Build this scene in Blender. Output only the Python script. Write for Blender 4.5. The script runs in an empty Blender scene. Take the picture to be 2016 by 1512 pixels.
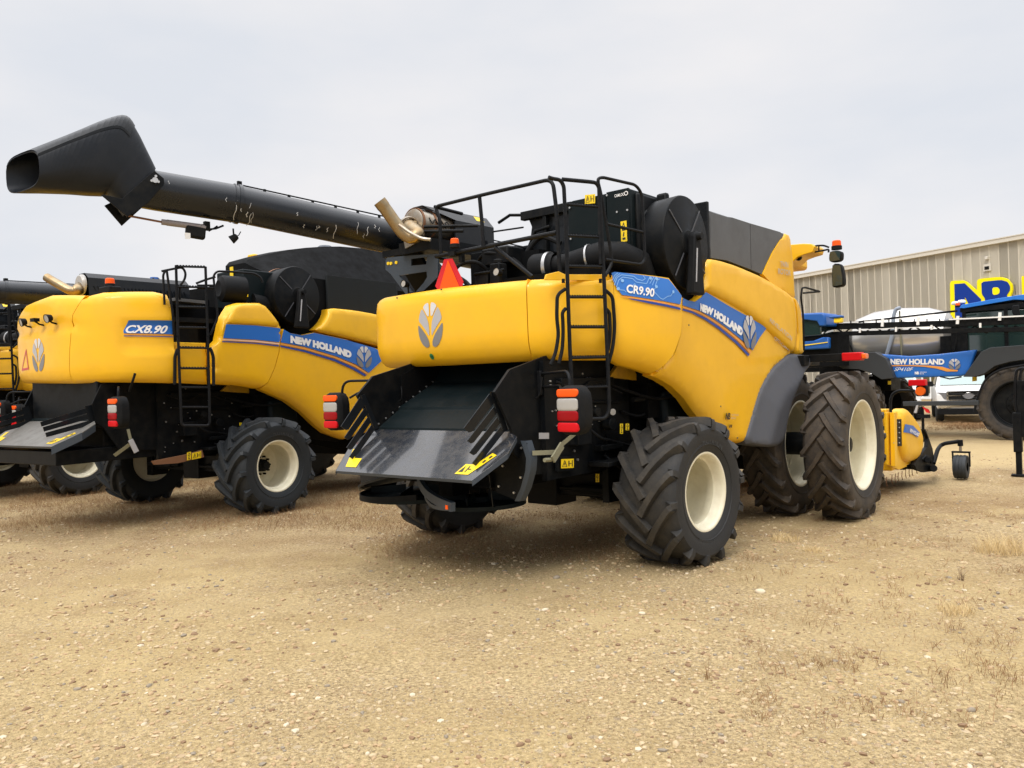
import bpy, bmesh, math, random
import numpy as np
from math import sin, cos, pi, radians, sqrt, atan2, tan
from mathutils import Vector, Matrix, geometry, noise
random.seed(7); rng = np.random.default_rng(7)
SC = bpy.context.scene
COL = SC.collection

# ---------------------------------------------------------------- camera
CAM_H, FPX, ROLL = 1.94, 1562.5, radians(-1.92)
cd = bpy.data.cameras.new('camera'); cam = bpy.data.objects.new('camera', cd); COL.objects.link(cam)
cd.sensor_width = 36.0; cd.lens = FPX/2016*36; cd.clip_start = .1; cd.clip_end = 2000
Rv = Vector((cos(ROLL), 0, sin(ROLL))); Uv = Vector((-sin(ROLL), 0, cos(ROLL))); Fv = Vector((0, 1, 0))
M4 = Matrix.Identity(4)
for i in range(3): M4[i][0], M4[i][1], M4[i][2] = Rv[i], Uv[i], -Fv[i]
M4[2][3] = CAM_H
cam.matrix_world = M4
SC.camera = cam
SC.render.engine = 'CYCLES'
SC.render.resolution_x, SC.render.resolution_y = 1024, 768

# ---------------------------------------------------------------- sky, sun, exposure
W = bpy.data.worlds.new('World'); SC.world = W; W.use_nodes = True
nt = W.node_tree; nt.nodes.clear(); N = nt.nodes.new; LK = nt.links.new
SUN_EL, SUN_AZ = 48, 205      # the bright patch of the overcast is behind the camera, a little left
out = N('ShaderNodeOutputWorld'); bg = N('ShaderNodeBackground')
tc = N('ShaderNodeTexCoord'); sep = N('ShaderNodeSeparateXYZ'); LK(tc.outputs['Generated'], sep.inputs[0])
mp = N('ShaderNodeMapping'); mp.inputs['Scale'].default_value = (1, 1, 2.6); LK(tc.outputs['Generated'], mp.inputs['Vector'])
nz = N('ShaderNodeTexNoise'); nz.inputs['Scale'].default_value = 2.1; nz.inputs['Detail'].default_value = 5; nz.inputs['Roughness'].default_value = .5
LK(mp.outputs[0], nz.inputs['Vector'])
cr = N('ShaderNodeValToRGB'); LK(nz.outputs['Fac'], cr.inputs[0])
cr.color_ramp.elements[0].position = .36; cr.color_ramp.elements[0].color = (.690, .715, .765, 1)
cr.color_ramp.elements[1].position = .66; cr.color_ramp.elements[1].color = (.835, .815, .815, 1)
el = N('ShaderNodeMapRange'); el.inputs['From Min'].default_value = .50; el.inputs['From Max'].default_value = 1.0
el.inputs['To Min'].default_value = 1.0; el.inputs['To Max'].default_value = 4.3; LK(sep.outputs['Z'], el.inputs['Value'])
vm = N('ShaderNodeVectorMath'); vm.operation = 'SCALE'; LK(cr.outputs[0], vm.inputs[0]); LK(el.outputs[0], vm.inputs['Scale'])
sky = N('ShaderNodeTexSky'); sky.sky_type = 'NISHITA'; sky.sun_disc = False
sky.sun_elevation = radians(SUN_EL); sky.sun_rotation = radians(SUN_AZ)
vs = N('ShaderNodeVectorMath'); vs.operation = 'SCALE'; vs.inputs['Scale'].default_value = .004; LK(sky.outputs[0], vs.inputs[0])
va = N('ShaderNodeVectorMath'); va.operation = 'ADD'; LK(vm.outputs[0], va.inputs[0]); LK(vs.outputs[0], va.inputs[1])
LK(va.outputs[0], bg.inputs['Color']); bg.inputs['Strength'].default_value = 1.0
LK(bg.outputs[0], out.inputs['Surface'])
sd = bpy.data.lights.new('sun', 'SUN'); sd.energy = 1.7; sd.angle = radians(22); sd.color = (1, .94, .86)
so = bpy.data.objects.new('sun', sd); COL.objects.link(so)
az = radians(SUN_AZ); sdir = Vector((sin(az)*cos(radians(SUN_EL)), cos(az)*cos(radians(SUN_EL)), sin(radians(SUN_EL))))
so.rotation_euler = sdir.to_track_quat('Z', 'Y').to_euler()
so['kind'] = 'structure'
SC.view_settings.view_transform = 'Standard'; SC.view_settings.look = 'None'
SC.view_settings.exposure = 0.10; SC.view_settings.gamma = 1.0

# ---------------------------------------------------------------- materials
MATS = {}
def mat(name, col, rough=.5, metal=0., coat=0., bump=0., bscale=60, dirt=None, dscale=6, damt=.5, spec=.5, emit=0, alpha=1, trans=0, wear=0):
    m = bpy.data.materials.new(name); m.use_nodes = True; nt = m.node_tree; P = nt.nodes['Principled BSDF']
    c = tuple(col)+(1,)
    P.inputs['Base Color'].default_value = c; P.inputs['Roughness'].default_value = rough
    P.inputs['Metallic'].default_value = metal; P.inputs['Coat Weight'].default_value = coat; P.inputs['Coat Roughness'].default_value = .06
    P.inputs['Specular IOR Level'].default_value = spec
    P.inputs['Transmission Weight'].default_value = trans
    if emit: P.inputs['Emission Color'].default_value = c; P.inputs['Emission Strength'].default_value = emit
    N = nt.nodes.new; L = nt.links.new
    t = N('ShaderNodeTexCoord')
    if dirt:
        n = N('ShaderNodeTexNoise'); n.inputs['Scale'].default_value = dscale; n.inputs['Detail'].default_value = 8; n.inputs['Roughness'].default_value = .65
        L(t.outputs['Object'], n.inputs['Vector'])
        r = N('ShaderNodeMapRange'); r.inputs['From Min'].default_value = .42; r.inputs['From Max'].default_value = .72
        r.inputs['To Max'].default_value = damt; L(n.outputs['Fac'], r.inputs['Value'])
        mx = N('ShaderNodeMix'); mx.data_type = 'RGBA'; mx.inputs['A'].default_value = c; mx.inputs['B'].default_value = tuple(dirt)+(1,)
        L(r.outputs[0], mx.inputs['Factor']); L(mx.outputs['Result'], P.inputs['Base Color'])
        r2 = N('ShaderNodeMapRange'); r2.inputs['From Min'].default_value = .4; r2.inputs['From Max'].default_value = .7
        r2.inputs['To Min'].default_value = rough; r2.inputs['To Max'].default_value = min(1, rough+.25*damt+.05); L(n.outputs['Fac'], r2.inputs['Value']); L(r2.outputs[0], P.inputs['Roughness'])
    if bump:
        n2 = N('ShaderNodeTexNoise'); n2.inputs['Scale'].default_value = bscale; n2.inputs['Detail'].default_value = 4
        L(t.outputs['Object'], n2.inputs['Vector'])
        b = N('ShaderNodeBump'); b.inputs['Strength'].default_value = bump; b.inputs['Distance'].default_value = .01
        L(n2.outputs['Fac'], b.inputs['Height']); L(b.outputs[0], P.inputs['Normal'])
    MATS[name] = m; return m
mat('yellow', (.84, .462, .009), .38, coat=.22, spec=.35, bump=.012, bscale=3, dirt=(.62, .33, .03), dscale=2.2, damt=.35)
mat('yellow_frame', (.70, .38, .012), .5, dirt=(.25, .15, .04), dscale=5, damt=.6)
mat('black', (.0034, .0044, .0056), spec=.13, rough=.45, dirt=(0.0225, 0.0210, 0.0180), dscale=7, damt=.45)
mat('black_gloss', (0.0086, 0.0108, 0.0137), spec=.13, rough=.30, coat=.25, dirt=(0.0250, 0.0250, 0.0250), dscale=4, damt=.4)
mat('black_tube', (0.0058, 0.0068, 0.0086), spec=.13, rough=.38, dirt=(0.0300, 0.0275, 0.0250), dscale=30, damt=.35)
mat('black_dark', (0.0025, 0.0030, 0.0036), spec=.13, rough=.75, dirt=(0.0045, 0.0040, 0.0035), dscale=5, damt=.6)
mat('slate', (.030, .042, .058), .42, dirt=(.05, .055, .06), dscale=6, damt=.3)
mat('blackgreen', (0.0047, 0.0090, 0.0104), spec=.13, rough=.42, dirt=(0.0150, 0.0170, 0.0170), dscale=5, damt=.3)
mat('steel_dark', (.016, .019, .025), .20, metal=.0, coat=.7, dirt=(.07, .062, .05), dscale=9, damt=.5)
mat('tank_black', (0.0144, 0.0173, 0.0187), spec=.13, rough=.5, dirt=(0.0175, 0.0180, 0.0180), dscale=3, damt=.4)
mat('grey_panel', (.075, .078, .082), .45, dirt=(.055, .055, .055), dscale=3, damt=.3)
mat('grey_plastic', (.055, .058, .068), .55, dirt=(.08, .075, .07), dscale=9, damt=.3)
mat('plastic', (0.0072, 0.0079, 0.0090), spec=.13, rough=.6, dirt=(0.0250, 0.0225, 0.0200), dscale=10, damt=.3)
mat('blue', (.008, .13, .50), .45, coat=.2)
mat('blue2', (.012, .17, .62), .45)
mat('blue_dark', (.006, .085, .34), .45)
mat('blue_decal', (.025, .165, .56), .45)
mat('soot', (.012, .010, .008), .9)
mat('lightblue', (.22, .44, .78), .45)
mat('navy', (.012, .05, .28), .5)
mat('orange_stripe', (.75, .30, .04), .5)
mat('peach', (.80, .50, .33), .5)
mat('white_decal', (.80, .80, .80), .5)
mat('silver', (.46, .46, .48), .4, metal=.3)
mat('silver_light', (.66, .66, .67), .4, metal=.2)
mat('silver_dark', (.21, .21, .22), .4, metal=.3)
mat('silver_text', (.50, .44, .36), .45, metal=.2)
mat('steel', (.36, .33, .28), .38, metal=.9, dirt=(.25, .15, .07), dscale=8, damt=.7)
mat('brass_steel', (.33, .26, .16), .33, metal=1.0, dirt=(.30, .17, .06), dscale=10, damt=.7)
mat('bolt', (.55, .55, .55), .35, metal=.8)
mat('chrome', (.7, .7, .7), .15, metal=1.0)
mat('orange', (.88, .12, .012), .45)
mat('orange_lens', (.80, .13, .01), .15, coat=.5)
mat('red', (.55, .006, .012), .35)
mat('red_lens', (.27, .002, .005), .3, spec=.2)
mat('red_reflector', (.55, .005, .010), .35, spec=.2)
mat('orange_reflector', (.85, .10, .008), .35, spec=.2)
mat('white_lens', (.36, .35, .33), .3, coat=.1)
mat('cream', (.74, .70, .54), .42, dirt=(.42, .34, .2), dscale=5, damt=.35)
mat('sticker', (.85, .60, .01), .45)
mat('sticker_ink', (.02, .02, .02), .5)
mat('strap', (.20, .19, .12), .8)
mat('white', (.78, .78, .77), .35, coat=.3)
mat('glass', (.018, .035, .032), .05, coat=.5, spec=.8)
mat('glass_light', (.28, .36, .34), .08, coat=.5)
mat('rust', (.20, .09, .04), .8)
mat('green_dot', (.02, .22, .07), .5)

mat('beige_wall', (.56, .525, .44), .6, dirt=(.52, .485, .405), dscale=.4, damt=.4)
mat('beige_trim', (.60, .57, .50), .5)
mat('concrete', (.45, .43, .40), .9)
mat('door_glass', (.10, .08, .03), .1)
mat('sign_yellow', (.90, .78, .003), .45, spec=.2)
mat('galvanised', (.22, .215, .20), .38, metal=.3, dirt=(.10, .09, .08), dscale=5, damt=.7)
mat('tyre_letter', (.040, .042, .044), .7)
mat('sign_blue', (.003, .035, .27), .5, spec=.2)
mat('grey_black', (.022, .026, .030), .6)
mat('steel_tank', (.62, .60, .56), .22, metal=.6)
mat('pipe_grey', (.28, .32, .38), .4)
mat('lamp_grey', (.20, .20, .21), .3)

def tyre_mat(name, base, dust, amt):
    m = bpy.data.materials.new(name); m.use_nodes = True; nt = m.node_tree; P = nt.nodes['Principled BSDF']
    N = nt.nodes.new; L = nt.links.new; t = N('ShaderNodeTexCoord')
    P.inputs['Roughness'].default_value = .68
    n = N('ShaderNodeTexNoise'); n.inputs['Scale'].default_value = 5; n.inputs['Detail'].default_value = 9; n.inputs['Roughness'].default_value = .7; L(t.outputs['Object'], n.inputs[0])
    # dust clings to the tread: distance from the axle picks tread against sidewall
    sp = N('ShaderNodeSeparateXYZ'); L(t.outputs['Object'], sp.inputs[0])
    l = N('ShaderNodeCombineXYZ'); L(sp.outputs['Y'], l.inputs['Y']); L(sp.outputs['Z'], l.inputs['Z'])
    ln = N('ShaderNodeVectorMath'); ln.operation = 'LENGTH'; L(l.outputs[0], ln.inputs[0])
    ax = N('ShaderNodeMath'); ax.operation = 'ABSOLUTE'; L(sp.outputs['X'], ax.inputs[0])
    mr = N('ShaderNodeMapRange'); mr.inputs['From Min'].default_value = .62; mr.inputs['From Max'].default_value = .80
    L(ln.outputs['Value'], mr.inputs['Value']); mr.inputs['To Min'].default_value = .12
    r = N('ShaderNodeMapRange'); r.inputs['From Min'].default_value = .3; r.inputs['From Max'].default_value = .7; L(n.outputs['Fac'], r.inputs['Value'])
    mu = N('ShaderNodeMath'); mu.operation = 'MULTIPLY'; L(mr.outputs[0], mu.inputs[0]); L(r.outputs[0], mu.inputs[1])
    mu2 = N('ShaderNodeMath'); mu2.operation = 'MULTIPLY'; L(mu.outputs[0], mu2.inputs[0]); mu2.inputs[1].default_value = amt
    mx = N('ShaderNodeMix'); mx.data_type = 'RGBA'; mx.inputs['A'].default_value = tuple(base)+(1,); mx.inputs['B'].default_value = tuple(dust)+(1,)
    L(mu2.outputs[0], mx.inputs['Factor']); L(mx.outputs['Result'], P.inputs['Base Color'])
    n2 = N('ShaderNodeTexNoise'); n2.inputs['Scale'].default_value = 70; L(t.outputs['Object'], n2.inputs[0])
    b = N('ShaderNodeBump'); b.inputs['Strength'].default_value = .25; b.inputs['Distance'].default_value = .01; L(n2.outputs['Fac'], b.inputs['Height']); L(b.outputs[0], P.inputs['Normal'])
    MATS[name] = m
tyre_mat('tyre', (.0095, .011, .013), (.066, .056, .042), 1.0)
tyre_mat('tyre_clean', (.008, .012, .016), (.030, .034, .038), .8)
tyre_mat('tyre_brown', (.010, .010, .011), (.078, .058, .038), 1.0)

# ---------------------------------------------------------------- frames: machine-local axes X right, Y forward, Z up
class Frame:
    def __init__(s, ox, oy, yaw_deg):
        s.o = Vector((ox, oy, 0)); s.yaw = radians(yaw_deg)
        s.rt = Vector((cos(s.yaw), -sin(s.yaw), 0)); s.fw = Vector((sin(s.yaw), cos(s.yaw), 0))
    def loc(s, w):
        d = Vector(w)-s.o; return Vector((d.dot(s.rt), d.dot(s.fw), d.z))
    def ray(s, px, py):
        d = Fv + Rv*(px-1008)/FPX - Uv*(py-756)/FPX
        c = s.loc((0, 0, CAM_H)); return c, Vector((d.dot(s.rt), d.dot(s.fw), d.z))
    def at(s, px, py, ax, v):
        "survey helper: the point of the machine plane ax = v seen at photo position px, py"
        c, d = s.ray(px, py); i = 'XYZ'.index(ax); return c + d*((v-c[i])/d[i])
    def pl(s, px, py, p0, n):
        c, d = s.ray(px, py); p0 = Vector(p0); n = Vector(n); return c + d*((p0-c).dot(n)/d.dot(n))

def tag(o, label=None, cat=None, group=None, kind=None):
    if label: o['label'] = label
    if cat: o['category'] = cat
    if group: o['group'] = group
    if kind: o['kind'] = kind
    return o
def empty(name, frame, label, cat, group=None):
    o = bpy.data.objects.new(name, None); COL.objects.link(o); o.empty_display_size = .3
    o.location = frame.o; o.rotation_euler = (0, 0, -frame.yaw)
    return tag(o, label, cat, group)
def copy_tree(o, parent=None):
    c = o.copy(); COL.objects.link(c); c.parent = parent
    if parent: c.matrix_parent_inverse = o.matrix_parent_inverse.copy()
    for ch in list(o.children): copy_tree(ch, c)
    return c

# ---------------------------------------------------------------- mesh builder
def V(*a): return Vector(a)
class MB:
    def __init__(s): s.v = []; s.f = []; s.m = []; s.cm = 0
    def add(s, vs, fs, mi=None):
        b = len(s.v); s.v.extend([tuple(x) for x in vs]); s.f.extend([tuple(i+b for i in f) for f in fs]); s.m.extend([s.cm if mi is None else mi]*len(fs)); return s
    def box(s, c, d, R=None, taper=None):
        c = Vector(c); hx, hy, hz = d[0]/2, d[1]/2, d[2]/2; vs = []
        for z in (-1, 1):
            k = 1 if (taper is None or z < 0) else taper
            for x, y in ((-1, -1), (1, -1), (1, 1), (-1, 1)):
                p = V(x*hx*k, y*hy*k, z*hz); vs.append(c + (R @ p if R else p))
        return s.add(vs, [(3, 2, 1, 0), (4, 5, 6, 7), (0, 1, 5, 4), (1, 2, 6, 5), (2, 3, 7, 6), (3, 0, 4, 7)])
    def box2(s, a, b):
        a = Vector(a); b = Vector(b); d = b-a; return s.box((a+b)/2, (abs(d.x), abs(d.y), abs(d.z)))
    def ring(s, pts, r, n, cap=True, rs=None):
        pts = [Vector(p) for p in pts]; vs = []; L = len(pts); up = None
        for i, p in enumerate(pts):
            t = ((pts[min(i+1, L-1)]-p).normalized() + (p-pts[max(i-1, 0)]).normalized())
            t = t.normalized() if t.length > 1e-6 else V(0, 0, 1)
            if up is None: a = t.orthogonal().normalized()
            else:
                a = (up - t*up.dot(t)); a = a.normalized() if a.length > 1e-6 else t.orthogonal().normalized()
            up = a; b = t.cross(a); rr = rs[i] if rs else r
            for k in range(n): vs.append(p + (a*cos(2*pi*k/n) + b*sin(2*pi*k/n))*rr)
        fs = [(i*n+k, i*n+(k+1) % n, (i+1)*n+(k+1) % n, (i+1)*n+k) for i in range(L-1) for k in range(n)]
        if cap: fs += [tuple(range(n-1, -1, -1)), tuple((L-1)*n+k for k in range(n))]
        return s.add(vs, fs)
    def tube(s, pts, r, n=8, bend=0, seg=5, closed=False):
        "polyline tube, corners rounded with radius bend"
        P = [Vector(p) for p in pts]
        if bend:
            Q = [P[0]]
            for i in range(1, len(P)-1):
                a, b, c = P[i-1], P[i], P[i+1]; la = (a-b).length; lc = (c-b).length; k = min(bend, la*.48, lc*.48)
                p0 = b+(a-b).normalized()*k; p2 = b+(c-b).normalized()*k
                for j in range(seg+1):
                    t = j/seg; Q.append(p0*(1-t)**2 + b*2*t*(1-t) + p2*t*t)
            Q.append(P[-1]); P = Q
        return s.ring(P, r, n)
    def cyl(s, a, b, r, n=20, r2=None): return s.ring([a, b], r, n, rs=[r, r if r2 is None else r2])
    def lathe(s, prof, c, axis, n=32, close=False):
        "profile [(along axis, radius)] turned about axis at c"
        c = Vector(c); ax = Vector(axis).normalized(); a = ax.orthogonal().normalized(); b = ax.cross(a); vs = []
        for (h, r) in prof:
            for k in range(n): vs.append(c + ax*h + (a*cos(2*pi*k/n)+b*sin(2*pi*k/n))*r)
        L = len(prof); fs = [(i*n+k, i*n+(k+1) % n, (i+1)*n+(k+1) % n, (i+1)*n+k) for i in range(L-1) for k in range(n)]
        if close: fs += [((L-1)*n+k, (L-1)*n+(k+1) % n, (k+1) % n, k) for k in range(n)]
        return s.add(vs, fs)
    def prism(s, poly, d):
        "flat polygon (3D points) given thickness along vector d"
        n = len(poly); P = [Vector(p) for p in poly]; d = Vector(d)
        vs = P+[p+d for p in P]; nrm = V(0, 0, 0)
        for i in range(n): nrm += P[i].cross(P[(i+1) % n])
        tri = geometry.tessellate_polygon([P])
        fs = []
        for t in tri:
            fs.append(tuple(t)); fs.append(tuple(i+n for i in reversed(t)))
        fs += [(i, (i+1) % n, (i+1) % n+n, i+n) for i in range(n)]
        return s.add(vs, fs)
    def quadstrip(s, A, B):
        n = len(A); return s.add(list(A)+list(B), [(i, i+1, n+i+1, n+i) for i in range(n-1)])
    def build(s, name, m, parent=None, bevel=0, sharp=35, label=None, recalc=True):
        me = bpy.data.meshes.new(name); me.from_pydata(s.v, [], s.f)
        ms = m if isinstance(m, (list, tuple)) else [m]
        for k in ms: me.materials.append(MATS[k])
        if len(ms) > 1: me.polygons.foreach_set('material_index', s.m)
        if recalc:
            bm = bmesh.new(); bm.from_mesh(me); bmesh.ops.recalc_face_normals(bm, faces=bm.faces); bm.to_mesh(me); bm.free()
        me.shade_smooth()
        try: me.set_sharp_from_angle(angle=radians(sharp))
        except Exception: pass
        o = bpy.data.objects.new(name, me); COL.objects.link(o)
        if parent: o.parent = parent
        if bevel:
            b = o.modifiers.new('bevel', 'BEVEL'); b.width = bevel; b.segments = 2; b.limit_method = 'ANGLE'; b.angle_limit = radians(40); b.harden_normals = False
        if label: o['label'] = label
        return o
def roty(d, up=V(0, 0, 1)):
    "rotation whose local Y points along d"
    y = Vector(d).normalized(); x = y.cross(up).normalized(); z = x.cross(y); return Matrix((x, y, z)).transposed()

# ---------------------------------------------------------------- moulded panels: an outline on a surface, inflated with rounded edges
def chaikin(P, it=1, k=.25):
    for _ in range(it):
        Q = []
        for i in range(len(P)):
            a, b = P[i], P[(i+1) % len(P)]
            Q.append([a[j]*(1-k)+b[j]*k for j in range(len(a))]); Q.append([a[j]*k+b[j]*(1-k) for j in range(len(a))])
        P = Q
    return P
class Sheet:
    """outline: [(u,v) or (u,v,r)] with edge radius r; surf(u,v,off)->Vector; T how far the rounded edge drops"""
    def __init__(s, outline, surf, T=.05, r=.05, step=.05, smooth=1, base=0., extra=None):
        P = [(p[0], p[1], (p[2] if len(p) > 2 else r)) for p in outline]
        if smooth: P = chaikin(P, smooth, .2)
        Q = []
        for i in range(len(P)):
            a, b = P[i], P[(i+1) % len(P)]; L = math.hypot(b[0]-a[0], b[1]-a[1]); n = max(1, int(round(L/step)))
            for j in range(n): t = j/n; Q.append((a[0]*(1-t)+b[0]*t, a[1]*(1-t)+b[1]*t, a[2]*(1-t)+b[2]*t))
        A = 0
        for i in range(len(Q)): a, b = Q[i], Q[(i+1) % len(Q)]; A += a[0]*b[1]-b[0]*a[1]
        if A < 0: Q.reverse()
        s.Q = np.array(Q); s.surf = surf; s.T = T; s.step = step; s.base = base; s.extra = extra
        s.a = s.Q[:, :2]; s.b = np.roll(s.a, -1, 0); s.r = np.minimum(s.Q[:, 2], 1e9)
    def dist(s, P):
        P = np.atleast_2d(P); d = s.b-s.a; L2 = (d**2).sum(1)+1e-12; res = []; wr = []
        w = P[:, None, :]-s.a[None]; t = np.clip((w*d[None]).sum(2)/L2, 0, 1); e = w-t[..., None]*d[None]
        D = np.sqrt((e**2).sum(2)); return D
    def inside(s, P):
        P = np.atleast_2d(P); x, y = P[:, 0][:, None], P[:, 1][:, None]
        x1, y1, x2, y2 = s.a[:, 0][None], s.a[:, 1][None], s.b[:, 0][None], s.b[:, 1][None]
        c = ((y1 > y) != (y2 > y)) & (x < (x2-x1)*(y-y1)/(y2-y1+1e-15)+x1); return c.sum(1) % 2 == 1
    def height(s, P):
        P = np.atleast_2d(P); D = s.dist(P); k = np.where(s.r[None] < .02, 0, 1-np.minimum(D/s.r[None], 1))
        drop = (s.T*(1-np.sqrt(np.maximum(0, 1-k*k)))).max(1); h = s.base+s.T-drop
        if s.extra: h = h+np.array([s.extra(p[0], p[1]) for p in P])
        return h
    def mesh(s, mb, back=.04, offset=0.):
        st = s.step; pts = [tuple(p) for p in s.a]; n0 = len(pts)
        t = s.b-s.a; t /= (np.linalg.norm(t, axis=1)[:, None]+1e-12); nr = np.stack([-t[:, 1], t[:, 0]], 1); nr = nr+np.roll(nr, 1, 0); nr /= (np.linalg.norm(nr, axis=1)[:, None]+1e-9)
        cand = []
        rmin = s.r
        for k, gap in ((.08, .0), (.3, 0), (.65, 0)):
            q = s.a+nr*(rmin*k)[:, None]; D = s.dist(q).min(1); ok = (D > rmin*k*.93) & s.inside(q) & (rmin*k < st*6)
            cand.append(q[ok][::(1 if st < .1 else 1)])
        x0, y0 = s.a.min(0); x1, y1 = s.a.max(0)
        gx, gy = np.meshgrid(np.arange(x0, x1, st)+st*.37, np.arange(y0, y1, st)+st*.41); g = np.stack([gx.ravel(), gy.ravel()], 1)
        D = s.dist(g).min(1); g = g[(D > st*.35) & s.inside(g)]
        keep = [np.array(pts)]
        allp = np.array(pts)
        for q in cand+[g]:
            if len(q) == 0: continue
            mind = np.full(len(q), 1e9)
            for i in range(0, len(q), 400):
                dd = np.sqrt(((q[i:i+400, None]-allp[None])**2).sum(2)).min(1); mind[i:i+400] = dd
            lim = st*.12 if q is not g else st*.4
            q = q[mind > lim]
            if len(q): allp = np.vstack([allp, q])
        vv = [Vector((float(a), float(b))) for a, b in allp]
        res = geometry.delaunay_2d_cdt(vv, [(i, (i+1) % n0) for i in range(n0)], [], 1, 1e-6)
        uv = np.array([tuple(p) for p in res[0]]); H = s.height(uv)+offset
        top = [s.surf(float(p[0]), float(p[1]), float(h)) for p, h in zip(uv, H)]
        fs = [tuple(f) for f in res[2]]
        mb.add(top, fs)
        if back is not None:
            h0 = s.height(s.a)+offset
            A = [s.surf(float(p[0]), float(p[1]), float(h)) for p, h in zip(s.a, h0)]; B = [s.surf(float(p[0]), float(p[1]), float(h-back)) for p, h in zip(s.a, h0)]
            mb.quadstrip(A+[A[0]], B+[B[0]])
        return mb
def decal(poly, host, name, m, parent, off=.012, step=.05, smooth=0):
    S = Sheet(poly, host.surf, T=0, r=.01, step=step, smooth=smooth); S.height = lambda P: host.height(P)
    mb = MB(); S.mesh(mb, back=None, offset=off); return mb.build(name, m, parent, recalc=False)
def surf_poly(mb, poly, host, off=.006, step=.05, smooth=0):
    S = Sheet(poly, host.surf, T=0, r=.01, step=step, smooth=smooth); S.height = lambda P: host.height(P); S.mesh(mb, back=None, offset=off)

# lettering: Blender's built-in font turned to mesh, laid on a surface
def text_mesh(body, bold=0., shear=0., spacing=1.0):
    c = bpy.data.curves.new('lettering', 'FONT'); c.body = body; c.size = 1; c.offset = bold; c.shear = shear; c.space_character = spacing
    c.resolution_u = 4; c.fill_mode = 'FRONT'
    o = bpy.data.objects.new('lettering', c); COL.objects.link(o)
    dg = bpy.context.evaluated_depsgraph_get(); me = bpy.data.meshes.new_from_object(o.evaluated_get(dg))
    v = [tuple(x.co) for x in me.vertices]; f = [tuple(p.vertices) for p in me.polygons]
    bpy.data.objects.remove(o); bpy.data.curves.remove(c); bpy.data.meshes.remove(me)
    xs = [p[0] for p in v]; ys = [p[1] for p in v]; x0, x1, y0, y1 = min(xs), max(xs), min(ys), max(ys)
    return [((p[0]-x0)/(x1-x0), (p[1]-y0)/(y1-y0)) for p in v], f
def lettering(mb, body, fn, bold=.02, shear=0, spacing=1.0):
    "fn(s,t) maps the unit box of the text to 3D"
    v, f = text_mesh(body, bold, shear, spacing); mb.add([fn(s, t) for s, t in v], f); return mb
def quadmap(a, b, c, d):
    "bilinear map of the unit square to corners bottom-left, bottom-right, top-right, top-left"
    a, b, c, d = map(Vector, (a, b, c, d)); return lambda s, t: a*(1-s)*(1-t)+b*s*(1-t)+c*s*t+d*(1-s)*t
_leafh = [[(-.07, .70), (-.06, .85), (-.10, 1.0), (-.34, .985), (-.56, .915), (-.40, .82), (-.20, .70)],
          [(-.64, .885), (-.82, .78), (-.95, .62), (-.62, .50), (-.30, .36), (-.10, .25), (-.09, .40), (-.14, .56), (-.32, .72), (-.48, .81)],
          [(-.985, .54), (-1.0, .40), (-.90, .22), (-.66, .07), (-.36, .0), (-.12, .03), (-.14, .15), (-.34, .28), (-.62, .40)]]
def leaf_logo(mb, host, c, w, h, off=.007, tilt=0, T=None):
    "the three pairs of leaf blades, centred at surface point c"
    for sgn in (-1, 1):
        for mi, L in enumerate(_leafh):
            mb.cm = mi
            P = [(-u*sgn, v) for u, v in L]
            Q = []
            for u, v in P:
                x = u*w/2; y = (v-.5)*h; Q.append((c[0]+x*cos(tilt)-y*sin(tilt), c[1]+x*sin(tilt)+y*cos(tilt)))
            Q = chaikin(Q, 1, .2)
            if T:
                mb.add([T(a, b) for a, b in Q], [tuple(t) for t in geometry.tessellate_polygon([[Vector((a, b, 0)) for a, b in Q]])])
            else: surf_poly(mb, Q, host, off, step=.08)
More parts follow.
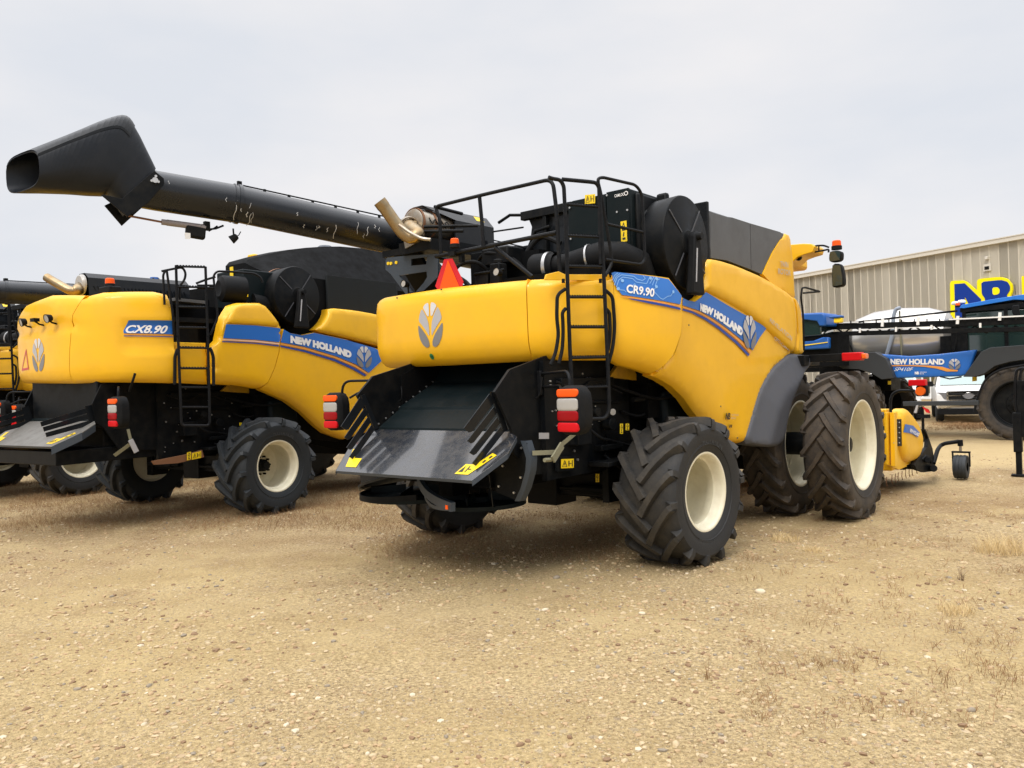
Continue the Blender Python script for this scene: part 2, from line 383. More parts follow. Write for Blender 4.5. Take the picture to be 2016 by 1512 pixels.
# ---------------------------------------------------------------- wheels
def wheel(parent, c, side, R=.78, w=.70, rr=.39, n=19, sweep=.42, bar=.062, lh=.055, tm='tyre', dish=.30, steer=0, rimmat='cream', hub=True, flange=True, lug_name=None):
    c = Vector(c)
    d = MB(); s = side
    # disc with hub and bolts is the wheel itself
    xd = s*(w*.42-dish)
    d.lathe([(xd-s*.012, 0), (xd-s*.012, rr*.98), (xd+s*.012, rr*.98), (xd+s*.02, rr*.5), (xd+s*.045, rr*.46), (xd+s*.05, 0)], (0, 0, 0), (1, 0, 0), 40)
    wo = d.build('wheel', rimmat if hub else 'black', parent); wo.location = c; wo.rotation_euler = (0, 0, steer)
    h = MB(); h.lathe([(xd+s*.04, 0), (xd+s*.04, rr*.27), (xd+s*.13, rr*.25), (xd+s*.14, rr*.18), (xd+s*.2, rr*.17), (xd+s*.21, 0)], (0, 0, 0), (1, 0, 0), 24)
    for k in range(10):
        a = 2*pi*k/10; p = V(xd+s*.05, cos(a)*rr*.38, sin(a)*rr*.38); h.cyl(p, p+V(s*.05, 0, 0), .017, 6)
    h.build('hub', 'black', wo)
    r = MB(); x1 = w*.42
    prof = [(s*(x1-.0), rr-.012), (s*(x1+.012), rr+.012), (s*(x1+.012), rr+.028), (s*(x1-.004), rr+.03), (s*(x1-.012), rr+.02), (s*(x1-.016), rr-.002)] if 0 else []
    prof = [(s*(x1-.03), rr+.004), (s*(x1-.012), rr+.012), (s*(x1-.008), rr+.034), (s*(x1+.006), rr+.036), (s*(x1+.010), rr+.022), (s*(x1+.004), rr+.004),
            (s*(x1-.03), rr-.012), (s*(x1-.09), rr-.018), (s*(x1-.105), rr-.040), (s*(x1-.19), rr-.045), (s*(x1-.205), rr-.030), (s*(x1-dish-.02), rr-.035),
            (-s*(x1-.10), rr-.03), (-s*(x1-.02), rr-.005), (-s*x1, rr+.03), (-s*(x1-.02), rr+.03), (-s*(x1-.03), rr+.01)]
    r.lathe(prof, (0, 0, 0), (1, 0, 0), 56, close=True); r.build('rim', rimmat, wo, sharp=50)
    t = MB(); R0 = R-lh
    h2 = w/2
    prof = [(-w*.40, rr-.0), (-w*.43, rr+.03), (-w*.46, rr+(R0-rr)*.3), (-w*.495, rr+(R0-rr)*.58), (-w*.49, rr+(R0-rr)*.8), (-w*.455, R0-.035), (-w*.40, R0-.012), (-w*.2, R0),
            (0, R0+.004), (w*.2, R0), (w*.40, R0-.012), (w*.455, R0-.035), (w*.49, rr+(R0-rr)*.8), (w*.495, rr+(R0-rr)*.58), (w*.46, rr+(R0-rr)*.3), (w*.43, rr+.03), (w*.40, rr)]
    t.lathe(prof, (0, 0, 0), (1, 0, 0), 72)
    # moulded rings on the sidewall
    for k in (.34, .38):
        rad = rr+(R0-rr)*k; t.lathe([(s*w*.463, rad-.008), (s*w*.474, rad-.004), (s*w*.474, rad+.004), (s*w*.468, rad+.008)], (0, 0, 0), (1, 0, 0), 64)
    for sd in (-1, 1):
        for k in range(n):
            f0 = 2*pi*k/n + (pi/n if sd > 0 else 0)
            st = []
            for (u, dr) in ((-.035, 0), (.1, 0), (.2, 0), (.3, 0), (.4, 0), (.455, -.008), (.495, -.03), (.515, -.075), (.512, -.135)):
                uu = max(u, -.02); q = min(1, (uu+.02)/.5); f = f0 + (sweep*(q**.85 if q > 0 else 0))*1.0
                fat = 1.25-.3*q if u < .3 else (1.0+.5*(u-.3))
                st.append((sd*u*w, f, dr, fat))
            vs = []
            for i, (x, f, dr, fat) in enumerate(st):
                a = st[max(i-1, 0)]; b = st[min(i+1, len(st)-1)]
                def P(x, f, r): return V(x, -r*cos(f), r*sin(f))
                tg = (P(b[0], b[1], R+b[2])-P(a[0], a[1], R+a[2])); nr = V(0, -cos(f), sin(f))
                if u > .49: pass
                side_n = nr if i < 6 else (nr*.5+V(sd, 0, 0)*.9 if i == 6 else nr*.15+V(sd, 0, 0))
                side_n = side_n.normalized()
                lat = tg.cross(side_n).normalized()*(bar/2*fat)
                top = P(x, f, R+dr); bot = top-side_n*(lh+.03)
                vs += [bot-lat*1.35, top-lat*.85, top+lat*.85, bot+lat*1.35]
            L = len(st); fs = [(i*4+j, i*4+(j+1) % 4, (i+1)*4+(j+1) % 4, (i+1)*4+j) for i in range(L-1) for j in range(4)]
            fs += [(0, 1, 2, 3), tuple((L-1)*4+j for j in (3, 2, 1, 0))]
            t.add(vs, fs)
    zf = -(R-.028)
    t.v = [(x*(1+.03*max(0, (-z-.5*R)/R)), y, max(z, zf)) for x, y, z in t.v]
    t.build('tyre', tm, wo, sharp=28, bevel=0)
    return wo
def tyre_text(wo, side, w, rad, body, f0, size, k=.482):
    mb = MB(); v, f = text_mesh(body, .01)
    L = len(body)*size*.62/rad
    def fn(s, t):
        a = f0+(s-.5)*L*(-side); r = rad+(t-.5)*size; return V(side*w*k, -r*cos(a), r*sin(a))
    def fn(s, t):
        a = f0-(s-.5)*L*(-1 if side > 0 else 1)*1.0; r = rad+(t-.5)*size; return V(side*w*k, r*sin(a), r*cos(a))
    mb.add([fn(s, t) for s, t in v], f); mb.build('tyre_lettering', 'tyre_letter', wo)

def bolts(mb, pts, r=.012, axis=(1, 0, 0), l=.012):
    for p in pts: mb.cyl(p, Vector(p)+Vector(axis)*l, r, 8)

def warn_sticker(name, parent, fn, kind='wide'):
    "yellow safety label with black pictograms; fn(s,t) places it, a third argument lifts it"
    o = MB(); o.add([fn(0, 0, .004), fn(1, 0, .004), fn(1, 1, .004), fn(0, 1, .004)], [(0, 1, 2, 3)])
    o.cm = 1
    def poly(P): o.add([fn(a, b, .007) for a, b in P], [tuple(range(len(P)))])
    def line(a, b, w):
        dx, dy = b[0]-a[0], b[1]-a[1]; L = math.hypot(dx, dy); nx, ny = -dy/L*w, dx/L*w
        poly([(a[0]+nx, a[1]+ny), (b[0]+nx, b[1]+ny), (b[0]-nx, b[1]-ny), (a[0]-nx, a[1]-ny)])
    if kind == 'wide':
        for a, b in (((.1, .18), (.45, .18)), ((.45, .18), (.275, .85)), ((.275, .85), (.1, .18))): line(a, b, .022)
        poly([(.25, .3), (.3, .3), (.3, .6), (.25, .6)])
        poly([(.56, .2), (.64, .2), (.64, .8), (.56, .8)]); line((.64, .5), (.82, .5), .03); poly([(.84, .15), (.9, .15), (.9, .85), (.84, .85)])
    else:
        for a, b in (((.2, .58), (.8, .58)), ((.8, .58), (.5, .92)), ((.5, .92), (.2, .58))): line(a, b, .04)
        poly([(.25, .1), (.75, .1), (.75, .2), (.25, .2)]); poly([(.3, .26), (.5, .26), (.62, .46), (.42, .46)])
    return o.build(name, ['sticker', 'sticker_ink'], parent, recalc=False)
def on_plane(fr, p, ax, v, nrm):
    "label corners as photo-survey points bl, br, tr, tl on a machine plane"
    q = [fr.at(a, b, ax, v) for a, b in p]; nrm = Vector(nrm); m = quadmap(*q)
    return lambda s, t, h=0: m(s, t)+nrm*h

def tail_lamp(parent, c, w=.30, h=.44, yaw=0):
    "housing with reflector, clear lens, red lens, red reflector; faces backward"
    R = Matrix.Rotation(yaw, 3, 'Z'); c = Vector(c)
    def S(u, v, o): return c + R @ V(u, -o-.02*(1-(u/(w/2))**2), v)
    hs = Sheet([(-w/2, -h/2), (w/2, -h/2), (w/2, h/2), (-w/2, h/2)], S, T=.05, r=.06, step=.04, smooth=2)
    m = MB(); hs.mesh(m, back=.10); B = [S(u, v, -.05) for u, v in hs.a]; m.add(B, [tuple(range(len(B)))])
    ho = m.build('tail_lamp', 'plastic', parent, sharp=50)
    def rr(x0, y0, x1, y1, r=.028, n=5):
        P = []
        for cx, cy, a0 in ((x1-r, y0+r, -pi/2), (x1-r, y1-r, 0), (x0+r, y1-r, pi/2), (x0+r, y0+r, pi)):
            P += [(cx+r*cos(a0+k*pi/2/n), cy+r*sin(a0+k*pi/2/n)) for k in range(n+1)]
        return P
    for nm, z0, z1, mt in (('reflector', .27, .43, 'orange_reflector'), ('lens', -.005, .24, 'white_lens'), ('lens', -.215, -.008, 'red_lens'), ('reflector', -.43, -.245, 'red_reflector')):
        g = Sheet(rr(-w*.42, z0*h, w*.37, z1*h), S, T=.006, r=.021, step=.02, smooth=0, base=.054)
        m = MB(); g.mesh(m, back=.02); m.build(nm, mt, ho)
    return ho

def beacon(parent, c, name='beacon'):
    c = Vector(c); m = MB(); m.lathe([(0, 0), (0, .075), (.05, .075), (.06, .06)], c, (0, 0, 1), 20)
    b = m.build(name, 'plastic', parent); m = MB(); m.lathe([(.05, .066), (.12, .062), (.135, .05), (.135, 0)], c, (0, 0, 1), 20); m.build('lens', 'orange_reflector', b); return b

def work_lamp(parent, c, d=(0, -1, 0), r=.055, name='work_lamp'):
    c = Vector(c); d = Vector(d).normalized(); m = MB()
    m.lathe([(-.06, .02), (-.05, r*.7), (.02, r), (.03, r), (.03, r*.9)], c, d, 18)
    o = m.build(name, 'plastic', parent); m = MB(); m.lathe([(.026, 0), (.024, r*.92)], c, d, 18); m.build('lens', 'white_lens', o); return o

# ================================================================ COMBINE A: the big one in the middle
FA = Frame(.437, 9.576, 40.1)
A = empty('combine_harvester', FA, 'large yellow combine in the centre with dual front wheels and a circuit patterned blue panel', 'combine harvester', 'yellow combine harvesters parked in a row')
at = FA.at

# plan-view path of the rear hood, starting front left
def spline(P, n=14):
    P = [Vector(p) for p in P]; Q = []
    for i in range(len(P)-1):
        a = P[max(i-1, 0)]; b = P[i]; c = P[i+1]; d = P[min(i+2, len(P)-1)]
        for k in range(n):
            t = k/n; Q.append(.5*((2*b)+(c-a)*t+(2*a-5*b+4*c-d)*t*t+(3*b-a-3*c+d)*t**3))
    Q.append(P[-1]); return Q
class Path:
    def __init__(s, pts, n=14):
        s.p = spline([(a, b, 0) for a, b in pts], n); s.u = [0]
        for i in range(1, len(s.p)): s.u.append(s.u[-1]+(s.p[i]-s.p[i-1]).length)
    def pos(s, u):
        u = min(max(u, 0), s.u[-1]); lo = int(np.searchsorted(s.u, u, 'right'))-1; lo = min(max(lo, 0), len(s.p)-2)
        t = (u-s.u[lo])/(s.u[lo+1]-s.u[lo]+1e-12)
        def nrm(i):
            d = s.p[min(i+1, len(s.p)-1)]-s.p[max(i-1, 0)]; d.normalize(); return V(d.y, -d.x, 0)
        n = (nrm(lo)*(1-t)+nrm(lo+1)*t).normalized(); return s.p[lo].lerp(s.p[lo+1], t), n
    def S(s, u, z, o):
        p, n = s.pos(u); return V(p.x+n.x*o, p.y+n.y*o, z)
    def hit(s, fr, px, py, off=0):
        "survey helper: (u, z) on the extruded path seen at a photo position (outermost facing hit)"
        c, d = fr.ray(px, py); best = None
        for i in range(len(s.p)-1):
            n = V(s.p[i+1].y-s.p[i].y, -(s.p[i+1].x-s.p[i].x), 0).normalized()
            if n.dot(V(d.x, d.y, 0)) > 0: continue
            a = s.p[i]+s.pos(s.u[i])[1]*off; b = s.p[i+1]+s.pos(s.u[i+1])[1]*off; e = b-a
            den = d.x*e.y-d.y*e.x
            if abs(den) < 1e-9: continue
            w = a-c; t = (w.x*e.y-w.y*e.x)/den; q = (w.x*d.y-w.y*d.x)/den
            if -1e-6 <= q <= 1+1e-6 and t > 0 and (best is None or t < best[0]): best = (t, s.u[i]+(s.u[i+1]-s.u[i])*q, c.z+d.z*t)
        if best is None: return None
        return best[1], best[2]
PA = Path([(-1.66, .8), (-1.70, 0), (-1.72, -.7), (-1.60, -1.12), (-1.2, -1.24), (-.4, -1.32), (.4, -1.35), (.80, -1.34), (1.10, -1.20), (1.38, -.88), (1.58, -.52), (1.68, -.2), (1.72, .2), (1.72, 1.0)])
def u_at(path, x=None, y=None, lo=0, hi=1e9):
    "arc length where the path crosses x (or y) inside lo..hi"
    for i in range(len(path.p)-1):
        if path.u[i] < lo or path.u[i] > hi: continue
        a, b = path.p[i], path.p[i+1]
        if x is not None and (a.x-x)*(b.x-x) <= 0: return path.u[i]
        if y is not None and (a.y-y)*(b.y-y) <= 0: return path.u[i]
uA_l = u_at(PA, y=.2); uA_seam = u_at(PA, x=.86, lo=3.0, hi=5.2)
uA_side = PA.hit(FA, 1209, 640, .115)[0]
def hoodS(u, z, o):
    o = o - .10*max(0, (z-2.75))**2*2.2 - .05*max(0, (2.55-z))**2*3
    return PA.S(u, z, o)
zT = lambda u: 3.035
main_out = [(uA_l, 2.21, .26), (uA_l+1, 2.19, .26), (uA_seam-1.2, 2.17, .26), (uA_seam-.03, 2.165, .26), (uA_seam-.004, 2.165, .012), (uA_seam-.004, 2.985, .012), (uA_seam-.04, 2.985, .12), (uA_seam-1.2, 3.03, .12), (uA_l+1, 3.05, .12), (uA_l, 3.05, .12)]
hoodA = Sheet(main_out, hoodS, T=.13, r=.1, step=.075, smooth=0)
m = MB(); hoodA.mesh(m, back=.10); hood = m.build('rear_hood', 'yellow', A, sharp=60)
# top deck of the hood, closing it forward
m = MB(); us = np.linspace(uA_l, uA_seam, 50); a = [hoodS(u, 2.96, .0) for u in us]; b = [V(p.x*.96, max(p.y+.25, -.9), 2.90) for p in a]
m.quadstrip(a, b); m.build('hood_lip', 'yellow', A)
corner = Sheet([(uA_seam+.004, 2.165, .012), (uA_seam+.03, 2.165, .26), (uA_side-.03, 2.15, .26), (uA_side, 2.15, .012), (uA_side, 2.95, .012), (uA_side-.03, 2.96, .05), (uA_seam+.03, 2.985, .05), (uA_seam+.004, 2.985, .012)], hoodS, T=.13, r=.1, step=.07, smooth=0)
m = MB(); corner.mesh(m, back=.10); m.build('corner_panel', 'yellow', A, sharp=60)
# emblem on the hood
cu, cz = PA.hit(FA, 850, 640, .11)
m = MB(); leaf_logo(m, hoodA, (cu, cz), .42, .50, off=.004); m.build('emblem', ['silver_light', 'silver', 'silver_dark'], hood, recalc=False)
gu, gz = PA.hit(FA, 848, 702, .11)
m = MB(); surf_poly(m, [(gu+.033*cos(2*pi*k/20), gz+.033*sin(2*pi*k/20)) for k in range(20)], hoodA, .004); m.build('inspection_sticker', 'green_dot', hood, recalc=False)
m = MB();
lettering(m, 'TCI', lambda s, t: hoodS(gu+(s-.5)*.045, gz+(t-.5)*.022, float(hoodA.height([(gu, gz)])[0])+.008), .02); m.build('sticker_lettering', 'blackgreen', hood, recalc=False)

# ---- right side
XS = 1.74
def sideS(y, z, o): return V(XS-.13+o - .035*max(0, z-2.9), y, z)
def yz(px, py, X=XS, fr=FA): p = fr.at(px, py, 'X', X); return (p.y, p.z)
def outl(P, X=XS, fr=FA): return [tuple(yz(p[0], p[1], X, fr))+((p[2],) if len(p) > 2 else ()) for p in P]
# rear side panel, continuing the same curved path
def hu(px, py, r=None):
    u, z = PA.hit(FA, px, py, .115); return (u, z) if r is None else (u, z, r)
def outh(P): return [hu(*p) for p in P]
rs = [(uA_side+.004, 2.15, .26), (uA_side+.004, 2.16, .012), (uA_side+.004, 2.96, .012)]+outh([(1213, 536, .012), (1260, 540, .012), (1316, 547.5, .012), (1328, 565, .012), (1340, 583, .015), (1338.5, 606, .012), (1341, 622, .012), (1338, 660, .012), (1326, 698, .012), (1301, 735, .012), (1299, 735.5, .26), (1270, 727, .26), (1232, 718, .26)])
rs_panel = Sheet(rs, hoodS, T=.13, r=.05, step=.06, smooth=0)
m = MB(); rs_panel.mesh(m, back=.08); rsp = m.build('side_panel', 'yellow', A, sharp=60)
def bulge(y, z):    # body swells under the stripe
    return 0
fs_out = outl([(1343, 586, .015), (1352, 591, .012), (1366, 594, .012), (1378, 586, .012), (1388, 574, .012), (1440, 600, .012), (1477, 622, .012), (1510, 645, .012), (1561, 694, .03), (1545, 708, .03), (1524, 726, .03), (1501, 766, .03), (1484.5, 822, .03), (1470, 873, .03),
               (1450, 872, .12), (1438, 866, .35), (1420, 852, .4), (1385, 811, .42), (1367, 784, .42), (1343, 760, .42), (1322, 747, .40), (1302, 738, .3), (1329, 698, .012), (1340.5, 660, .012), (1343.5, 622, .012), (1341, 606, .012)])
def sideS3(y, z, o):
    return sideS(y, z, o)
fs_panel = Sheet(fs_out, sideS3, T=.13, r=.05, step=.06, smooth=0)
m = MB(); fs_panel.mesh(m, back=.10); fsp = m.build('side_panel', 'yellow', A, sharp=60)
# raised upper moulding
us_out = outl([(1398.5, 508, .05), (1417, 509, .05), (1455, 521, .05), (1509, 545, .05), (1562, 580, .05), (1567, 600, .02), (1571, 650, .02), (1568, 694, .05), (1560, 693, .09), (1508, 642, .11), (1477, 619, .11), (1454, 605, .11), (1428, 590, .11), (1401, 575, .10), (1387, 572, .05), (1394, 562, .05), (1397.5, 546, .05)], XS+.05)
us_panel = Sheet(us_out, sideS, T=.07, r=.08, step=.06, smooth=1, base=.11)
m = MB(); us_panel.mesh(m, back=.16); usp = m.build('shoulder_panel', 'yellow', A, sharp=60)
fe_out = outl([(1564, 581, .03), (1573, 589, .06), (1581, 614, .06), (1588, 680, .06), (1584, 699, .05), (1571, 697, .04), (1573.5, 650, .015), (1569.5, 600, .015)], XS+.05)
fe = Sheet(fe_out, sideS, T=.06, r=.05, step=.05, smooth=1, base=.115); m = MB(); fe.mesh(m, back=.16); m.build('shoulder_end', 'yellow', A, sharp=60)
# grain tank side: grey panels and yellow quarter
XT = 1.62
def tankS(y, z, o): return V(XT+o, y, z)
g1 = Sheet(outl([(1394.5, 414.5, .03), (1473.5, 440, .01), (1475.5, 531, .01), (1428, 513, .01), (1396, 508, .01)], XT), tankS, T=.02, r=.03, step=.09, smooth=0); m = MB(); g1.mesh(m, back=.08); m.build('tank_side', 'grey_panel', A)
g2 = Sheet(outl([(1474.5, 440.3, .01), (1543, 460, .02), (1531, 474, .01), (1517, 496, .01), (1505, 521, .01), (1496.5, 540, .01), (1476.5, 531.5, .01)], XT), tankS, T=.02, r=.03, step=.09, smooth=0); m = MB(); g2.mesh(m, back=.08); m.build('tank_side', 'grey_panel', A)
g3 = Sheet(outl([(1544, 460, .03), (1552.5, 463, .05), (1558, 510, .04), (1563, 590, .04), (1530, 575, .02), (1497.5, 540, .01), (1506, 521, .01), (1518, 496, .01), (1532, 474, .01)], XT), tankS, T=.03, r=.03, step=.06, smooth=0); m = MB(); g3.mesh(m, back=.10); q3 = m.build('tank_corner', 'yellow', A)
m = MB(); g = [at(1394.5, 414.5, 'X', XT), at(1552, 463, 'X', XT)]
m.box2((-1.60, g[0].y, 2.6), (XT-.02, g[1].y+.05, g[0].z-.03)); m.build('grain_tank', 'black_dark', A)
# blue decals
b1p = outh([(1203, 537.5), (1209, 535.5), (1260, 541.5), (1314, 550), (1326, 566), (1338, 583), (1335.5, 599.8), (1294, 591.8), (1240, 583.5), (1222, 581), (1212, 567), (1205, 550)])
b1 = decal(b1p, rs_panel, 'blue_stripe', 'blue_decal', rsp, .012)
b1o = decal(outh([(1216, 583), (1240, 585), (1294, 593.5), (1335.5, 602), (1335.5, 605), (1294, 597), (1244, 588), (1226, 586)]), rs_panel, 'orange_stripe', 'orange_stripe', rsp, .012)
b1n = decal(outh([(1233, 587.5), (1280, 594), (1335.5, 606.5), (1336, 611), (1280, 599), (1243, 591)]), rs_panel, 'navy_stripe', 'navy', rsp, .012)
b2p = outl([(1342.5, 586.5), (1352, 591.5), (1366, 594.5), (1378, 586.5), (1388, 575), (1428, 599.5), (1468, 622), (1508, 645.5), (1495, 663), (1480, 690), (1463, 673), (1448, 661), (1428, 645), (1401, 626.5), (1374, 611.5), (1342, 601)])
b2 = decal(b2p, fs_panel, 'blue_stripe', 'blue', fsp, .012)
decal(outl([(1342, 603), (1374, 613.5), (1401, 628.5), (1428, 647), (1448, 663), (1463, 676), (1478, 693), (1475, 697), (1460, 679.5), (1445, 665.5), (1426, 650), (1400, 631.5), (1374, 616.5), (1342, 606)]), fs_panel, 'orange_stripe', 'orange_stripe', fsp, .012)
decal(outl([(1342, 607.5), (1361, 612.5), (1388, 625.5), (1414.5, 643), (1449, 671.5), (1474, 698), (1471, 701.5), (1447, 676.5), (1412, 647.5), (1386, 630), (1360, 616.5), (1342, 611.5)]), fs_panel, 'navy_stripe', 'navy', fsp, .012)
# circuit-board lines on the rear decal
m = MB()
def trace(P, w=1.0):
    Q = outh(P)
    for a, b in zip(Q[:-1], Q[1:]):
        dx, dy = b[0]-a[0], b[1]-a[1]; L = math.hypot(dx, dy)+1e-9; k = .0038*w; nx, ny = -dy/L*k, dx/L*k
        P4 = [(a[0]+nx, a[1]+ny), (b[0]+nx, b[1]+ny), (b[0]-nx, b[1]-ny), (a[0]-nx, a[1]-ny)]
        m.add([hoodS(y, z, float(rs_panel.height([(y, z)])[0])+.017) for y, z in P4], [(0, 1, 2, 3)])
def dot(px, py, r=.017):
    y0, z0 = hu(px, py); m.add([hoodS(y0+r*cos(a), z0+r*sin(a), float(rs_panel.height([(y0, z0)])[0])+.018) for a in np.linspace(0, 2*pi, 14)[:-1]], [tuple(range(13))])
for P in ([(1207, 562), (1213, 547), (1222, 541.5), (1246, 544.5), (1252, 550), (1262, 553), (1268, 549), (1264, 543)], [(1211, 566), (1216, 552), (1224, 546), (1243, 549), (1250, 556), (1270, 559), (1276, 547)],
          [(1204, 552), (1208, 543), (1215, 537.5)], [(1206, 556), (1211, 545), (1219, 539)], [(1281, 562), (1287, 548), (1290, 546)], [(1276, 559), (1285, 545.5)], [(1286, 564), (1291, 552), (1296, 549.5)],
          [(1285, 576), (1296, 588), (1301, 590), (1310, 584), (1316, 583), (1321, 575)], [(1213, 571), (1226, 572), (1230, 576)], [(1240, 566), (1247, 559), (1249, 565)], [(1283, 571), (1287, 568)]): trace(P)
for p in ((1223, 553), (1214.5, 569), (1290, 549.5), (1278, 548), (1288.5, 565), (1321, 575)): dot(*p)
m.build('circuit_pattern', 'lightblue', rsp, recalc=False)
def panel_text(body, host, S, P, mt, par, bold=.02, shear=0, X=XS, spacing=1.0, name='lettering', off=.021, cv=None):
    q = [Vector(tuple((cv or (lambda a, b: yz(a, b, X)))(p[0], p[1]))+(0,)) for p in P]; f = quadmap(*q); m = MB()
    def fn(s, t):
        p = f(s, t); return S(p.x, p.y, float(host.height([(p.x, p.y)])[0])+off)
    lettering(m, body, fn, bold, shear, spacing); return m.build(name, mt, par, recalc=False)
panel_text('CR9.90', rs_panel, hoodS, [(1229.5, 577), (1283, 586), (1285, 569), (1231, 560)], 'white_decal', rsp, .03, cv=hu)
# NEW HOLLAND follows the bend of the stripe
def arc_text(body, host, S, lo, hi, mt, par, bold=.045, X=XS, fr=FA, spacing=1.0, off=.021):
    lo = spline([(p[0], p[1], 0) for p in lo], 6); hi = spline([(p[0], p[1], 0) for p in hi], 6); m = MB()
    lo = [Vector(tuple(yz(p.x, p.y, X, fr))+(0,)) for p in lo]; hi = [Vector(tuple(yz(p.x, p.y, X, fr))+(0,)) for p in hi]
    def samp(L, s):
        k = s*(len(L)-1); i = min(int(k), len(L)-2); return L[i].lerp(L[i+1], k-i)
    def fn(s, t):
        p = samp(lo, s)*(1-t)+samp(hi, s)*t; return S(p.x, p.y, float(host.height([(p.x, p.y)])[0])+off)
    lettering(m, body, fn, bold, 0, spacing); return m.build('lettering', mt, par, recalc=False)
arc_text('NEW HOLLAND', fs_panel, sideS3, [(1375.5, 613), (1400, 623), (1430, 643), (1458, 662.5)], [(1375.5, 597), (1402, 608), (1432, 627), (1459.5, 646)], 'white_decal', fsp, bold=.085)
cy, cz2 = yz(1473, 654)
m = MB(); leaf_logo(m, fs_panel, (cy, cz2), .40, .415, off=.021); m.build('emblem', ['silver_light', 'silver', 'silver_dark'], fsp, recalc=False)
panel_text('REVELATION', us_panel, sideS, [(1520, 633), (1563, 671), (1564, 662), (1521, 625)], 'silver_text', usp, .01, X=XS+.1)
panel_text('OPTI-CLEAN', fs_panel, sideS3, [(1521, 669), (1551, 692), (1552, 686), (1522, 662)], 'silver_text', fsp, .0)
panel_text('TWIN', g3, tankS, [(1529, 526), (1545, 528), (1545, 517), (1529, 515)], 'silver_text', q3, .02, X=XT)
panel_text('ROTOR', g3, tankS, [(1525, 540), (1550, 544), (1550, 533), (1525, 529)], 'silver_text', q3, .02, X=XT)
panel_text('NB', fs_panel, sideS3, [(1428, 826), (1436, 826), (1436, 813), (1428, 813)], 'sticker_ink', fsp, .05)
panel_text('NOVLAN', fs_panel, sideS3, [(1438, 819), (1451, 819), (1451, 815), (1438, 815)], 'silver_text', fsp, .0)
panel_text('BROS', fs_panel, sideS3, [(1438, 825), (1446, 825), (1446, 821), (1438, 821)], 'silver_text', fsp, .0)
panel_text('II', fs_panel, sideS3, [(1437, 842), (1441, 842), (1441, 836), (1437, 836)], 'sticker_ink', fsp, .04)
# fender: a broad concave band hugging the wheel arch
fo = outl([(1561, 694), (1546, 707), (1525, 726), (1502, 766), (1486, 822), (1471, 873), (1500, 880), (1516, 879), (1529, 867), (1541, 805), (1559, 760), (1576, 727), (1590, 711), (1590, 703), (1575, 699)], XS+.05)
fen = Sheet(fo, lambda y, z, o: V(XS-.02+o, y, z), T=.06, r=.05, step=.05, smooth=1)
inner = np.array([yz(*p, XS+.05) for p in ((1561, 694), (1525, 726), (1502, 766), (1486, 822), (1471, 873))])
def fdist(y, z):
    p = np.array([y, z]); best = 9
    for a, b in zip(inner[:-1], inner[1:]):
        t = np.clip(np.dot(p-a, b-a)/np.dot(b-a, b-a), 0, 1); best = min(best, float(np.linalg.norm(p-a-t*(b-a))))
    return best
fen.extra = lambda y, z: min(.13, .45*max(0, fdist(y, z)-.06))
m = MB(); fen.mesh(m, back=.20); m.build('fender', 'grey_plastic', A, sharp=60)

# screws and latches on the mouldings
for px, py in ((1356, 640), (1480, 845), (1455, 862), (1420, 800)):
    m = MB(); y, z = yz(px, py); h = float(fs_panel.height([(y, z)])[0]); p = sideS(y, z, h); m.cyl(p-V(.01, 0, 0), p+V(.004, 0, 0), .010, 10); m.build('panel_screw', 'grey_plastic', fsp)
for uo, z in ((.5, 2.99), (2.0, 3.0), (1.2, 2.99)):
    u = uA_l+uo+.7; p, n = PA.pos(u); c = hoodS(u, z, .12); m = MB(); m.cyl(c, c+n*.01, .010, 10); m.build('panel_screw', 'grey_plastic', hood)
# ---------------------------------------------------------------- wheels and axles of A
def rear_wheels(root, tm='tyre', zc=.752, steer=0):
    for s in (1, -1):
        w = wheel(root, (s*1.735, 0, zc), s, R=.78, w=.70, rr=.385, n=14, sweep=.60, bar=.062, lh=.062, tm=tm, dish=.47, steer=steer)
        tyre_text(w, s, .70, .53, 'FLOTATION', .2, .075); tyre_text(w, s, .70, .53, '710/60R30', 3.3, .06)
rear_wheels(A, steer=-.06)
wf = wheel(A, (2.33, 3.54, .968), 1, R=.995, w=.54, rr=.572, n=19, sweep=-.40, bar=.052, lh=.055, tm='tyre_brown', dish=.36)
tyre_text(wf, 1, .54, .79, '580/85 R42', .15, .085); tyre_text(wf, 1, .54, .79, 'M208', 2.5, .10)
wheel(A, (1.50, 3.54, .968), 1, R=.995, w=.54, rr=.572, n=19, sweep=-.40, bar=.052, lh=.055, tm='tyre_brown', dish=.34)
for x in (-1.50, -2.33): wheel(A, (x, 3.54, .968), -1, R=.995, w=.54, rr=.572, n=19, sweep=-.40, bar=.052, lh=.055, tm='tyre_brown', dish=.30)

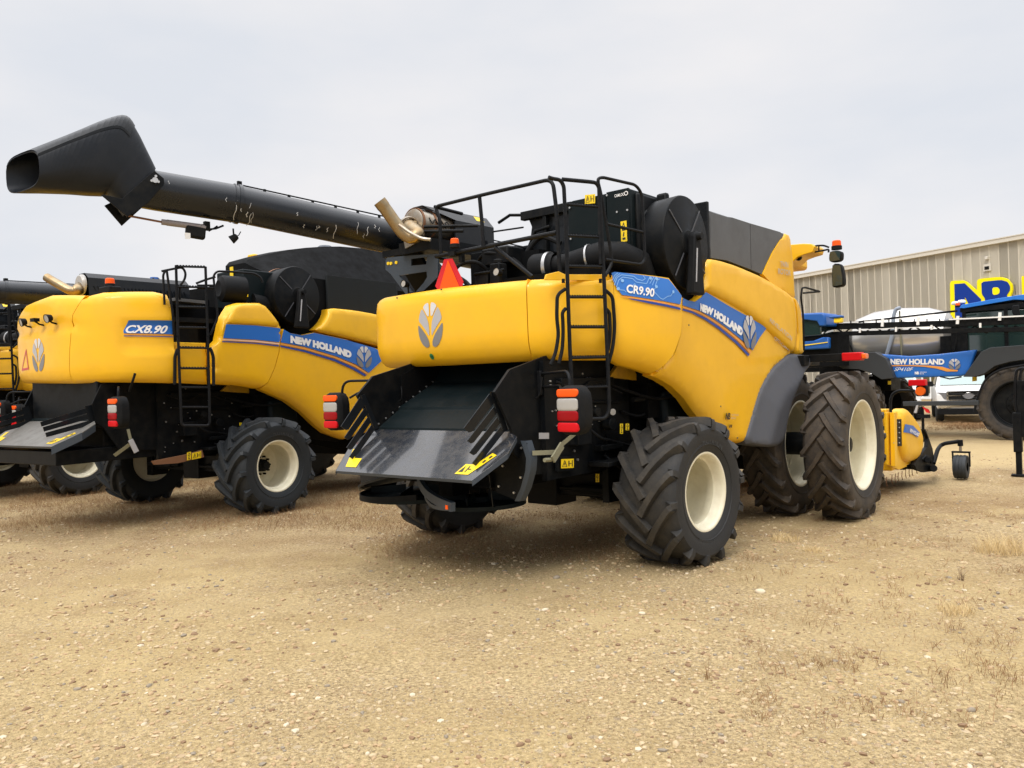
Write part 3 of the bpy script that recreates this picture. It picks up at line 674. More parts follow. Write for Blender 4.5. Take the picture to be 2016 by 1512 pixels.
def understructure(root):
    m = MB(); m.box2((-1.0, -.75, .95), (1.0, 3.3, 2.35)); m.box2((-1.25, .2, 1.5), (1.25, 3.2, 2.5)); m.box2((-1.35, -.9, 2.2), (1.35, 3.0, 3.02))
    m.build('chassis', 'black_dark', root)
    m = MB(); m.box2((-1.30, -.12, .62), (1.30, .12, .90)); m.box2((-.22, -.2, .5), (.22, .2, 1.0)); m.cyl((-1.45, 0, .76), (1.45, 0, .76), .11, 16)
    for s in (-1, 1):
        m.box2((s*1.22, -.16, .5), (s*1.40, .16, 1.02)); m.cyl((s*.3, -.22, .72), (s*1.2, -.24, .72), .03, 8); m.cyl((s*.5, -.22, .72), (s*.95, -.23, .72), .05, 10)
    m.build('rear_axle', 'black', root, bevel=.01)
    m = MB(); m.box2((-1.2, 3.25, .6), (1.2, 3.8, 1.35)); m.cyl((-2.5, 3.54, .968), (2.3, 3.54, .968), .16, 20); m.build('front_axle', 'black', root, bevel=.01)
    # feeder housing under the cab
    m = MB(); m.prism([(-.75, 3.8, 2.0), (-.75, 3.8, 1.1), (-.75, 6.0, .45), (-.75, 6.0, 1.15)], (1.5, 0, 0)); m.build('feeder_house', 'yellow_frame', root, bevel=.01)
understructure(A)
# side plates, tanks, hoses seen between the rear wheel and the hood
def side_detail(root, fr):
    at = fr.at
    m = MB(); m.box2((1.0, -1.45, .98), (1.06, .1, 2.16)); m.box2((1.0, -.4, .62), (1.08, 1.2, 1.35)); m.cm = 1
    for i in range(26):
        y = random.uniform(-1.42, -.1); z = random.uniform(1.08, 2.1); m.cyl((1.06, y, z), (1.075, y, z), random.choice((.007, .010, .013)), 8)
    m.build('side_plate', ['black', 'bolt'], root)
    m = MB(); m.box2((1.04, .45, 1.05), (1.34, 1.05, 1.80)); m.build('fuel_tank', 'blackgreen', root, bevel=.06)
    m = MB(); m.prism([(1.06, -.35, 1.98), (1.06, .25, 1.93), (1.06, .12, 2.12), (1.06, -.1, 2.16)], (.05, 0, 0)); m.build('guard_plate', 'yellow_frame', root)
    m = MB(); m.box2((1.05, -1.1, 1.30), (1.20, -.86, 1.52)); m.box2((1.06, -.62, 1.2), (1.16, -.2, 1.26)); m.box2((1.05, -1.25, 1.9), (1.13, -.3, 1.98)); m.cyl((1.08, -1.2, 1.75), (1.11, -.2, 1.70), .02, 8)
    m.cyl((1.10, -.75, 1.62), (1.22, -.75, 1.62), .05, 14); m.cyl((1.10, -.45, 1.48), (1.2, -.45, 1.48), .07, 14); m.box2((1.06, -.1, .98), (1.3, .35, 1.03)); m.box2((1.06, -.75, 1.05), (1.32, -.2, 1.10))
    m.build('bracket', 'black', root, bevel=.008)
    for P, r in (([(1.1, -1.3, 1.95), (1.16, -1.0, 1.85), (1.12, -.7, 1.95), (1.16, -.2, 1.8)], .013), ([(1.1, -.9, 1.52), (1.2, -.7, 1.35), (1.12, -.4, 1.3), (1.2, .2, 1.15)], .016), ([(1.08, -.3, 1.9), (1.3, .3, 1.72), (1.4, .9, 1.80), (1.2, 1.6, 1.85)], .018), ([(1.08, -.1, 1.6), (1.2, .2, 1.55), (1.15, .8, 1.9)], .014), ([(1.1, -.5, 1.15), (1.25, -.3, .95), (1.2, 0, .9)], .015)):
        m = MB(); m.tube([tuple(p) for p in spline(P, 6)], r, 7); m.build('hose', 'plastic', root)
    m = MB(); m.box2((1.05, .2, 1.86), (1.3, 2.1, 1.9)); m.cyl((1.2, -.05, 1.72), (1.25, 1.5, 1.74), .028, 10); m.build('shaft', 'black', root);
    m = MB(); m.cyl((1.28, .72, 1.74), (1.32, .85, 1.742), .04, 10); m.build('pto_joint', 'steel', root)
    m = MB(); m.prism([(1.05, 1.0, 1.85), (1.05, 2.7, 1.95), (1.05, 3.0, 1.2), (1.05, 2.2, .95), (1.05, 1.3, 1.1)], (.06, 0, 0)); m.build('side_shield', 'black', root)
side_detail(A, FA)
# ---------------------------------------------------------------- straw hood: chute, deflector fins, spreader
def chute(root, fr, dx=0, dy=0, tilt=0., dz=0., wall=None, fins=None, flapmat='steel_dark', edge=.05):
    o = V(dx, dy, dz)
    # chute cavity walls
    yb, zb, hw = -1.86, 1.50, .95
    wq = wall or [FA.at(*p, 'X', .955) for p in ((996, 728), (966, 772), (1000, 847), (1004, 893))]
    for s in (-1, 1):
        m = MB(); P = [(s*.975, -.95, 2.30)]+[(s*.975, q.y, q.z) for q in wq]+[(s*.975, -1.55, 1.05), (s*.975, -.7, .98)]
        m.prism([V(*p)+o for p in P], (s*.03, 0, 0)); m.cm = 1
        for k in range(9):
            t = k/8; p = V(s*.965, -1.0-.85*t, 2.0-.45*t)+o; m.cyl(p, p-V(s*.012, 0, 0), .010, 8)
        m.build('chute_wall', ['black', 'bolt'], root)
    for s in (-1, 1): m = MB(); m.prism([V(s*.965, -1.48, 1.3)+o, V(s*.965, -1.48, 2.08)+o, V(s*.965, -1.22, 2.2)+o, V(s*.965, -1.0, 2.5)+o, V(s*.965, -.5, 2.5)+o, V(s*.965, -.5, 1.3)+o], (s*.03, 0, 0)); m.build('hood_side', 'black_dark', root)
    m = MB(); m.add([V(x, y, z)+o for x, y, z in ((-.96, -.75, 2.2), (.96, -.75, 2.2), (.96, -.9, 1.9), (-.96, -.9, 1.9))], [(0, 1, 2, 3)])
    m.add([V(x, y, z)+o for x, y, z in ((-.95, -1.0, 1.98), (.95, -1.0, 1.98), (.95, -1.55, 1.72), (-.95, -1.55, 1.72), (.95, -1.56, 1.69), (-.95, -1.56, 1.69), (.95, -1.86, 1.51), (-.95, -1.86, 1.51), (.95, -1.87, 1.46), (-.95, -1.87, 1.46))], [(0, 1, 2, 3), (3, 2, 4, 5), (5, 4, 6, 7), (7, 6, 8, 9)])
    m.add([V(x, y, z)+o for x, y, z in ((-.96, -.80, 2.2), (.96, -.80, 2.2), (.96, -1.0, 1.98), (-.96, -1.0, 1.98))], [(0, 1, 2, 3)])
    m.build('chute_slide', 'blackgreen', root)
    # dusty ridge where chaff collects
    m = MB(); m.box((0, -1.87, 1.478), (1.88, .015, .012)); m.v = [tuple(V(*p)+o) for p in m.v]; m.build('slide_edge', 'strap', root)
    # lower flap
    def F(x, t, h=0):
        ca, sa = cos(tilt), sin(tilt); y, z = -.57*t, -.40*t
        y, z = y*ca-z*sa, y*sa+z*ca
        n = V(0, -.40, .57).normalized(); n = V(0, n.y*ca-n.z*sa, n.y*sa+n.z*ca)
        return V(x, -1.87+y, 1.49+z)+n*h+o
    P = [(-.95, 0), (.95, 0), (1.09, .10), (1.14, .45), (.98, 1.0), (-.98, 1.0), (-1.14, .45), (-1.09, .10)]
    m = MB(); m.prism([F(x, t) for x, t in P], F(0, 0, -.012)-F(0, 0)); flap = m.build('chute_flap', flapmat, root, bevel=.003)
    m = MB()
    for s in (-1, 1):
        A_, B_ = F(s*1.14, .45), F(s*.98, 1.0); C_ = F(s*1.09, .1)
        m.add([A_, B_, B_+V(0, 0, -edge), A_+V(0, 0, -edge)], [(0, 1, 2, 3)]); m.add([C_, A_, A_+V(0, 0, -edge), C_+V(0, 0, -edge)], [(0, 1, 2, 3)])
    A_, B_ = F(-.98, 1.0), F(.98, 1.0); m.add([A_, B_, B_+V(0, .01, -.028), A_+V(0, .01, -.028)], [(0, 1, 2, 3)])
    m.build('flap_edge', 'slate', root)
    # L-shaped warning label on the flap corner
    for s, nm in ((1, 'warning_label'), (-1, 'warning_label')):
        m = MB(); L = [(.71, .90), (.88, .90), (1.035, .50), (.965, .46), (.87, .70), (.75, .70)]
        m.add([F(s*x, t, .004) for x, t in L], [tuple(range(6))] if s > 0 else [tuple(range(5, -1, -1))]); m.cm = 1
        if s > 0:
            for Q in ([(.735, .86), (.79, .86), (.775, .74)], [(.81, .86), (.825, .86), (.835, .74), (.82, .74)], [(.835, .81), (.87, .81), (.87, .79), (.835, .79)], [(.93, .66), (.955, .66), (.965, .61), (.94, .61)], [(.965, .57), (.99, .57), (1.0, .52), (.975, .52)]):
                m.add([F(s*x, t, .007) for x, t in Q], [tuple(range(len(Q)))])
        m.build(nm, ['sticker', 'sticker_ink'], flap, recalc=False)
    # deflector fins on both sides
    def q(a, b, c_, w=.028, zz=.07):
        a, b = V(*a)+o, V(*b)+o; return a, b
    T_ = [(968, 783), (975, 806), (981, 827), (988, 845)]; B_ = [(917, 850), (922, 873), (926.5, 896), (931.7, 917)]
    if fins:
        for s in (-1, 1):
            m = MB()
            for (a, b) in fins:
                d = (b-a).normalized(); up = V(0, -d.z, d.y); up = (up if up.z > 0 else -up)*.035
                m.prism([V(s*p.x, p.y, p.z) for p in (a+up, b+up*.8, b-up, a-up)], (s*.008, 0, 0))
            a, b = fins[0][0], fins[-1][0]; m.prism([V(s*p.x, p.y, p.z) for p in (a+V(0, .08, .08), a+V(0, -.03, .06), b+V(0, -.05, -.06), b+V(0, .08, -.06))], (s*.010, 0, 0)); m.build('deflector_fin', 'black_gloss', root)
        return F
    for s in (-1, 1):
        m = MB(); x = .93
        spine = [FA.at(964, 772, 'X', x), FA.at(972, 770, 'X', x), FA.at(999, 846, 'X', x), FA.at(991, 850, 'X', x)]
        m.prism([V(s*p.x, p.y, p.z)+o for p in spine], (s*.010, 0, 0))
        for k in range(4):
            a = FA.at(*T_[k], 'X', x); b = FA.at(*B_[k], 'X', x-.05)
            d = (b-a).normalized(); up = V(0, -d.z, d.y)
            if up.z < 0: up = -up
            up = up.normalized()*(.036 if k else .052)
            P = [a+up, b+up*.9, b-up*.6-d*.02, b-up+d*-.05, a-up]
            m.prism([V(s*p.x, p.y, p.z)+o for p in P], (s*.008, 0, 0))
        m.build('deflector_fin', 'black_gloss', root)
    return F
FL = chute(A, FA)
def spreader(root, o=V(0, 0, 0)):
    for cx, cy, RR in ((-.92, -1.36, .60), (.12, -1.45, .50)):
        c = V(cx, cy, .72)+o; m = MB(); m.lathe([(-.035, RR), (-.035, RR+.015), (.006, RR+.015), (.006, RR), (0, .14), (.05, .12), (.05, 0)], c, (0, 0, 1), 44); m.lathe([(-.036, 0), (-.036, RR)], c, (0, 0, 1), 44)
        for k in range(4):
            a = k*pi/2+.5; d = V(cos(a), sin(a), 0); m.prism([c+d*.12+V(0, 0, .008), c+d*(RR-.05)+V(0, 0, .008), c+d*(RR-.05)+V(0, 0, .075), c+d*.12+V(0, 0, .11)], V(-d.y, d.x, 0)*.008)
        m.build('spreader_disc', 'blackgreen', root)
    def strip(P0, up, lip, name, mt):
        m = MB(); w = [p+o for p in spline(P0, 6)]; t = [p+up for p in w]; e = [p+lip for p in t]; m.quadstrip(w, t); m.quadstrip(t, e); l2 = [p+lip for p in w]; m.quadstrip(e, l2); m.quadstrip(l2, w)
        m.add([w[0], t[0], e[0], l2[0]], [(0, 1, 2, 3)]); m.add([w[-1], t[-1], e[-1], l2[-1]], [(0, 1, 2, 3)]); m.build(name, mt, root, sharp=40); return w
    a = lambda px, py, y: FA.at(px, py, 'Y', y)
    # left guard following the disc, with a raised inner vane
    strip([V(-1.50, -1.40, .70), V(-1.42, -1.75, .70), V(-1.10, -2.00, .70), V(-.75, -1.98, .71), V(-.45, -1.80, .73)], V(0, 0, .06), V(0, .02, 0), 'spreader_guard', 'black')
    strip([V(-1.45, -1.75, .76), V(-1.25, -1.92, .84), V(-.95, -1.93, .92), V(-.62, -1.86, 1.0)], V(0, 0, .03), V(0, .16, .03), 'spreader_guard', 'black_gloss')
    w = strip([a(821, 934, -1.90), a(828, 950, -1.95), a(841, 966, -2.02), a(861, 979, -2.12), a(887, 990, -2.24)], V(0, -.005, -.085), V(.015, .05, 0), 'spreader_vane', 'slate')
    strip([a(833, 962, -1.92), a(838, 980, -1.97), a(853, 994, -2.05), a(880, 999, -2.18)], V(0, 0, -.035), V(.01, .05, 0), 'spreader_vane', 'slate')
    m = MB(); p = w[-1]; m.box(p+V(-.05, -.004, -.045), (.03, .008, .04)); m.build('reflector', 'orange_reflector', root)
    m = MB(); W1 = [(.653, 1.081), (.877, 1.267), (1.06, 1.40), (1.10, 1.38), (1.13, 1.237), (1.12, 1.117), (1.055, .951), (.98, .82), (.697, .889)]
    m.prism([V(x, -1.8+.0*x, z)+o for x, z in W1], V(0, .012, 0)); m.cm = 1
    for x, z in ((.80, 1.15), (1.04, 1.33), (.93, .90), (.74, .95), (1.02, 1.05)): m.cyl(V(x, -1.80, z)+o, V(x, -1.815, z)+o, .011, 8)
    m.build('side_wing', ['black', 'bolt'], root)
    m = MB(); A_ = [V(x, -1.8, z)+o for x, z in ((1.09, 1.40), (1.15, 1.237), (1.135, 1.117), (1.07, .951), (.99, .82))]; m.quadstrip(A_, [p+V(-.05, -.015, 0) for p in A_]); m.quadstrip(A_, [p+V(.01, .08, 0) for p in A_]); m.build('wing_edge', 'slate', root, sharp=40)
    m = MB(); m.prism([V(*p)+o for p in ((.62, -1.7, .74), (.66, -1.82, .74), (.66, -1.86, 1.06), (.50, -1.72, 1.16), (.44, -1.6, .80))], (.01, .0, 0)); m.prism([V(*p)+o for p in ((-1.50, -1.2, .72), (-1.55, -1.6, .74), (-1.30, -1.75, 1.05), (-1.2, -1.2, 1.1))], (.015, 0, 0)); m.build('spreader_shroud', 'black_gloss', root); m = MB(); m.prism([V(*p)+o for p in ((-1.45, -1.75, 1.05), (-.55, -1.75, 1.10), (-.5, -1.75, .95), (-1.42, -1.75, .80))], (0, .01, 0)); m.build('spreader_shroud', 'black_gloss', root)
    m = MB(); m.box2(o+V(-1.1, -1.6, .90), o+V(.7, -1.0, 1.30)); m.box2(o+V(-.15, -1.75, .80), o+V(.05, -1.5, 1.2)); m.build('spreader_drive', 'black_dark', root)
spreader(A)
# lamps on swing-out tube arms
def lamp_arms(root, off=V(0, 0, 0)):
    for s in (-1, 1):
        c = V(s*1.70, -1.88, 1.69)+off; tail_lamp(root, c, yaw=-s*.05)
        m = MB(); z0, z1 = 2.03, 1.90
        m.tube([V(s*1.02, -1.45, z0)+off, V(s*1.62, -1.80, z0+.01)+off, V(s*1.64, -1.82, 1.84)+off], .016, 8, bend=.10)
        m.tube([V(s*1.02, -1.45, z0-.13)+off, V(s*1.45, -1.70, z0-.12)+off, V(s*1.52, -1.80, 1.84)+off], .014, 8, bend=.07)
        m.box(V(s*1.01, -1.45, 1.94)+off, (.07, .07, .24)); m.build('lamp_arm', 'black_tube', root, bevel=.005)
        m = MB(); m.tube(spline([V(s*1.0, -1.47, 1.97)+off, V(s*.93, -1.52, 1.90)+off, V(s*.95, -1.52, 1.80)+off, V(s*1.05, -1.52, 1.82)+off, V(s*1.08, -1.5, 2.0)+off], 6), .008, 6); m.build('cable', 'plastic', root)
lamp_arms(A)
# ratchet strap below the right lamp
m = MB(); a, b, c = at(1150, 838, 'X', 1.35), at(1105, 876, 'X', 1.3), at(1048, 892, 'X', 1.15)
def band(m, a, b, w=.022, t=.003):
    a, b = Vector(a), Vector(b); d = (b-a).normalized(); n = V(1, 0, 0); u = d.cross(n).normalized()*w; m.prism([a+u, b+u, b-u, a-u], n*t)
band(m, a, b); band(m, at(1098, 890, 'X', 1.3), c); m.build('ratchet_strap', 'strap', A)
m = MB(); band(m, b, at(1087, 905, 'X', 1.32), .035, .02); m.cyl(at(1085, 905, 'X', 1.3), at(1072, 906, 'X', 1.3), .02, 8); m.build('strap_buckle', 'strap', A)
# warning labels
warn_sticker('warning_label', A, on_plane(FA, [(1104, 922), (1129, 921), (1129, 903), (1104, 904)], 'X', 1.14, (1, 0, 0)))
m = MB(); p = [at(*q, 'X', 1.125) for q in ((1098, 928), (1135, 926), (1135, 898), (1098, 899))]; m.prism(p, (-.03, 0, 0)); m.build('label_bracket', 'black', A)
m = MB(); m.prism([at(*q, 'X', 1.09) for q in ((1061, 864), (1080, 864), (1080, 852), (1061, 852))], (.006, 0, 0)); m.build('data_plate', 'silver', A)
for P in ([(1220, 854), (1226, 854), (1226, 834), (1220, 834)], [(1231, 847), (1238, 847), (1238, 834), (1231, 834)]):
    warn_sticker('warning_label', A, on_plane(FA, P, 'X', 1.345, (1, 0, 0)), 'tall')
warn_sticker('warning_label', A, on_plane(FA, [(1173, 949), (1180, 949), (1180, 933), (1173, 933)], 'Y', -.26, (0, -1, 0)), 'tall')
m = MB(); c = at(1206, 811, 'X', 1.2); m.lathe([(0, 0), (0, .035), (.01, .035), (.012, 0)], c, (1, -.5, 0), 18); m.build('gauge_dial', 'white_lens', A)

# ---------------------------------------------------------------- engine deck
def deck(root):
    m = MB(); m.box2((-1.4, -.95, 2.9), (1.3, 1.0, 3.10)); m.box2((-.7, -.55, 3.05), (.35, .8, 3.45)); m.build('engine_deck', 'black_dark', root)
    m = MB(); m.box2((.62, -.28, 3.10), (1.40, .60, 3.985)); m.build('cooler_box', 'blackgreen', root, bevel=.02)
    m = MB(); m.box2((.60, -.30, 3.22), (1.10, -.28, 3.97)); m.box2((1.12, -.31, 3.22), (1.395, -.28, 3.985)); m.cm = 1
    for p in ((1.13, 3.95), (1.38, 3.75), (1.36, 3.30), (1.25, 3.75), (.63, 3.55), (.63, 3.9), (1.2, 3.3)): m.cyl((p[0], -.31, p[1]), (p[0], -.322, p[1]), .011, 8)
    m.build('cooler_door', ['blackgreen', 'bolt'], root)
    m = MB(); m.box2((1.38, -.2, 3.2), (1.45, .28, 3.95)); m.box2((1.42, .22, 3.0), (1.56, .30, 4.0)); m.build('screen_housing', 'black', root, bevel=.03)
    m = MB(); m.lathe([(0, .13), (.012, .15), (.012, .17), (0, .18)], (1.45, .02, 3.55), (1, 0, 0), 30); m.v = [(x, y, 3.55+(z-3.55)*1.35) for x, y, z in m.v]; m.build('door_recess', 'black', root)
    warn_sticker('warning_label', root, lambda s, t, h=0: FA.at(1152+20*s, 402-18*t-2*s, 'Y', -.315)+V(0, -h, 0), 'wide')
    warn_sticker('warning_label', root, lambda s, t, h=0: V(1.29+.075*s, -.312-h, 3.42+.22*t), 'tall')
    m = MB()
    for z in (3.93, 3.36):
        lettering(m, 'CAMLOC', lambda s, t: V(1.225+.12*s, -.315, z-.02+.032*t), .02); m.lathe([(0, .016), (.003, .016), (.003, .024), (0, .024)], (1.37, -.313, z), (0, -1, 0), 14)
    m.build('label_lettering', 'white_decal', root, recalc=False)
    # radiator cowl to the left of the cooler box
    m = MB(); m.prism([(-.10, -.2, 3.42), (.60, -.2, 3.42), (.60, -.2, 3.95), (-.08, -.2, 3.93), (-.02, -.2, 3.8), (-.05, -.2, 3.65)], (0, .5, 0)); m.build('radiator_cowl', 'black_gloss', root, bevel=.015)
    m = MB(); m.box2((-.12, -.28, 3.88), (.62, -.2, 3.98)); m.box2((.2, -.27, 3.45), (.25, -.2, 3.9)); m.tube([(-.12, -.24, 3.95), (-.28, -.28, 3.97), (-.45, -.3, 3.9)], .02, 8); m.tube([(-.05, -.26, 3.5), (.1, -.28, 3.72), (.3, -.26, 3.75)], .022, 8); m.tube([(-.6, -.25, 3.82), (-.1, -.25, 3.80)], .012, 6)
    m.build('cowl_frame', 'black', root, bevel=.006)
    # air duct
    m = MB(); Y = -.60
    m.lathe([(0, 0), (0, .05), (.015, .12), (.03, .15), (.06, .165), (.26, .165), (.28, .15), (.33, .15)], (.28, Y, 3.22), (1, .12, .0), 30); m.build('air_cleaner', 'plastic', root)
    m = MB(); m.ring([(.58, Y+.03, 3.22), (.75, Y+.05, 3.23), (.95, Y+.07, 3.25), (1.15, Y+.1, 3.27), (1.32, Y+.2, 3.25), (1.42, Y+.38, 3.18), (1.42, Y+.5, 3.0)], .1, 24, rs=[.115, .12, .135, .155, .165, .16, .15]); m.build('air_duct', 'plastic', root)
    m = MB(); m.lathe([(0, .158), (.02, .158), (.02, .15)], (1.02, Y+.08, 3.255), (1, .15, .1), 30); m.build('hose_clamp', 'bolt', root); m = MB(); m.lathe([(0, .171), (.04, .171), (.04, .16)], (.50, Y+.025, 3.22), (1, .12, 0), 30); m.build('hose_clamp', 'bolt', root)
    # reservoir, hoses, small blocks
    m = MB(); m.box2((.0, -1.0, 3.0), (.14, -.86, 3.28)); m.cyl((.07, -.93, 3.28), (.07, -.93, 3.33), .05, 14); m.box2((-.25, -.98, 2.98), (-.05, -.8, 3.2)); m.box2((-.25, -1.0, 3.18), (.2, -.97, 3.21)); m.build('fluid_reservoir', 'black', root, bevel=.012)
    for P, r in (([(-.6, -.95, 3.1), (-.5, -1.0, 3.3), (-.3, -.9, 3.35), (-.2, -.7, 3.2)], .022), ([(-.8, -.8, 3.1), (-.7, -.9, 3.25), (-.45, -.95, 3.15), (-.3, -1.0, 3.05)], .028), ([(-.55, -.6, 3.4), (-.2, -.8, 3.45), (.1, -.7, 3.35), (.3, -.6, 3.1)], .02), ([(.1, -.5, 3.4), (.3, -.45, 3.6), (.55, -.4, 3.5)], .03), ([(-.7, -1.02, 3.02), (-.5, -1.06, 3.12), (-.35, -1.05, 3.04)], .014)):
        m = MB(); m.tube([tuple(p) for p in spline(P, 6)], r, 8); m.build('hose', 'plastic', root)
    m = MB(); m.box2((-.75, -.5, 3.1), (.0, .2, 3.55)); m.box2((-.3, -.8, 3.3), (.1, -.5, 3.5)); m.build('engine', 'black', root, bevel=.02)
    work_lamp(root, (.23, -1.13, 3.15), (0, -1, .1), .045);
    m = MB(); m.cyl((.23, -1.09, 3.15), (.23, -1.06, 3.0), .01, 6); m.cyl((-1.30, -1.03, 3.17), (-1.32, -1.0, 3.02), .01, 6); m.build('lamp_stalk', 'black', root)
    work_lamp(root, (-1.30, -1.08, 3.19), (0, -1, .1), .045)
deck(A)
# exhaust
def exhaust(root):
    c = V(-1.22, -1.0, 3.93)
    m = MB(); m.lathe([(0, 0), (0, .13), (.012, .165), (.03, .175), (.95, .175), (.96, 0)], c, (0, 1, 0), 36); m.build('silencer', 'steel', root)
    m = MB()
    e = lambda px, py, y: FA.at(px, py, 'Y', y)
    P = spline([c+V(.0, .02, -.03), c+V(.0, -.06, -.05), e(822, 461, -1.16), e(808, 467, -1.22), e(793, 458, -1.28), e(779, 440, -1.34), e(762, 416, -1.42), e(747, 396, -1.50)], 7)
    rad = lambda i: max(.074, .100-.0011*i) if i < len(P)-5 else .078
    m.ring(P, .07, 24, cap=False, rs=[rad(i) for i in range(len(P))])
    # slanted mouth
    m.build('exhaust_pipe', 'brass_steel', root, sharp=60)
    m = MB(); m.ring(P[-14:], .06, 24, cap=False, rs=[rad(i)-.006 for i in range(len(P)-14, len(P))]); m.lathe([(0, 0), (0, .07)], P[-10], P[-9]-P[-10], 20); m.build('pipe_bore', 'soot', root)
    for k in (.02, .22): m = MB(); m.lathe([(0, .176), (.0, .184), (.03, .184), (.03, .176)], c+V(0, k, 0), (0, 1, 0), 36); m.build('silencer_band', 'rust', root)
    m = MB(); m.lathe([(-.02, .102), (-.02, .118), (.02, .118), (.02, .102)], P[7], P[8]-P[7], 24); m.build('pipe_clamp', 'steel', root)
    m = MB(); m.tube([e(786, 443, -1.42), e(806, 458, -1.38), e(829, 470, -1.3), e(848, 472, -1.25)], .020, 10, bend=.1); m.build('exhaust_brace', 'steel', root)
    m = MB()
    Pq = [(-.05, .20), (.12, .20), (.24, .06), (.24, -.12)]
    for (a, b) in zip(Pq[:-1], Pq[1:]):
        m.add([c+V(a[0], .06 if a[1] > .1 else .52, a[1]), c+V(b[0], .06 if b[1] > .1 else .52, b[1]), c+V(b[0], 1.22, b[1]), c+V(a[0], 1.22, a[1])], [(0, 1, 2, 3)])
    m.box2(c+V(-.2, .95, -.2), c+V(.24, 1.2, .05)); m.prism([c+V(.24, .5, .05), c+V(.24, 1.22, .05), c+V(.24, 1.22, -.22), c+V(.24, .5, -.2)], (-.02, 0, 0)); m.build('heat_shield', 'black_gloss', root)
    m = MB(); m.add([c+V(.135, .95, .186), c+V(.19, .95, .122), c+V(.19, 1.1, .122), c+V(.135, 1.1, .186)], [(0, 1, 2, 3)]); m.build('warning_label', 'sticker', root)
    for k in range(3):
        m = MB(); y = .12+.1*k; m.tube([tuple(p) for p in spline([c+V(.17, y, .05), c+V(.2, y+.03, -.02), c+V(.19, y+.08, .03), c+V(.2, y+.16, -.06)], 5)], .007, 6); m.build('wire', 'plastic', root)
    m = MB(); m.prism([c+V(-.15, -.02, -.14), c+V(.18, -.02, -.14), c+V(.16, -.02, -.24), c+V(-.12, -.02, -.3)], (0, .02, 0)); m.build('exhaust_mount', 'steel', root)
    m = MB(); m.box2(c+V(-.25, -.0, -.36), c+V(.3, 1.1, -.22)); m.tube([c+V(.2, -.1, -.15), c+V(.75, .1, -.2)], .02, 8); m.tube([c+V(.2, 0, -.08), c+V(.8, .3, -.12)], .018, 8); m.build('exhaust_frame', 'black', root)
exhaust(A)
# railings
def rails(root, fr):
    Y = -1.2; m = MB(); r = .021
    a = lambda px, py: fr.at(px, py, 'Y', Y)
    m.tube([a(1103, 541), a(1100, 497), a(1096, 418), a(1088, 352), a(957, 382), a(856, 407), a(866, 430), a(868, 500)], r, 8, bend=.10)
    m.tube([a(944, 387), a(953, 483)], r, 8); m.tube([a(1096, 458), a(980, 481), a(858, 505)], .024, 8)
    m.tube([a(858, 505), a(858, 505)+V(-.1, .35, .0)], .02, 8); m.tube([a(856, 407), a(856, 407)+V(-.05, .5, 0)], r, 8)
    m.tube([a(975, 487), a(1048, 545)], .022, 8); m.box(a(954, 481), (.05, .05, .07))
    m.build('guard_rail', 'black_tube', root)
    return a
ra = rails(A, FA)
bq = beacon(A, V(0, 0, 0)); bq.location = ra(898, 488)+V(0, -.02, 0); bq.scale = (.75, .75, .75)
m = MB(); P = [ra(*p)+V(0, -.03, 0) for p in ((878, 511), (894, 509.5), (915.7, 555), (912, 568), (866, 572), (860.6, 563.5))]
m.prism(P, (0, .006, 0)); smv = m.build('slow_vehicle_sign', 'red', A)
m = MB(); P = [ra(*p)+V(0, -.034, 0) for p in ((886, 512), (909, 566), (869, 570))]; m.add(P, [(0, 1, 2)]); m.build('sign_face', 'orange_reflector', smv, recalc=False)
m = MB(); m.box(ra(893, 500), (.10, .08, .05)); m.box(ra(904, 505)+V(0, .04, 0), (.05, .05, .12)); m.build('sign_bracket', 'black', A)
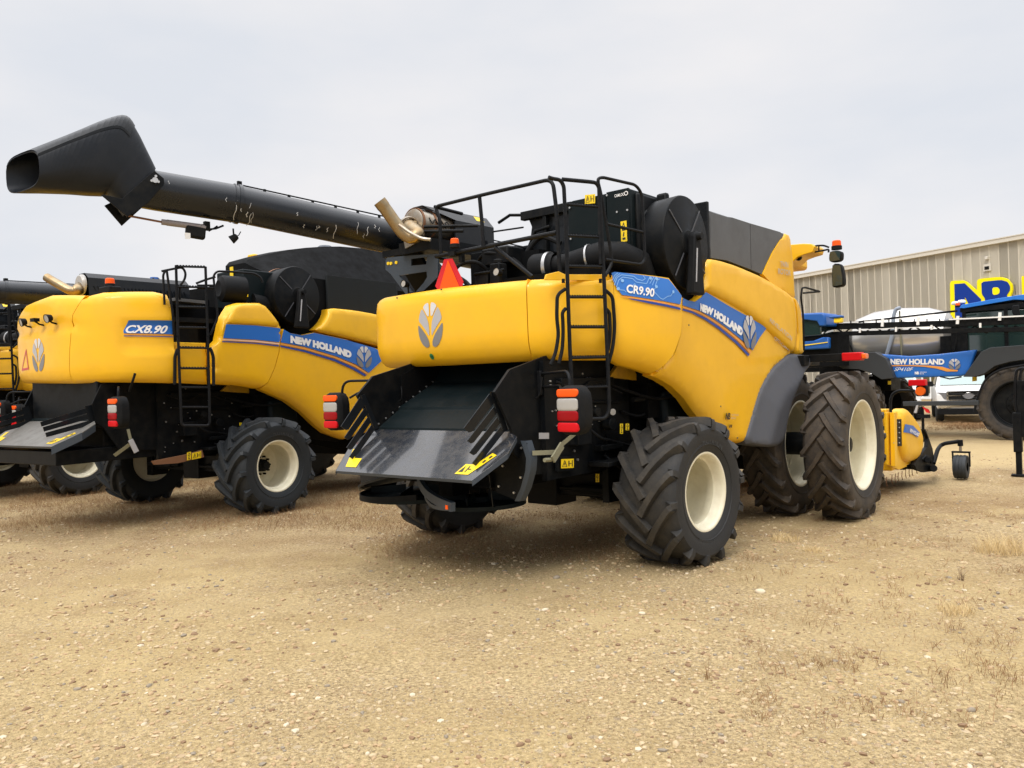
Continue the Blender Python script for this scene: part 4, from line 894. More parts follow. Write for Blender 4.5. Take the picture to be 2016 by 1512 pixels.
# ladder on the chamfered corner
def ladder(root, fr):
    p0 = V(1.45, -1.22, 2.5); ang = radians(24.7); n = V(cos(ang), -sin(ang), 0)
    q = lambda px, py, d=0: fr.pl(px, py, p0+n*d, n)
    m = MB(); r = .020
    m.tube([q(1080, 349), q(1089, 352), q(1103, 354), q(1110, 366), q(1114.6, 459), q(1117.6, 566), q(1122, 687), q(1128, 815), q(1135, 826)], r, 8, bend=.06)
    m.tube([q(1107, 353), q(1162, 358), q(1175, 360), q(1181, 374), q(1185, 474), q(1190, 566), q(1197, 732), q(1199.5, 808), q(1192, 824), q(1130, 826)], r, 8, bend=.06)
    lad = m.build('ladder', 'black_tube', root)
    for (xa, ya, xb, yb) in ((1111, 402, 1182, 407.5), (1115, 463.5, 1184, 467), (1118, 524, 1187, 525.5), (1119.5, 585, 1189, 585), (1121.5, 644, 1191.5, 644), (1125, 704.4, 1195, 703), (1127, 764, 1198, 761)):
        m = MB(); a, b = q(xa, ya), q(xb, yb); m.cyl(a, b, .014, 8); d = (b-a)
        for k in range(14): c = a+d*((k+.5)/14); m.box(c+V(0, 0, .017), (.008, .022, .010))
        m.build('rung', 'black_tube', lad)
    for P in ([(1113, 569), (1097, 580), (1096, 628), (1100, 657), (1094, 695), (1084, 718)], [(1114, 607), (1107, 615), (1109, 650), (1107, 690), (1100, 716)],
              [(1191, 571), (1206, 583), (1210.5, 642), (1207, 681), (1199, 712)], [(1192, 607), (1200, 615), (1201.5, 660), (1197, 690)]):
        m = MB(); m.tube([q(a, b, -.02) for a, b in P], .018, 8, bend=.10); m.build('hand_grip', 'plastic', lad)
    # gate hoop on the right
    ang2 = radians(12); n2 = V(cos(ang2), -sin(ang2), 0); p2 = q(1184, 450); g = lambda px, py: fr.pl(px, py, p2, n2)
    m = MB(); m.tube([g(1192, 543), g(1206, 517), g(1200, 480), g(1184, 384), g(1176, 352), g(1186, 349), g(1252, 364), g(1264, 382), g(1270, 512), g(1262, 521), g(1192, 511)], .016, 8, bend=.07)
    m.tube([g(1195, 441), g(1265, 457)], .016, 8); m.tube([g(1178, 352), g(1182, 520)], .015, 8); m.build('gate_rail', 'black_tube', root)
    # yellow step shelf at the top of the corner
    m = MB(); s = lambda px, py, d=.0: fr.pl(px, py, p0+n*(-.16+d), n)
    m.prism([s(1070, 552), s(1073, 541), s(1097, 535), s(1110, 541), s(1183, 541), s(1187, 536), s(1195, 540), s(1200, 553)], n*.03)
    m.build('step_shelf', 'yellow', root, bevel=.004)
    for px in (1109, 1182): m = MB(); m.cyl(q(px, 557, -.02), q(px, 549, -.02), .016, 10); m.build('rubber_stop', 'black', root)
ladder(A, FA)
# rotary dust screen
def screen(root, c, R=.565, depth=.42, arm=1):
    c = Vector(c); m = MB(); m.lathe([(-depth, R*.96), (-.02, R), (.0, R*.985), (.005, R*.96), (.012, .16), (.03, .13), (.03, 0)], c, (1, 0, 0), 56); o = m.build('dust_screen', 'black', root, sharp=30)
    for k in range(4):
        m = MB(); a = pi/4+k*pi/2+.12; d = V(0, cos(a), sin(a)); e = V(0, -sin(a), cos(a))*.008
        m.prism([c+V(.014, 0, 0)+d*.16+e, c+V(.014, 0, 0)+d*R*.95+e, c+V(.014, 0, 0)+d*R*.95-e, c+V(.014, 0, 0)+d*.16-e], (.006, 0, 0))
        m.build('screen_rib', 'grey_plastic', o)
    m = MB(); m.prism([c+V(.05, y, z) for y, z in ((-.06, .07), (.0, .12), (.06, .07), (.10, -.2), (.13, -R*1.12), (-.16, -R*1.12), (-.09, -.2))], (.09, 0, 0)); m.build('suction_arm', 'plastic', o, bevel=.02)
    m = MB(); m.prism([c+V(.142, y, z) for y, z in ((-.045, -.08), (-.02, -.08), (-.07, -.45), (-.09, -.45))], (.004, 0, 0)); m.build('arm_label', 'silver', o)
    m = MB(); m.lathe([(0, 0), (0, .045), (.05, .04), (.05, 0)], c+V(.14, .0, .05), (1, 0, 0), 16); m.build('arm_pivot', 'black', o)
    m = MB(); m.lathe([(-depth-.02, R*.99), (-depth, R*1.01), (-depth+.03, R*1.0)], c, (1, 0, 0), 56); m.build('screen_rim', 'rust', o)
sc = at(1351.5, 478, 'X', 1.72)
screen(A, (1.72, sc.y, sc.z), R=.52)
m = MB(); m.box2((.9, sc.y-.42, 2.75), (1.45, sc.y+.85, 3.9)); m.box2((.9, sc.y-.5, 2.7), (1.60, sc.y+.55, 2.95)); m.build('screen_duct', 'black_dark', A, bevel=.02)
m = MB(); m.prism([(1.2, sc.y+.50, 2.8), (1.66, sc.y+.52, 2.85), (1.66, sc.y+.64, 3.2), (1.66, sc.y+.66, 4.0), (1.2, sc.y+.66, 4.0)], (0, .05, 0)); m.build('screen_seal', 'black', A, bevel=.01)
# cab, mirrors
def cab(root):
    m = MB(); m.box2((-1.0, 3.75, 1.95), (1.0, 5.25, 3.7)); m.build('cab', 'glass', root, bevel=.05)
    m = MB(); m.prism([(-1.15, 3.7, 3.72), (-1.15, 5.7, 3.66), (-1.15, 5.7, 3.84), (-1.15, 5.2, 3.96), (-1.15, 3.7, 3.93)], (2.3, 0, 0)); m.build('cab_roof', 'yellow', root, bevel=.05)
    m = MB(); m.box2((.95, 3.7, 1.9), (1.02, 3.8, 3.7)); m.box2((.95, 5.2, 1.9), (1.02, 5.3, 3.7)); m.build('cab_pillar', 'black', root)
    wv = [FA.at(*p, 'Y', 4.4) for p in ((1552, 482), (1580, 479.5), (1597, 480), (1603, 485), (1600, 496), (1583, 501), (1570, 506), (1561, 515), (1552, 522))]
    m = MB(); m.prism(wv, (0, .45, 0)); m.build('roof_wing', 'yellow', root, bevel=.03)
cab(A)
a = lambda px, py: FA.at(px, py, 'Y', 4.5)
m = MB(); m.tube([a(1600, 497), a(1604, 484), a(1622, 483), a(1632, 487)], .014, 7, bend=.04); m.tube([a(1600, 497), a(1632, 491), a(1631, 497)], .014, 7, bend=.04); m.tube([a(1612, 483), a(1612, 495)], .012, 6); m.build('mirror_arm', 'black', A)
def mirror(P, nm='mirror'):
    h = Sheet([tuple((a(*p).x, a(*p).z)) for p in P], lambda x, z, o: V(x, 4.5-o, z), T=.03, r=.03, step=.04, smooth=2); m = MB(); h.mesh(m, back=.09); B = [V(u, 4.56, v) for u, v in h.a]; m.add(B, [tuple(range(len(B)))]); o = m.build(nm, 'plastic', A, sharp=60)
    cx = sum(p[0] for p in P)/len(P); cyy = sum(p[1] for p in P)/len(P)
    g = [(cx+(p[0]-cx)*.8, cyy+(p[1]-cyy)*.86) for p in P]; m = MB(); m.add([V(a(*p).x, 4.465, a(*p).z) for p in g], [tuple(range(len(g)))]); m.build('mirror_glass', 'glass', o)
mirror([(1632, 517), (1657, 514), (1658, 496), (1650, 493), (1633, 495)]); mirror([(1638, 564), (1643, 566.5), (1662, 563), (1662, 545), (1657, 519), (1638, 519)])
beacon(A, a(1646, 491)+V(0, .03, 0))
m = MB(); m.lathe([(-.05, .03), (0, .05), (.04, .05), (.05, .0)], a(1573, 507), (0, -1, 0), 14); m.build('work_lamp', 'black', A)
# access platform rail at the cab steps
b = lambda px, py: FA.at(px, py, 'X', 1.85)
m = MB(); m.tube([b(1583, 690), b(1581, 620), b(1577, 585), b(1579, 567), b(1585, 566), b(1614, 574), b(1582, 577)], .014, 7, bend=.03); m.build('platform_rail', 'black', A)
m = MB(); p, q_ = b(1588, 708), V(2.85, 3.5, 2.22)
m.box2((.8, 3.3, 2.06), (1.9, 3.9, 2.2)); e0, e1 = b(1600, 706), FA.at(1661, 703, 'Y', 3.55); m.box2((1.3, 3.5, e1.z-.05), (e1.x, 3.62, e1.z+.05)); m.build('light_beam', 'black', A, bevel=.005)
m = MB(); e2 = FA.at(1699, 703, 'Y', 3.55); m.box2((e1.x, 3.46, e1.z-.055), (e2.x, 3.62, e1.z+.055)); m.build('beam_lamp', 'red_reflector', A, bevel=.012); m = MB(); m.box2((e2.x, 3.47, e1.z-.035), (e2.x+.06, 3.6, e1.z+.035)); m.build('beam_lamp', 'orange_lens', A, bevel=.012)
# ---------------------------------------------------------------- unloading auger of A, folded back along the left side
def auger(root, fr):
    P1, P2 = V(-2.05, -.91, 3.92), V(-2.86, -3.43, 4.22); d = (P2-P1).normalized(); n = V(d.y, -d.x, 0).normalized()
    if n.x > 0: n = -n
    g = lambda px, py, off=0: fr.pl(px, py, P1+n*off, n)
    a0 = g(303, 375); a1 = g(744, 462); dd = (a0-a1).normalized(); start = a1-dd*3.0; r = .213
    m = MB(); k = g(468, 402)
    m.ring([start, a1, k], r, 36); m.ring([k, a0+dd*-.02, a0+dd*.10], r*1.03, 36)
    def collar(p, rr, w=.02): m.ring([p-dd*w, p+dd*w], rr, 36)
    collar(k, r*1.09); collar(k+dd*.06, r*1.07, .008)
    m.ring([a0+dd*.05, g(272, 372), g(240, 362)], r*.98, 30, rs=[r, r*.95, r*.6])
    m.cm = 1; side = 1 if (FA.loc((0, 0, CAM_H))-P1).dot(n) > 0 else -1; tv = n.cross(dd).normalized(); tv = tv if tv.z > 0 else -tv; RR = random.Random(3)
    for i in range(30):
        t = RR.random()**.8; c0 = a0.lerp(a1, t); a_ = RR.uniform(-.5, 1.1); L_ = RR.uniform(.03, .22 if i % 3 == 0 else .07); P = []
        for q in range(6):
            an = a_-L_*q/5/r*1.0; rad = r*1.035 if t < .34 else r*1.006
            P.append(c0+n*(side*cos(an)*rad)+tv*(sin(an)*rad)+dd*(.008*sin(q*1.7+i)))
        w_ = dd*RR.uniform(.0025, .006); m.quadstrip([p-w_ for p in P], [p+w_ for p in P])
    au = m.build('auger_tube', ['auger_black', 'dropping'], root, sharp=40)
    m = MB()
    top = V(0, 0, 1)-dd*dd.z; top.normalize()
    m.cyl(k+top*(r+.02), start+top*(r+.02), .010, 6)
    for i in range(7): p = k.lerp(a1, i/6); m.box(p+top*(r+.02), (.02, .03, .03))
    m.box(k+top*(r+.03), (.03, .05, .06)); m.build('cable_run', 'black', au)
    # spout
    secs = [((305, 335), (243, 424)), ((286, 297), (214, 386)), ((268, 262), (200, 384)), ((246, 234), (172, 383)), ((205, 241), (138, 380)), ((140, 267), (95, 378)), ((80, 289), (65, 377)), ((42, 303), (46, 376))]
    def dens(Q, k=4): return [tuple(p) for p in spline([(a, b, 0) for a, b in Q], k)]
    TT = dens([q[0] for q in secs]); BB = dens([q[1] for q in secs]); secs = [((a[0], a[1]), (b[0], b[1])) for a, b in zip(TT, BB)]
    def section(T, B, wl, sc=1.0, N=28, sh=0.):
        t, b = g(*T), g(*B); c = (t+b)/2; h = (t-b)/2*sc; pts = []
        for i in range(N):
            a = 2*pi*i/N; ca, sa = cos(a), sin(a); e = .62
            q = abs(sa)**e*(1 if sa > 0 else -1); pts.append(c+h*(abs(ca)**e*(1 if ca > 0 else -1))+n*(wl*sc)*q+SH*(sh*q))
        return pts
    SH = (g(72, 340)-g(40, 340)); nv = FA.loc((0, 0, CAM_H))-P1; SH = SH*(1 if nv.dot(n) > 0 else -1)
    ks = [k/4 for k in range(len(secs))]
    sh_ = list(np.interp(ks, range(8), [0, 0, 0, 0, .1, .3, .7, 1.0]))
    W_ = list(np.interp(ks, range(8), [.225, .25, .26, .27, .275, .275, .27, .265]))
    m = MB(); R_ = [section(T, B, w, 1, 28, h) for (T, B), w, h in zip(secs, W_, sh_)]; I_ = [section(T, B, w, .95, 28, h) for (T, B), w, h in zip(secs, W_, sh_)]
    for q in (R_, I_):
        for a, b in zip(q[:-1], q[1:]): m.quadstrip(a+[a[0]], b+[b[0]])
    m.quadstrip(R_[-1]+[R_[-1][0]], I_[-1]+[I_[-1][0]]); m.add(R_[0], [tuple(range(28))])
    sp = m.build('auger_spout', 'spout_black', root, sharp=50)
    # folded top cover over the crown of the spout
    m = MB(); A_ = []; B_ = []
    for (T, B), w, h_ in zip(secs[9:], W_[9:], sh_[9:]):
        s_ = section(T, B, w*1.03, 1.0, 28, h_); t, b = g(*T), g(*B); u = (t-b).normalized()*.012
        A_.append([s_[i]+u for i in (23, 24, 25, 26, 27, 0, 1, 2, 3, 4, 5)])
    for a, b in zip(A_[:-1], A_[1:]): m.quadstrip(a, b)
    for e in (0, -1): m.quadstrip([a[e] for a in A_], [a[e]-V(0, 0, .03) for a in A_])
    m.build('spout_cover', 'black_gloss', sp, sharp=60)
    m = MB(); w = -.235 if (V(0,0,0)) else 0
    vis = 1 if n.dot(V(1, 0, 0)) > 0 else -1
    o = n*(.24*vis)
    def gg(px, py): return fr.pl(px, py, P1+o, n)
    m.prism([gg(285, 352), gg(304, 337), gg(322, 352), gg(323, 362), gg(292, 400), gg(250, 428), (gg(246, 424)), gg(198, 384), gg(214, 386), gg(240, 392), gg(262, 372)], n*(.02*vis)); m.prism([gg(285, 352)-n*(.48*vis), gg(304, 337)-n*(.48*vis), gg(323, 362)-n*(.48*vis), gg(250, 428)-n*(.48*vis), gg(214, 386)-n*(.48*vis)], -n*(.02*vis)); m.build('spout_hinge', 'black', sp, bevel=.003)
    m = MB(); c = gg(304.5, 356); m.cyl(c, c+n*(.04*vis), .030, 16);
    for q in ((298, 357), (306, 348), (311, 359)): c = gg(*q); m.cyl(c, c+n*(.035*vis), .014, 10)
    m.build('hinge_bolt', 'bolt', sp)
    m = MB(); a, b = g(248, 424), g(318, 437); m.cyl(a, b, .012, 8); m.build('actuator_rod', 'rust', au)
    m = MB(); m.cyl(b, b.lerp(g(352, 441), .3), .032, 12); m.cyl(b.lerp(g(352, 441), .3), g(395, 447), .035, 12); m.cyl(g(395, 447), g(404, 450), .04, 12); m.build('actuator', 'actuator_grey', au)
    m = MB(); a = g(362, 446); b = g(407, 470); c = (a+b)/2; m.box(c, (.10, (a-b).length*.78, .13), roty(d)); m.build('actuator_motor', 'plastic', au, bevel=.02)
    m = MB(); p = g(377, 457); m.prism([gg(370, 452)-o*.78, gg(381, 453)-o*.78, gg(381, 465)-o*.78, gg(370, 464)-o*.78], n*(.004*vis)); m.build('motor_label', 'white', au)
    m = MB(); m.tube([g(407, 452), g(425, 450), g(440, 444)], .012, 6); m.tube([g(404, 440), g(412, 455), g(428, 445)], .010, 6); m.box(g(407, 445), (.05, .06, .10)); m.build('actuator_bracket', 'black', au)
    work_lamp(au, g(459, 470), (-.5, -.6, -.55), .05); m = MB(); m.cyl(g(459, 450), g(460, 463), .01, 6); m.tube([g(474, 456), g(470, 463), g(464, 466)], .006, 6); m.build('lamp_bracket', 'black', au)
    return au
mat('auger_black', (.006, .008, .0115), .24, coat=.12, spec=.35, dirt=(.022, .023, .024), dscale=3, damt=.35)
mat('spout_black', (.008, .0105, .0150), .38, spec=.25, dirt=(.018, .020, .024), dscale=4, damt=.4)
mat('dropping', (.42, .42, .42), .9)
mat('actuator_grey', (.25, .22, .22), .5)
auger(A, FA)
# bird-dropping streaks on the auger
# cradle plate that carries the auger
at = FA.at
Y = -.92
def cr(px, py): return FA.at(720+px/6.72, 370+py/6.72, 'Y', Y)
m = MB()
for Q in ([(262, 955), (285, 922), (600, 890), (600, 1135), (440, 1160), (330, 1140), (262, 1080)], [(600, 1028), (955, 1000), (955, 1100), (805, 1105), (600, 1135)], [(600, 890), (955, 872), (955, 895), (600, 938)], [(812, 905), (955, 895), (955, 1000), (800, 1012)],
          [(330, 1140), (440, 1160), (640, 1400), (540, 1420)], [(805, 1105), (955, 1100), (950, 1180), (850, 1280), (740, 1380), (640, 1400), (770, 1250), (812, 1180)]):
    m.prism([cr(*p) for p in Q], (0, .02, 0))
m.cm = 1
for p in ((303, 1000), (340, 1000), (410, 988)): c = cr(*p); m.cyl(c, c+V(0, -.015, 0), .02, 10)
m.build('auger_cradle', ['slate', 'sticker'], A)
m = MB(); m.prism([cr(560, 1150), cr(800, 1110), cr(790, 1200), cr(640, 1400)], (0, .02, 0)); m.v = [(x, y+.55, z) for x, y, z in m.v]; m.build('inner_panel', 'yellow_frame', A)
m = MB(); m.prism([(-1.75, -.85, 3.62), (-1.3, -.85, 3.6), (-1.2, -.5, 3.0), (-1.6, -.5, 3.0)], (0, .06, 0)); m.box2((-1.9, -.9, 3.60), (-1.25, -.6, 3.68)); m.build('cradle_arm', 'black', A)

# ================================================================ COMBINE B: to the left
FB = Frame(-5.476, 13.86, 34)
B = empty('combine_harvester', FB, 'yellow combine with three small work lamps on its rear hood, left of centre', 'combine harvester', 'yellow combine harvesters parked in a row')
bt = FB.at
PB = Path([(-1.60, .6), (-1.68, -.6), (-1.70, -1.5), (-1.62, -2.02), (-1.1, -2.27), (-.1, -2.42), (.62, -2.38), (1.15, -2.12), (1.46, -1.72), (1.58, -1.3), (1.62, -.8), (1.63, 0), (1.63, 5)])
def hb(px, py, r=None):
    h = PB.hit(FB, px, py, .08)
    if h is None: raise ValueError((px, py))
    return h if r is None else (h[0], h[1], r)
def outb(P): return [hb(*p) for p in P]
def hoodSB(u, z, o): return PB.S(u, z, o-.16*max(0, z-3.0)**2*1.2-.05*max(0, 2.6-z)**2)
us0 = hb(137, 706)[0]
yrear = Sheet([(us0-2.75, 2.22, .2), (us0-1.6, 2.21, .2), (us0-.03, 2.16, .2), (us0, 2.16, .012), (us0+.02, 2.6, .012), (us0+.10, 3.15, .012), (us0+.28, 3.42, .012), (us0+.24, 3.43, .1), (us0-.6, 3.50, .12), (us0-1.5, 3.45, .12), (us0-2.4, 3.2, .15), (us0-2.8, 3.0, .2)], hoodSB, T=.10, r=.1, step=.09, smooth=0)
yrear.extra = lambda u, z: -.05*math.exp(-((z-2.985)/.035)**2)
m = MB(); yrear.mesh(m, back=.1); yr = m.build('rear_hood', 'yellow', B, sharp=60)
m = MB(); uu = np.linspace(us0-2.7, us0+.95, 40); a = [hoodSB(u, 3.40, -.02) for u in uu]; b = [V(p.x*.8, p.y*.6+.0, 3.36) for p in a]; m.quadstrip(a, b); m.build('hood_top', 'yellow', B)
ymid = Sheet([(us0+.01, 2.16, .012), (us0+.03, 2.16, .2)]+outb([(200, 753, .2), (270, 753, .2), (344, 754, .2), (345.5, 753, .012), (342, 660, .012), (338, 600, .03), (333, 579, .05)])+[(us0+1.2, 3.47, .12), (us0+.5, 3.46, .12), (us0+.29, 3.42, .012), (us0+.11, 3.15, .012), (us0+.03, 2.6, .012)], hoodSB, T=.10, r=.1, step=.08, smooth=0)
um = hb(239, 640)[0]
ymid.extra = lambda u, z: (-.05*math.exp(-((z-2.985)/.035)**2)*max(0, 1-(u-us0)/.5)) - (.035 if (u > um-.02 and 2.60 < z < 2.99) else 0)
m = MB(); ymid.mesh(m, back=.1); ym = m.build('side_panel', 'yellow', B, sharp=60)
ylow = Sheet(outb([(346.5, 753, .2), (420, 756, .2), (417, 690, .012), (417, 674, .03), (347, 672, .03)]), lambda u, z, o: PB.S(u, z, o-.09), T=.08, r=.05, step=.1, smooth=0); m = MB(); ylow.mesh(m, back=.1); m.build('step_panel', 'yellow', B)
ufs = hb(480, 630)[0]
yf1 = Sheet(outb([(418, 684, .05), (419, 720, .012), (421, 755, .012), (424, 756, .2), (470, 758, .2), (512, 765, .2), (514, 765, .012), (527, 752, .012), (539, 724, .012), (547, 694, .012), (548.5, 680, .012), (554, 646, .03), (536, 617, .04), (519, 595.5, .05), (475, 595.5, .06), (459, 601, .06), (440, 629, .03), (437, 640, .03), (432, 670, .03)]), hoodSB, T=.10, r=.05, step=.07, smooth=0)
m = MB(); yf1.mesh(m, back=.1); y1 = m.build('side_panel', 'yellow', B, sharp=60)
yf2 = Sheet(outb([(550, 680, .012), (548.5, 694, .012), (540.5, 724, .012), (528.5, 752, .012), (516, 765.5, .012), (518, 766, .25), (571, 789, .3), (603, 811, .3), (632, 837, .3), (652, 852, .1), (690, 865, .05), (740, 850, .05), (770, 800, .05), (800, 740, .05), (790, 700, .05), (741, 684, .05), (678, 668, .012), (616, 655, .012), (592, 660, .012), (569, 656, .012), (556, 648, .012)]), hoodSB, T=.10, r=.05, step=.07, smooth=0)
m = MB(); yf2.mesh(m, back=.1); y2 = m.build('side_panel', 'yellow', B, sharp=60)
def shB(u, z, o): return PB.S(u, z, o-.16*max(0, z-3.0)**2*.6)
yf3 = Sheet(outb([(646, 606, .04), (697, 611, .04), (741, 619, .04), (800, 634, .05), (860, 690, .05), (850, 705, .08), (790, 692, .08), (735, 679, .08), (678, 665, .08), (616, 652, .08), (634, 637, .04), (644, 620, .04)]), shB, T=.06, r=.06, step=.07, smooth=1, base=.09)
m = MB(); yf3.mesh(m, back=.16); y3 = m.build('shoulder_panel', 'yellow', B, sharp=60)
yf4 = Sheet(outb([(444, 633, .05), (459.5, 603, .06), (476, 597, .06), (518, 597, .05), (535, 618, .04), (553, 645, .04), (500, 640.5, .05), (442, 637.5, .04)]), hoodSB, T=.05, r=.05, step=.06, smooth=1, base=.08); m = MB(); yf4.mesh(m, back=.1); m.build('shoulder_panel', 'yellow', B, sharp=60)
def dB(P, host, nm, mt, par): return decal(outb(P), host, nm, mt, par, .014, step=.06)
dB([(240, 656), (254, 631), (338, 631.5), (341, 658)], ymid, 'blue_stripe', 'blue', ym); dB([(240, 657.5), (341, 659.5), (341, 661), (240, 659)], ymid, 'orange_stripe', 'orange_stripe', ym); dB([(240, 660.5), (341, 662.5), (341, 664), (240, 662)], ymid, 'navy_stripe', 'navy', ym)
dB([(442.5, 638.5), (500, 641), (554, 647), (547.5, 674), (500, 669), (437, 666)], yf1, 'blue_stripe', 'blue', y1); dB([(436, 667.5), (500, 670.5), (547.5, 675.5), (547, 678.5), (500, 673.5), (435.5, 670)], yf1, 'orange_stripe', 'peach', y1); dB([(435, 671.5), (500, 675), (547, 680), (546.7, 682.5), (500, 677), (434.7, 673.5)], yf1, 'navy_stripe', 'navy', y1)
dB([(556, 648.5), (569, 656.5), (592, 660.5), (616, 655.5), (678, 669), (735, 685), (760, 700), (742, 717), (724, 734), (697.6, 717), (658, 701), (598, 683), (550, 674)], yf2, 'blue_stripe', 'blue', y2)
dB([(550, 675.5), (598, 684.5), (658, 702.5), (697.6, 719), (724, 736), (722, 738), (696, 722.5), (657, 705.5), (597, 688), (549.6, 678.5)], yf2, 'orange_stripe', 'orange_stripe', y2)
dB([(549.5, 680), (597, 689.5), (657, 707), (696, 724), (720, 738.5), (716, 741), (693, 728), (655, 711), (596, 693), (549, 683)], yf2, 'navy_stripe', 'navy', y2)
def tB(body, host, S, P, par, bold, shear=0, mt='white_decal'):
    q = [Vector(tuple(hb(*p))+(0,)) for p in P]; f = quadmap(*q); m = MB()
    def fn(s, t):
        p = f(s, t); return S(p.x, p.y, float(host.height([(p.x, p.y)])[0])+.022)
    lettering(m, body, fn, bold, shear); m.build('lettering', mt, par, recalc=False)
tB('CX8.90', ymid, hoodSB, [(246.5, 656), (328, 657), (331, 641), (249, 640)], ym, .03, .25)
m = MB()
lo = [Vector(tuple(hb(*p))+(0,)) for p in ((568.6, 675.5), (600, 681), (630, 688), (660, 696.5), (688, 706))]; hi = [Vector(tuple(hb(*p))+(0,)) for p in ((568.6, 660.5), (600, 666.5), (630, 673.5), (660, 682), (689.5, 692))]
def fnB(s, t):
    k = s*4; i = min(int(k), 3); p = lo[i].lerp(lo[i+1], k-i)*(1-t)+hi[i].lerp(hi[i+1], k-i)*t; return hoodSB(p.x, p.y, float(yf2.height([(p.x, p.y)])[0])+.022)
lettering(m, 'NEW HOLLAND', fnB, .085); m.build('lettering', 'white_decal', y2, recalc=False)
m = MB(); leaf_logo(m, yf2, hb(714, 703), .40, .40, off=.022); m.build('emblem', ['silver_light', 'silver', 'silver_dark'], y2, recalc=False)
m = MB(); leaf_logo(m, yrear, hb(78, 699), .46, .50, off=.005); m.build('emblem', ['silver_light', 'silver', 'silver_dark'], yr, recalc=False)
m = MB()
tri = [hb(*p) for p in ((55, 686), (60, 727), (46, 730))]
tri2 = [((a[0]*.74+.26*sum(t[0] for t in tri)/3), (a[1]*.74+.26*sum(t[1] for t in tri)/3)) for a in tri]
for i in range(3): surf_poly(m, [tri[i], tri[(i+1) % 3], tri2[(i+1) % 3], tri2[i]], yrear, .006, step=.1)
m.build('warning_triangle', 'red', yr, recalc=False)
for px, py, mid in ((62, 634, 0), (86, 630, 1), (111, 627, 0)):
    u, z = hb(px, py+6); p, n = PB.pos(u); c = V(p.x, p.y, z+.04)+n*.2
    if not mid: work_lamp(B, c, (n.x, n.y, -.25), .065)
    mm = MB(); mm.tube([V(p.x, p.y, z-.04)+n*.05, V(p.x, p.y, z-.02)+n*.14, c-V(0, 0, .02)], .014, 6)
    if mid: mm.box(c, (.12, .08, .05))
    mm.build('lamp_bracket', 'black', B)
# tank with raised extension covers
m = MB(); TX = 1.52
p = [bt(643, 541, 'X', TX), bt(781, 557.5, 'X', TX), bt(790, 660, 'X', TX), bt(646, 625, 'X', TX)]
m.prism([V(TX, q.y, q.z) for q in p], (-.04, 0, 0)); m.build('tank_side', 'tank_black', B, bevel=.006)
m = MB(); m.box2((-1.5, p[0].y-.9, 2.4), (TX-.06, 3.6, 3.95)); m.build('grain_tank', 'black_dark', B)
arch = [bt(a, b, 'X', 0) for a, b in ((444, 524), (451, 516), (489, 505.7), (530, 497), (564.7, 492), (600, 489.5), (632, 489), (697, 494), (757, 503.7), (830, 520))]
m = MB()
for sx in (-1, 1):
    dy = .95 if sx < 0 else 0
    low = [V(sx*(1.30), q.y+dy, 3.93) for q in arch]; mid = [V(sx*.55, q.y+dy*.45, q.z-.03*(q.z-3.9)) for q in arch]
    m.quadstrip(arch, mid); m.quadstrip(mid, low)
rf = [V(x, arch[0].y, arch[0].z) for x in (-.55, 0, .55)]; m.add([V(-1.3, arch[0].y+.95, 3.9), V(0, arch[0].y, 3.9), V(1.3, arch[0].y, 3.9), V(.55, arch[0].y, arch[0].z), V(0, arch[0].y, arch[0].z), V(-.55, arch[0].y+.43, arch[0].z)], [(0, 1, 4, 5), (1, 2, 3, 4)])
m.build('tank_extension', 'black_dark', B, sharp=60)
m = MB(); m.lathe([(0, .22), (.06, .2), (.12, .12), (.14, 0)], bt(640, 491, 'X', 0)-V(0, 0, .05), (0, 0, 1), 20); m.build('auger_bubble', 'slate', B)
m = MB(); q = bt(498, 504, 'X', -.1)-V(0, 0, .02); m.box(q, (.2, .12, .10)); m.build('tank_cap', 'yellow', B, bevel=.03)
m = MB(); m.box2((-1.3, -1.9, 2.5), (1.1, .9, 3.35)); m.build('engine_deck', 'black_dark', B)
m = MB(); bx = bt(445, 530, 'Y', -.1); m.box2((.75, -.1, 3.2), (1.45, .9, 3.97)); m.build('cooler_box', 'blackgreen', B, bevel=.02)
m = MB(); c = bt(432, 568, 'X', 1.30); m.lathe([(0, 0), (0, .07), (-.02, .13), (.02, .20), (.06, .215), (.40, .215), (.42, 0)], c, (.25, 1, 0), 32); m.build('air_cleaner', 'plastic', B)
m = MB(); m.ring([c+V(.1, .5, -.2), c+V(.1, .9, -.25), c+V(.12, 1.2, -.3)], .16, 18); m.build('air_duct', 'plastic', B)
sb = bt(585.5, 582, 'X', 1.70); screen(B, (1.70, sb.y, sb.z), R=.50, depth=.38)
m = MB(); m.box2((.9, sb.y-.6, 2.7), (1.3, sb.y+.7, 3.9)); m.build('screen_duct', 'black_dark', B, bevel=.02)
m = MB()
for px, py, hh in ((456, 535, .16), (486, 571, .22)): m = MB(); q = bt(px, py, 'Y', -.12); m.box(q, (.08 if hh < .2 else .05, .01, hh)); m.build('warning_label', 'sticker', B)
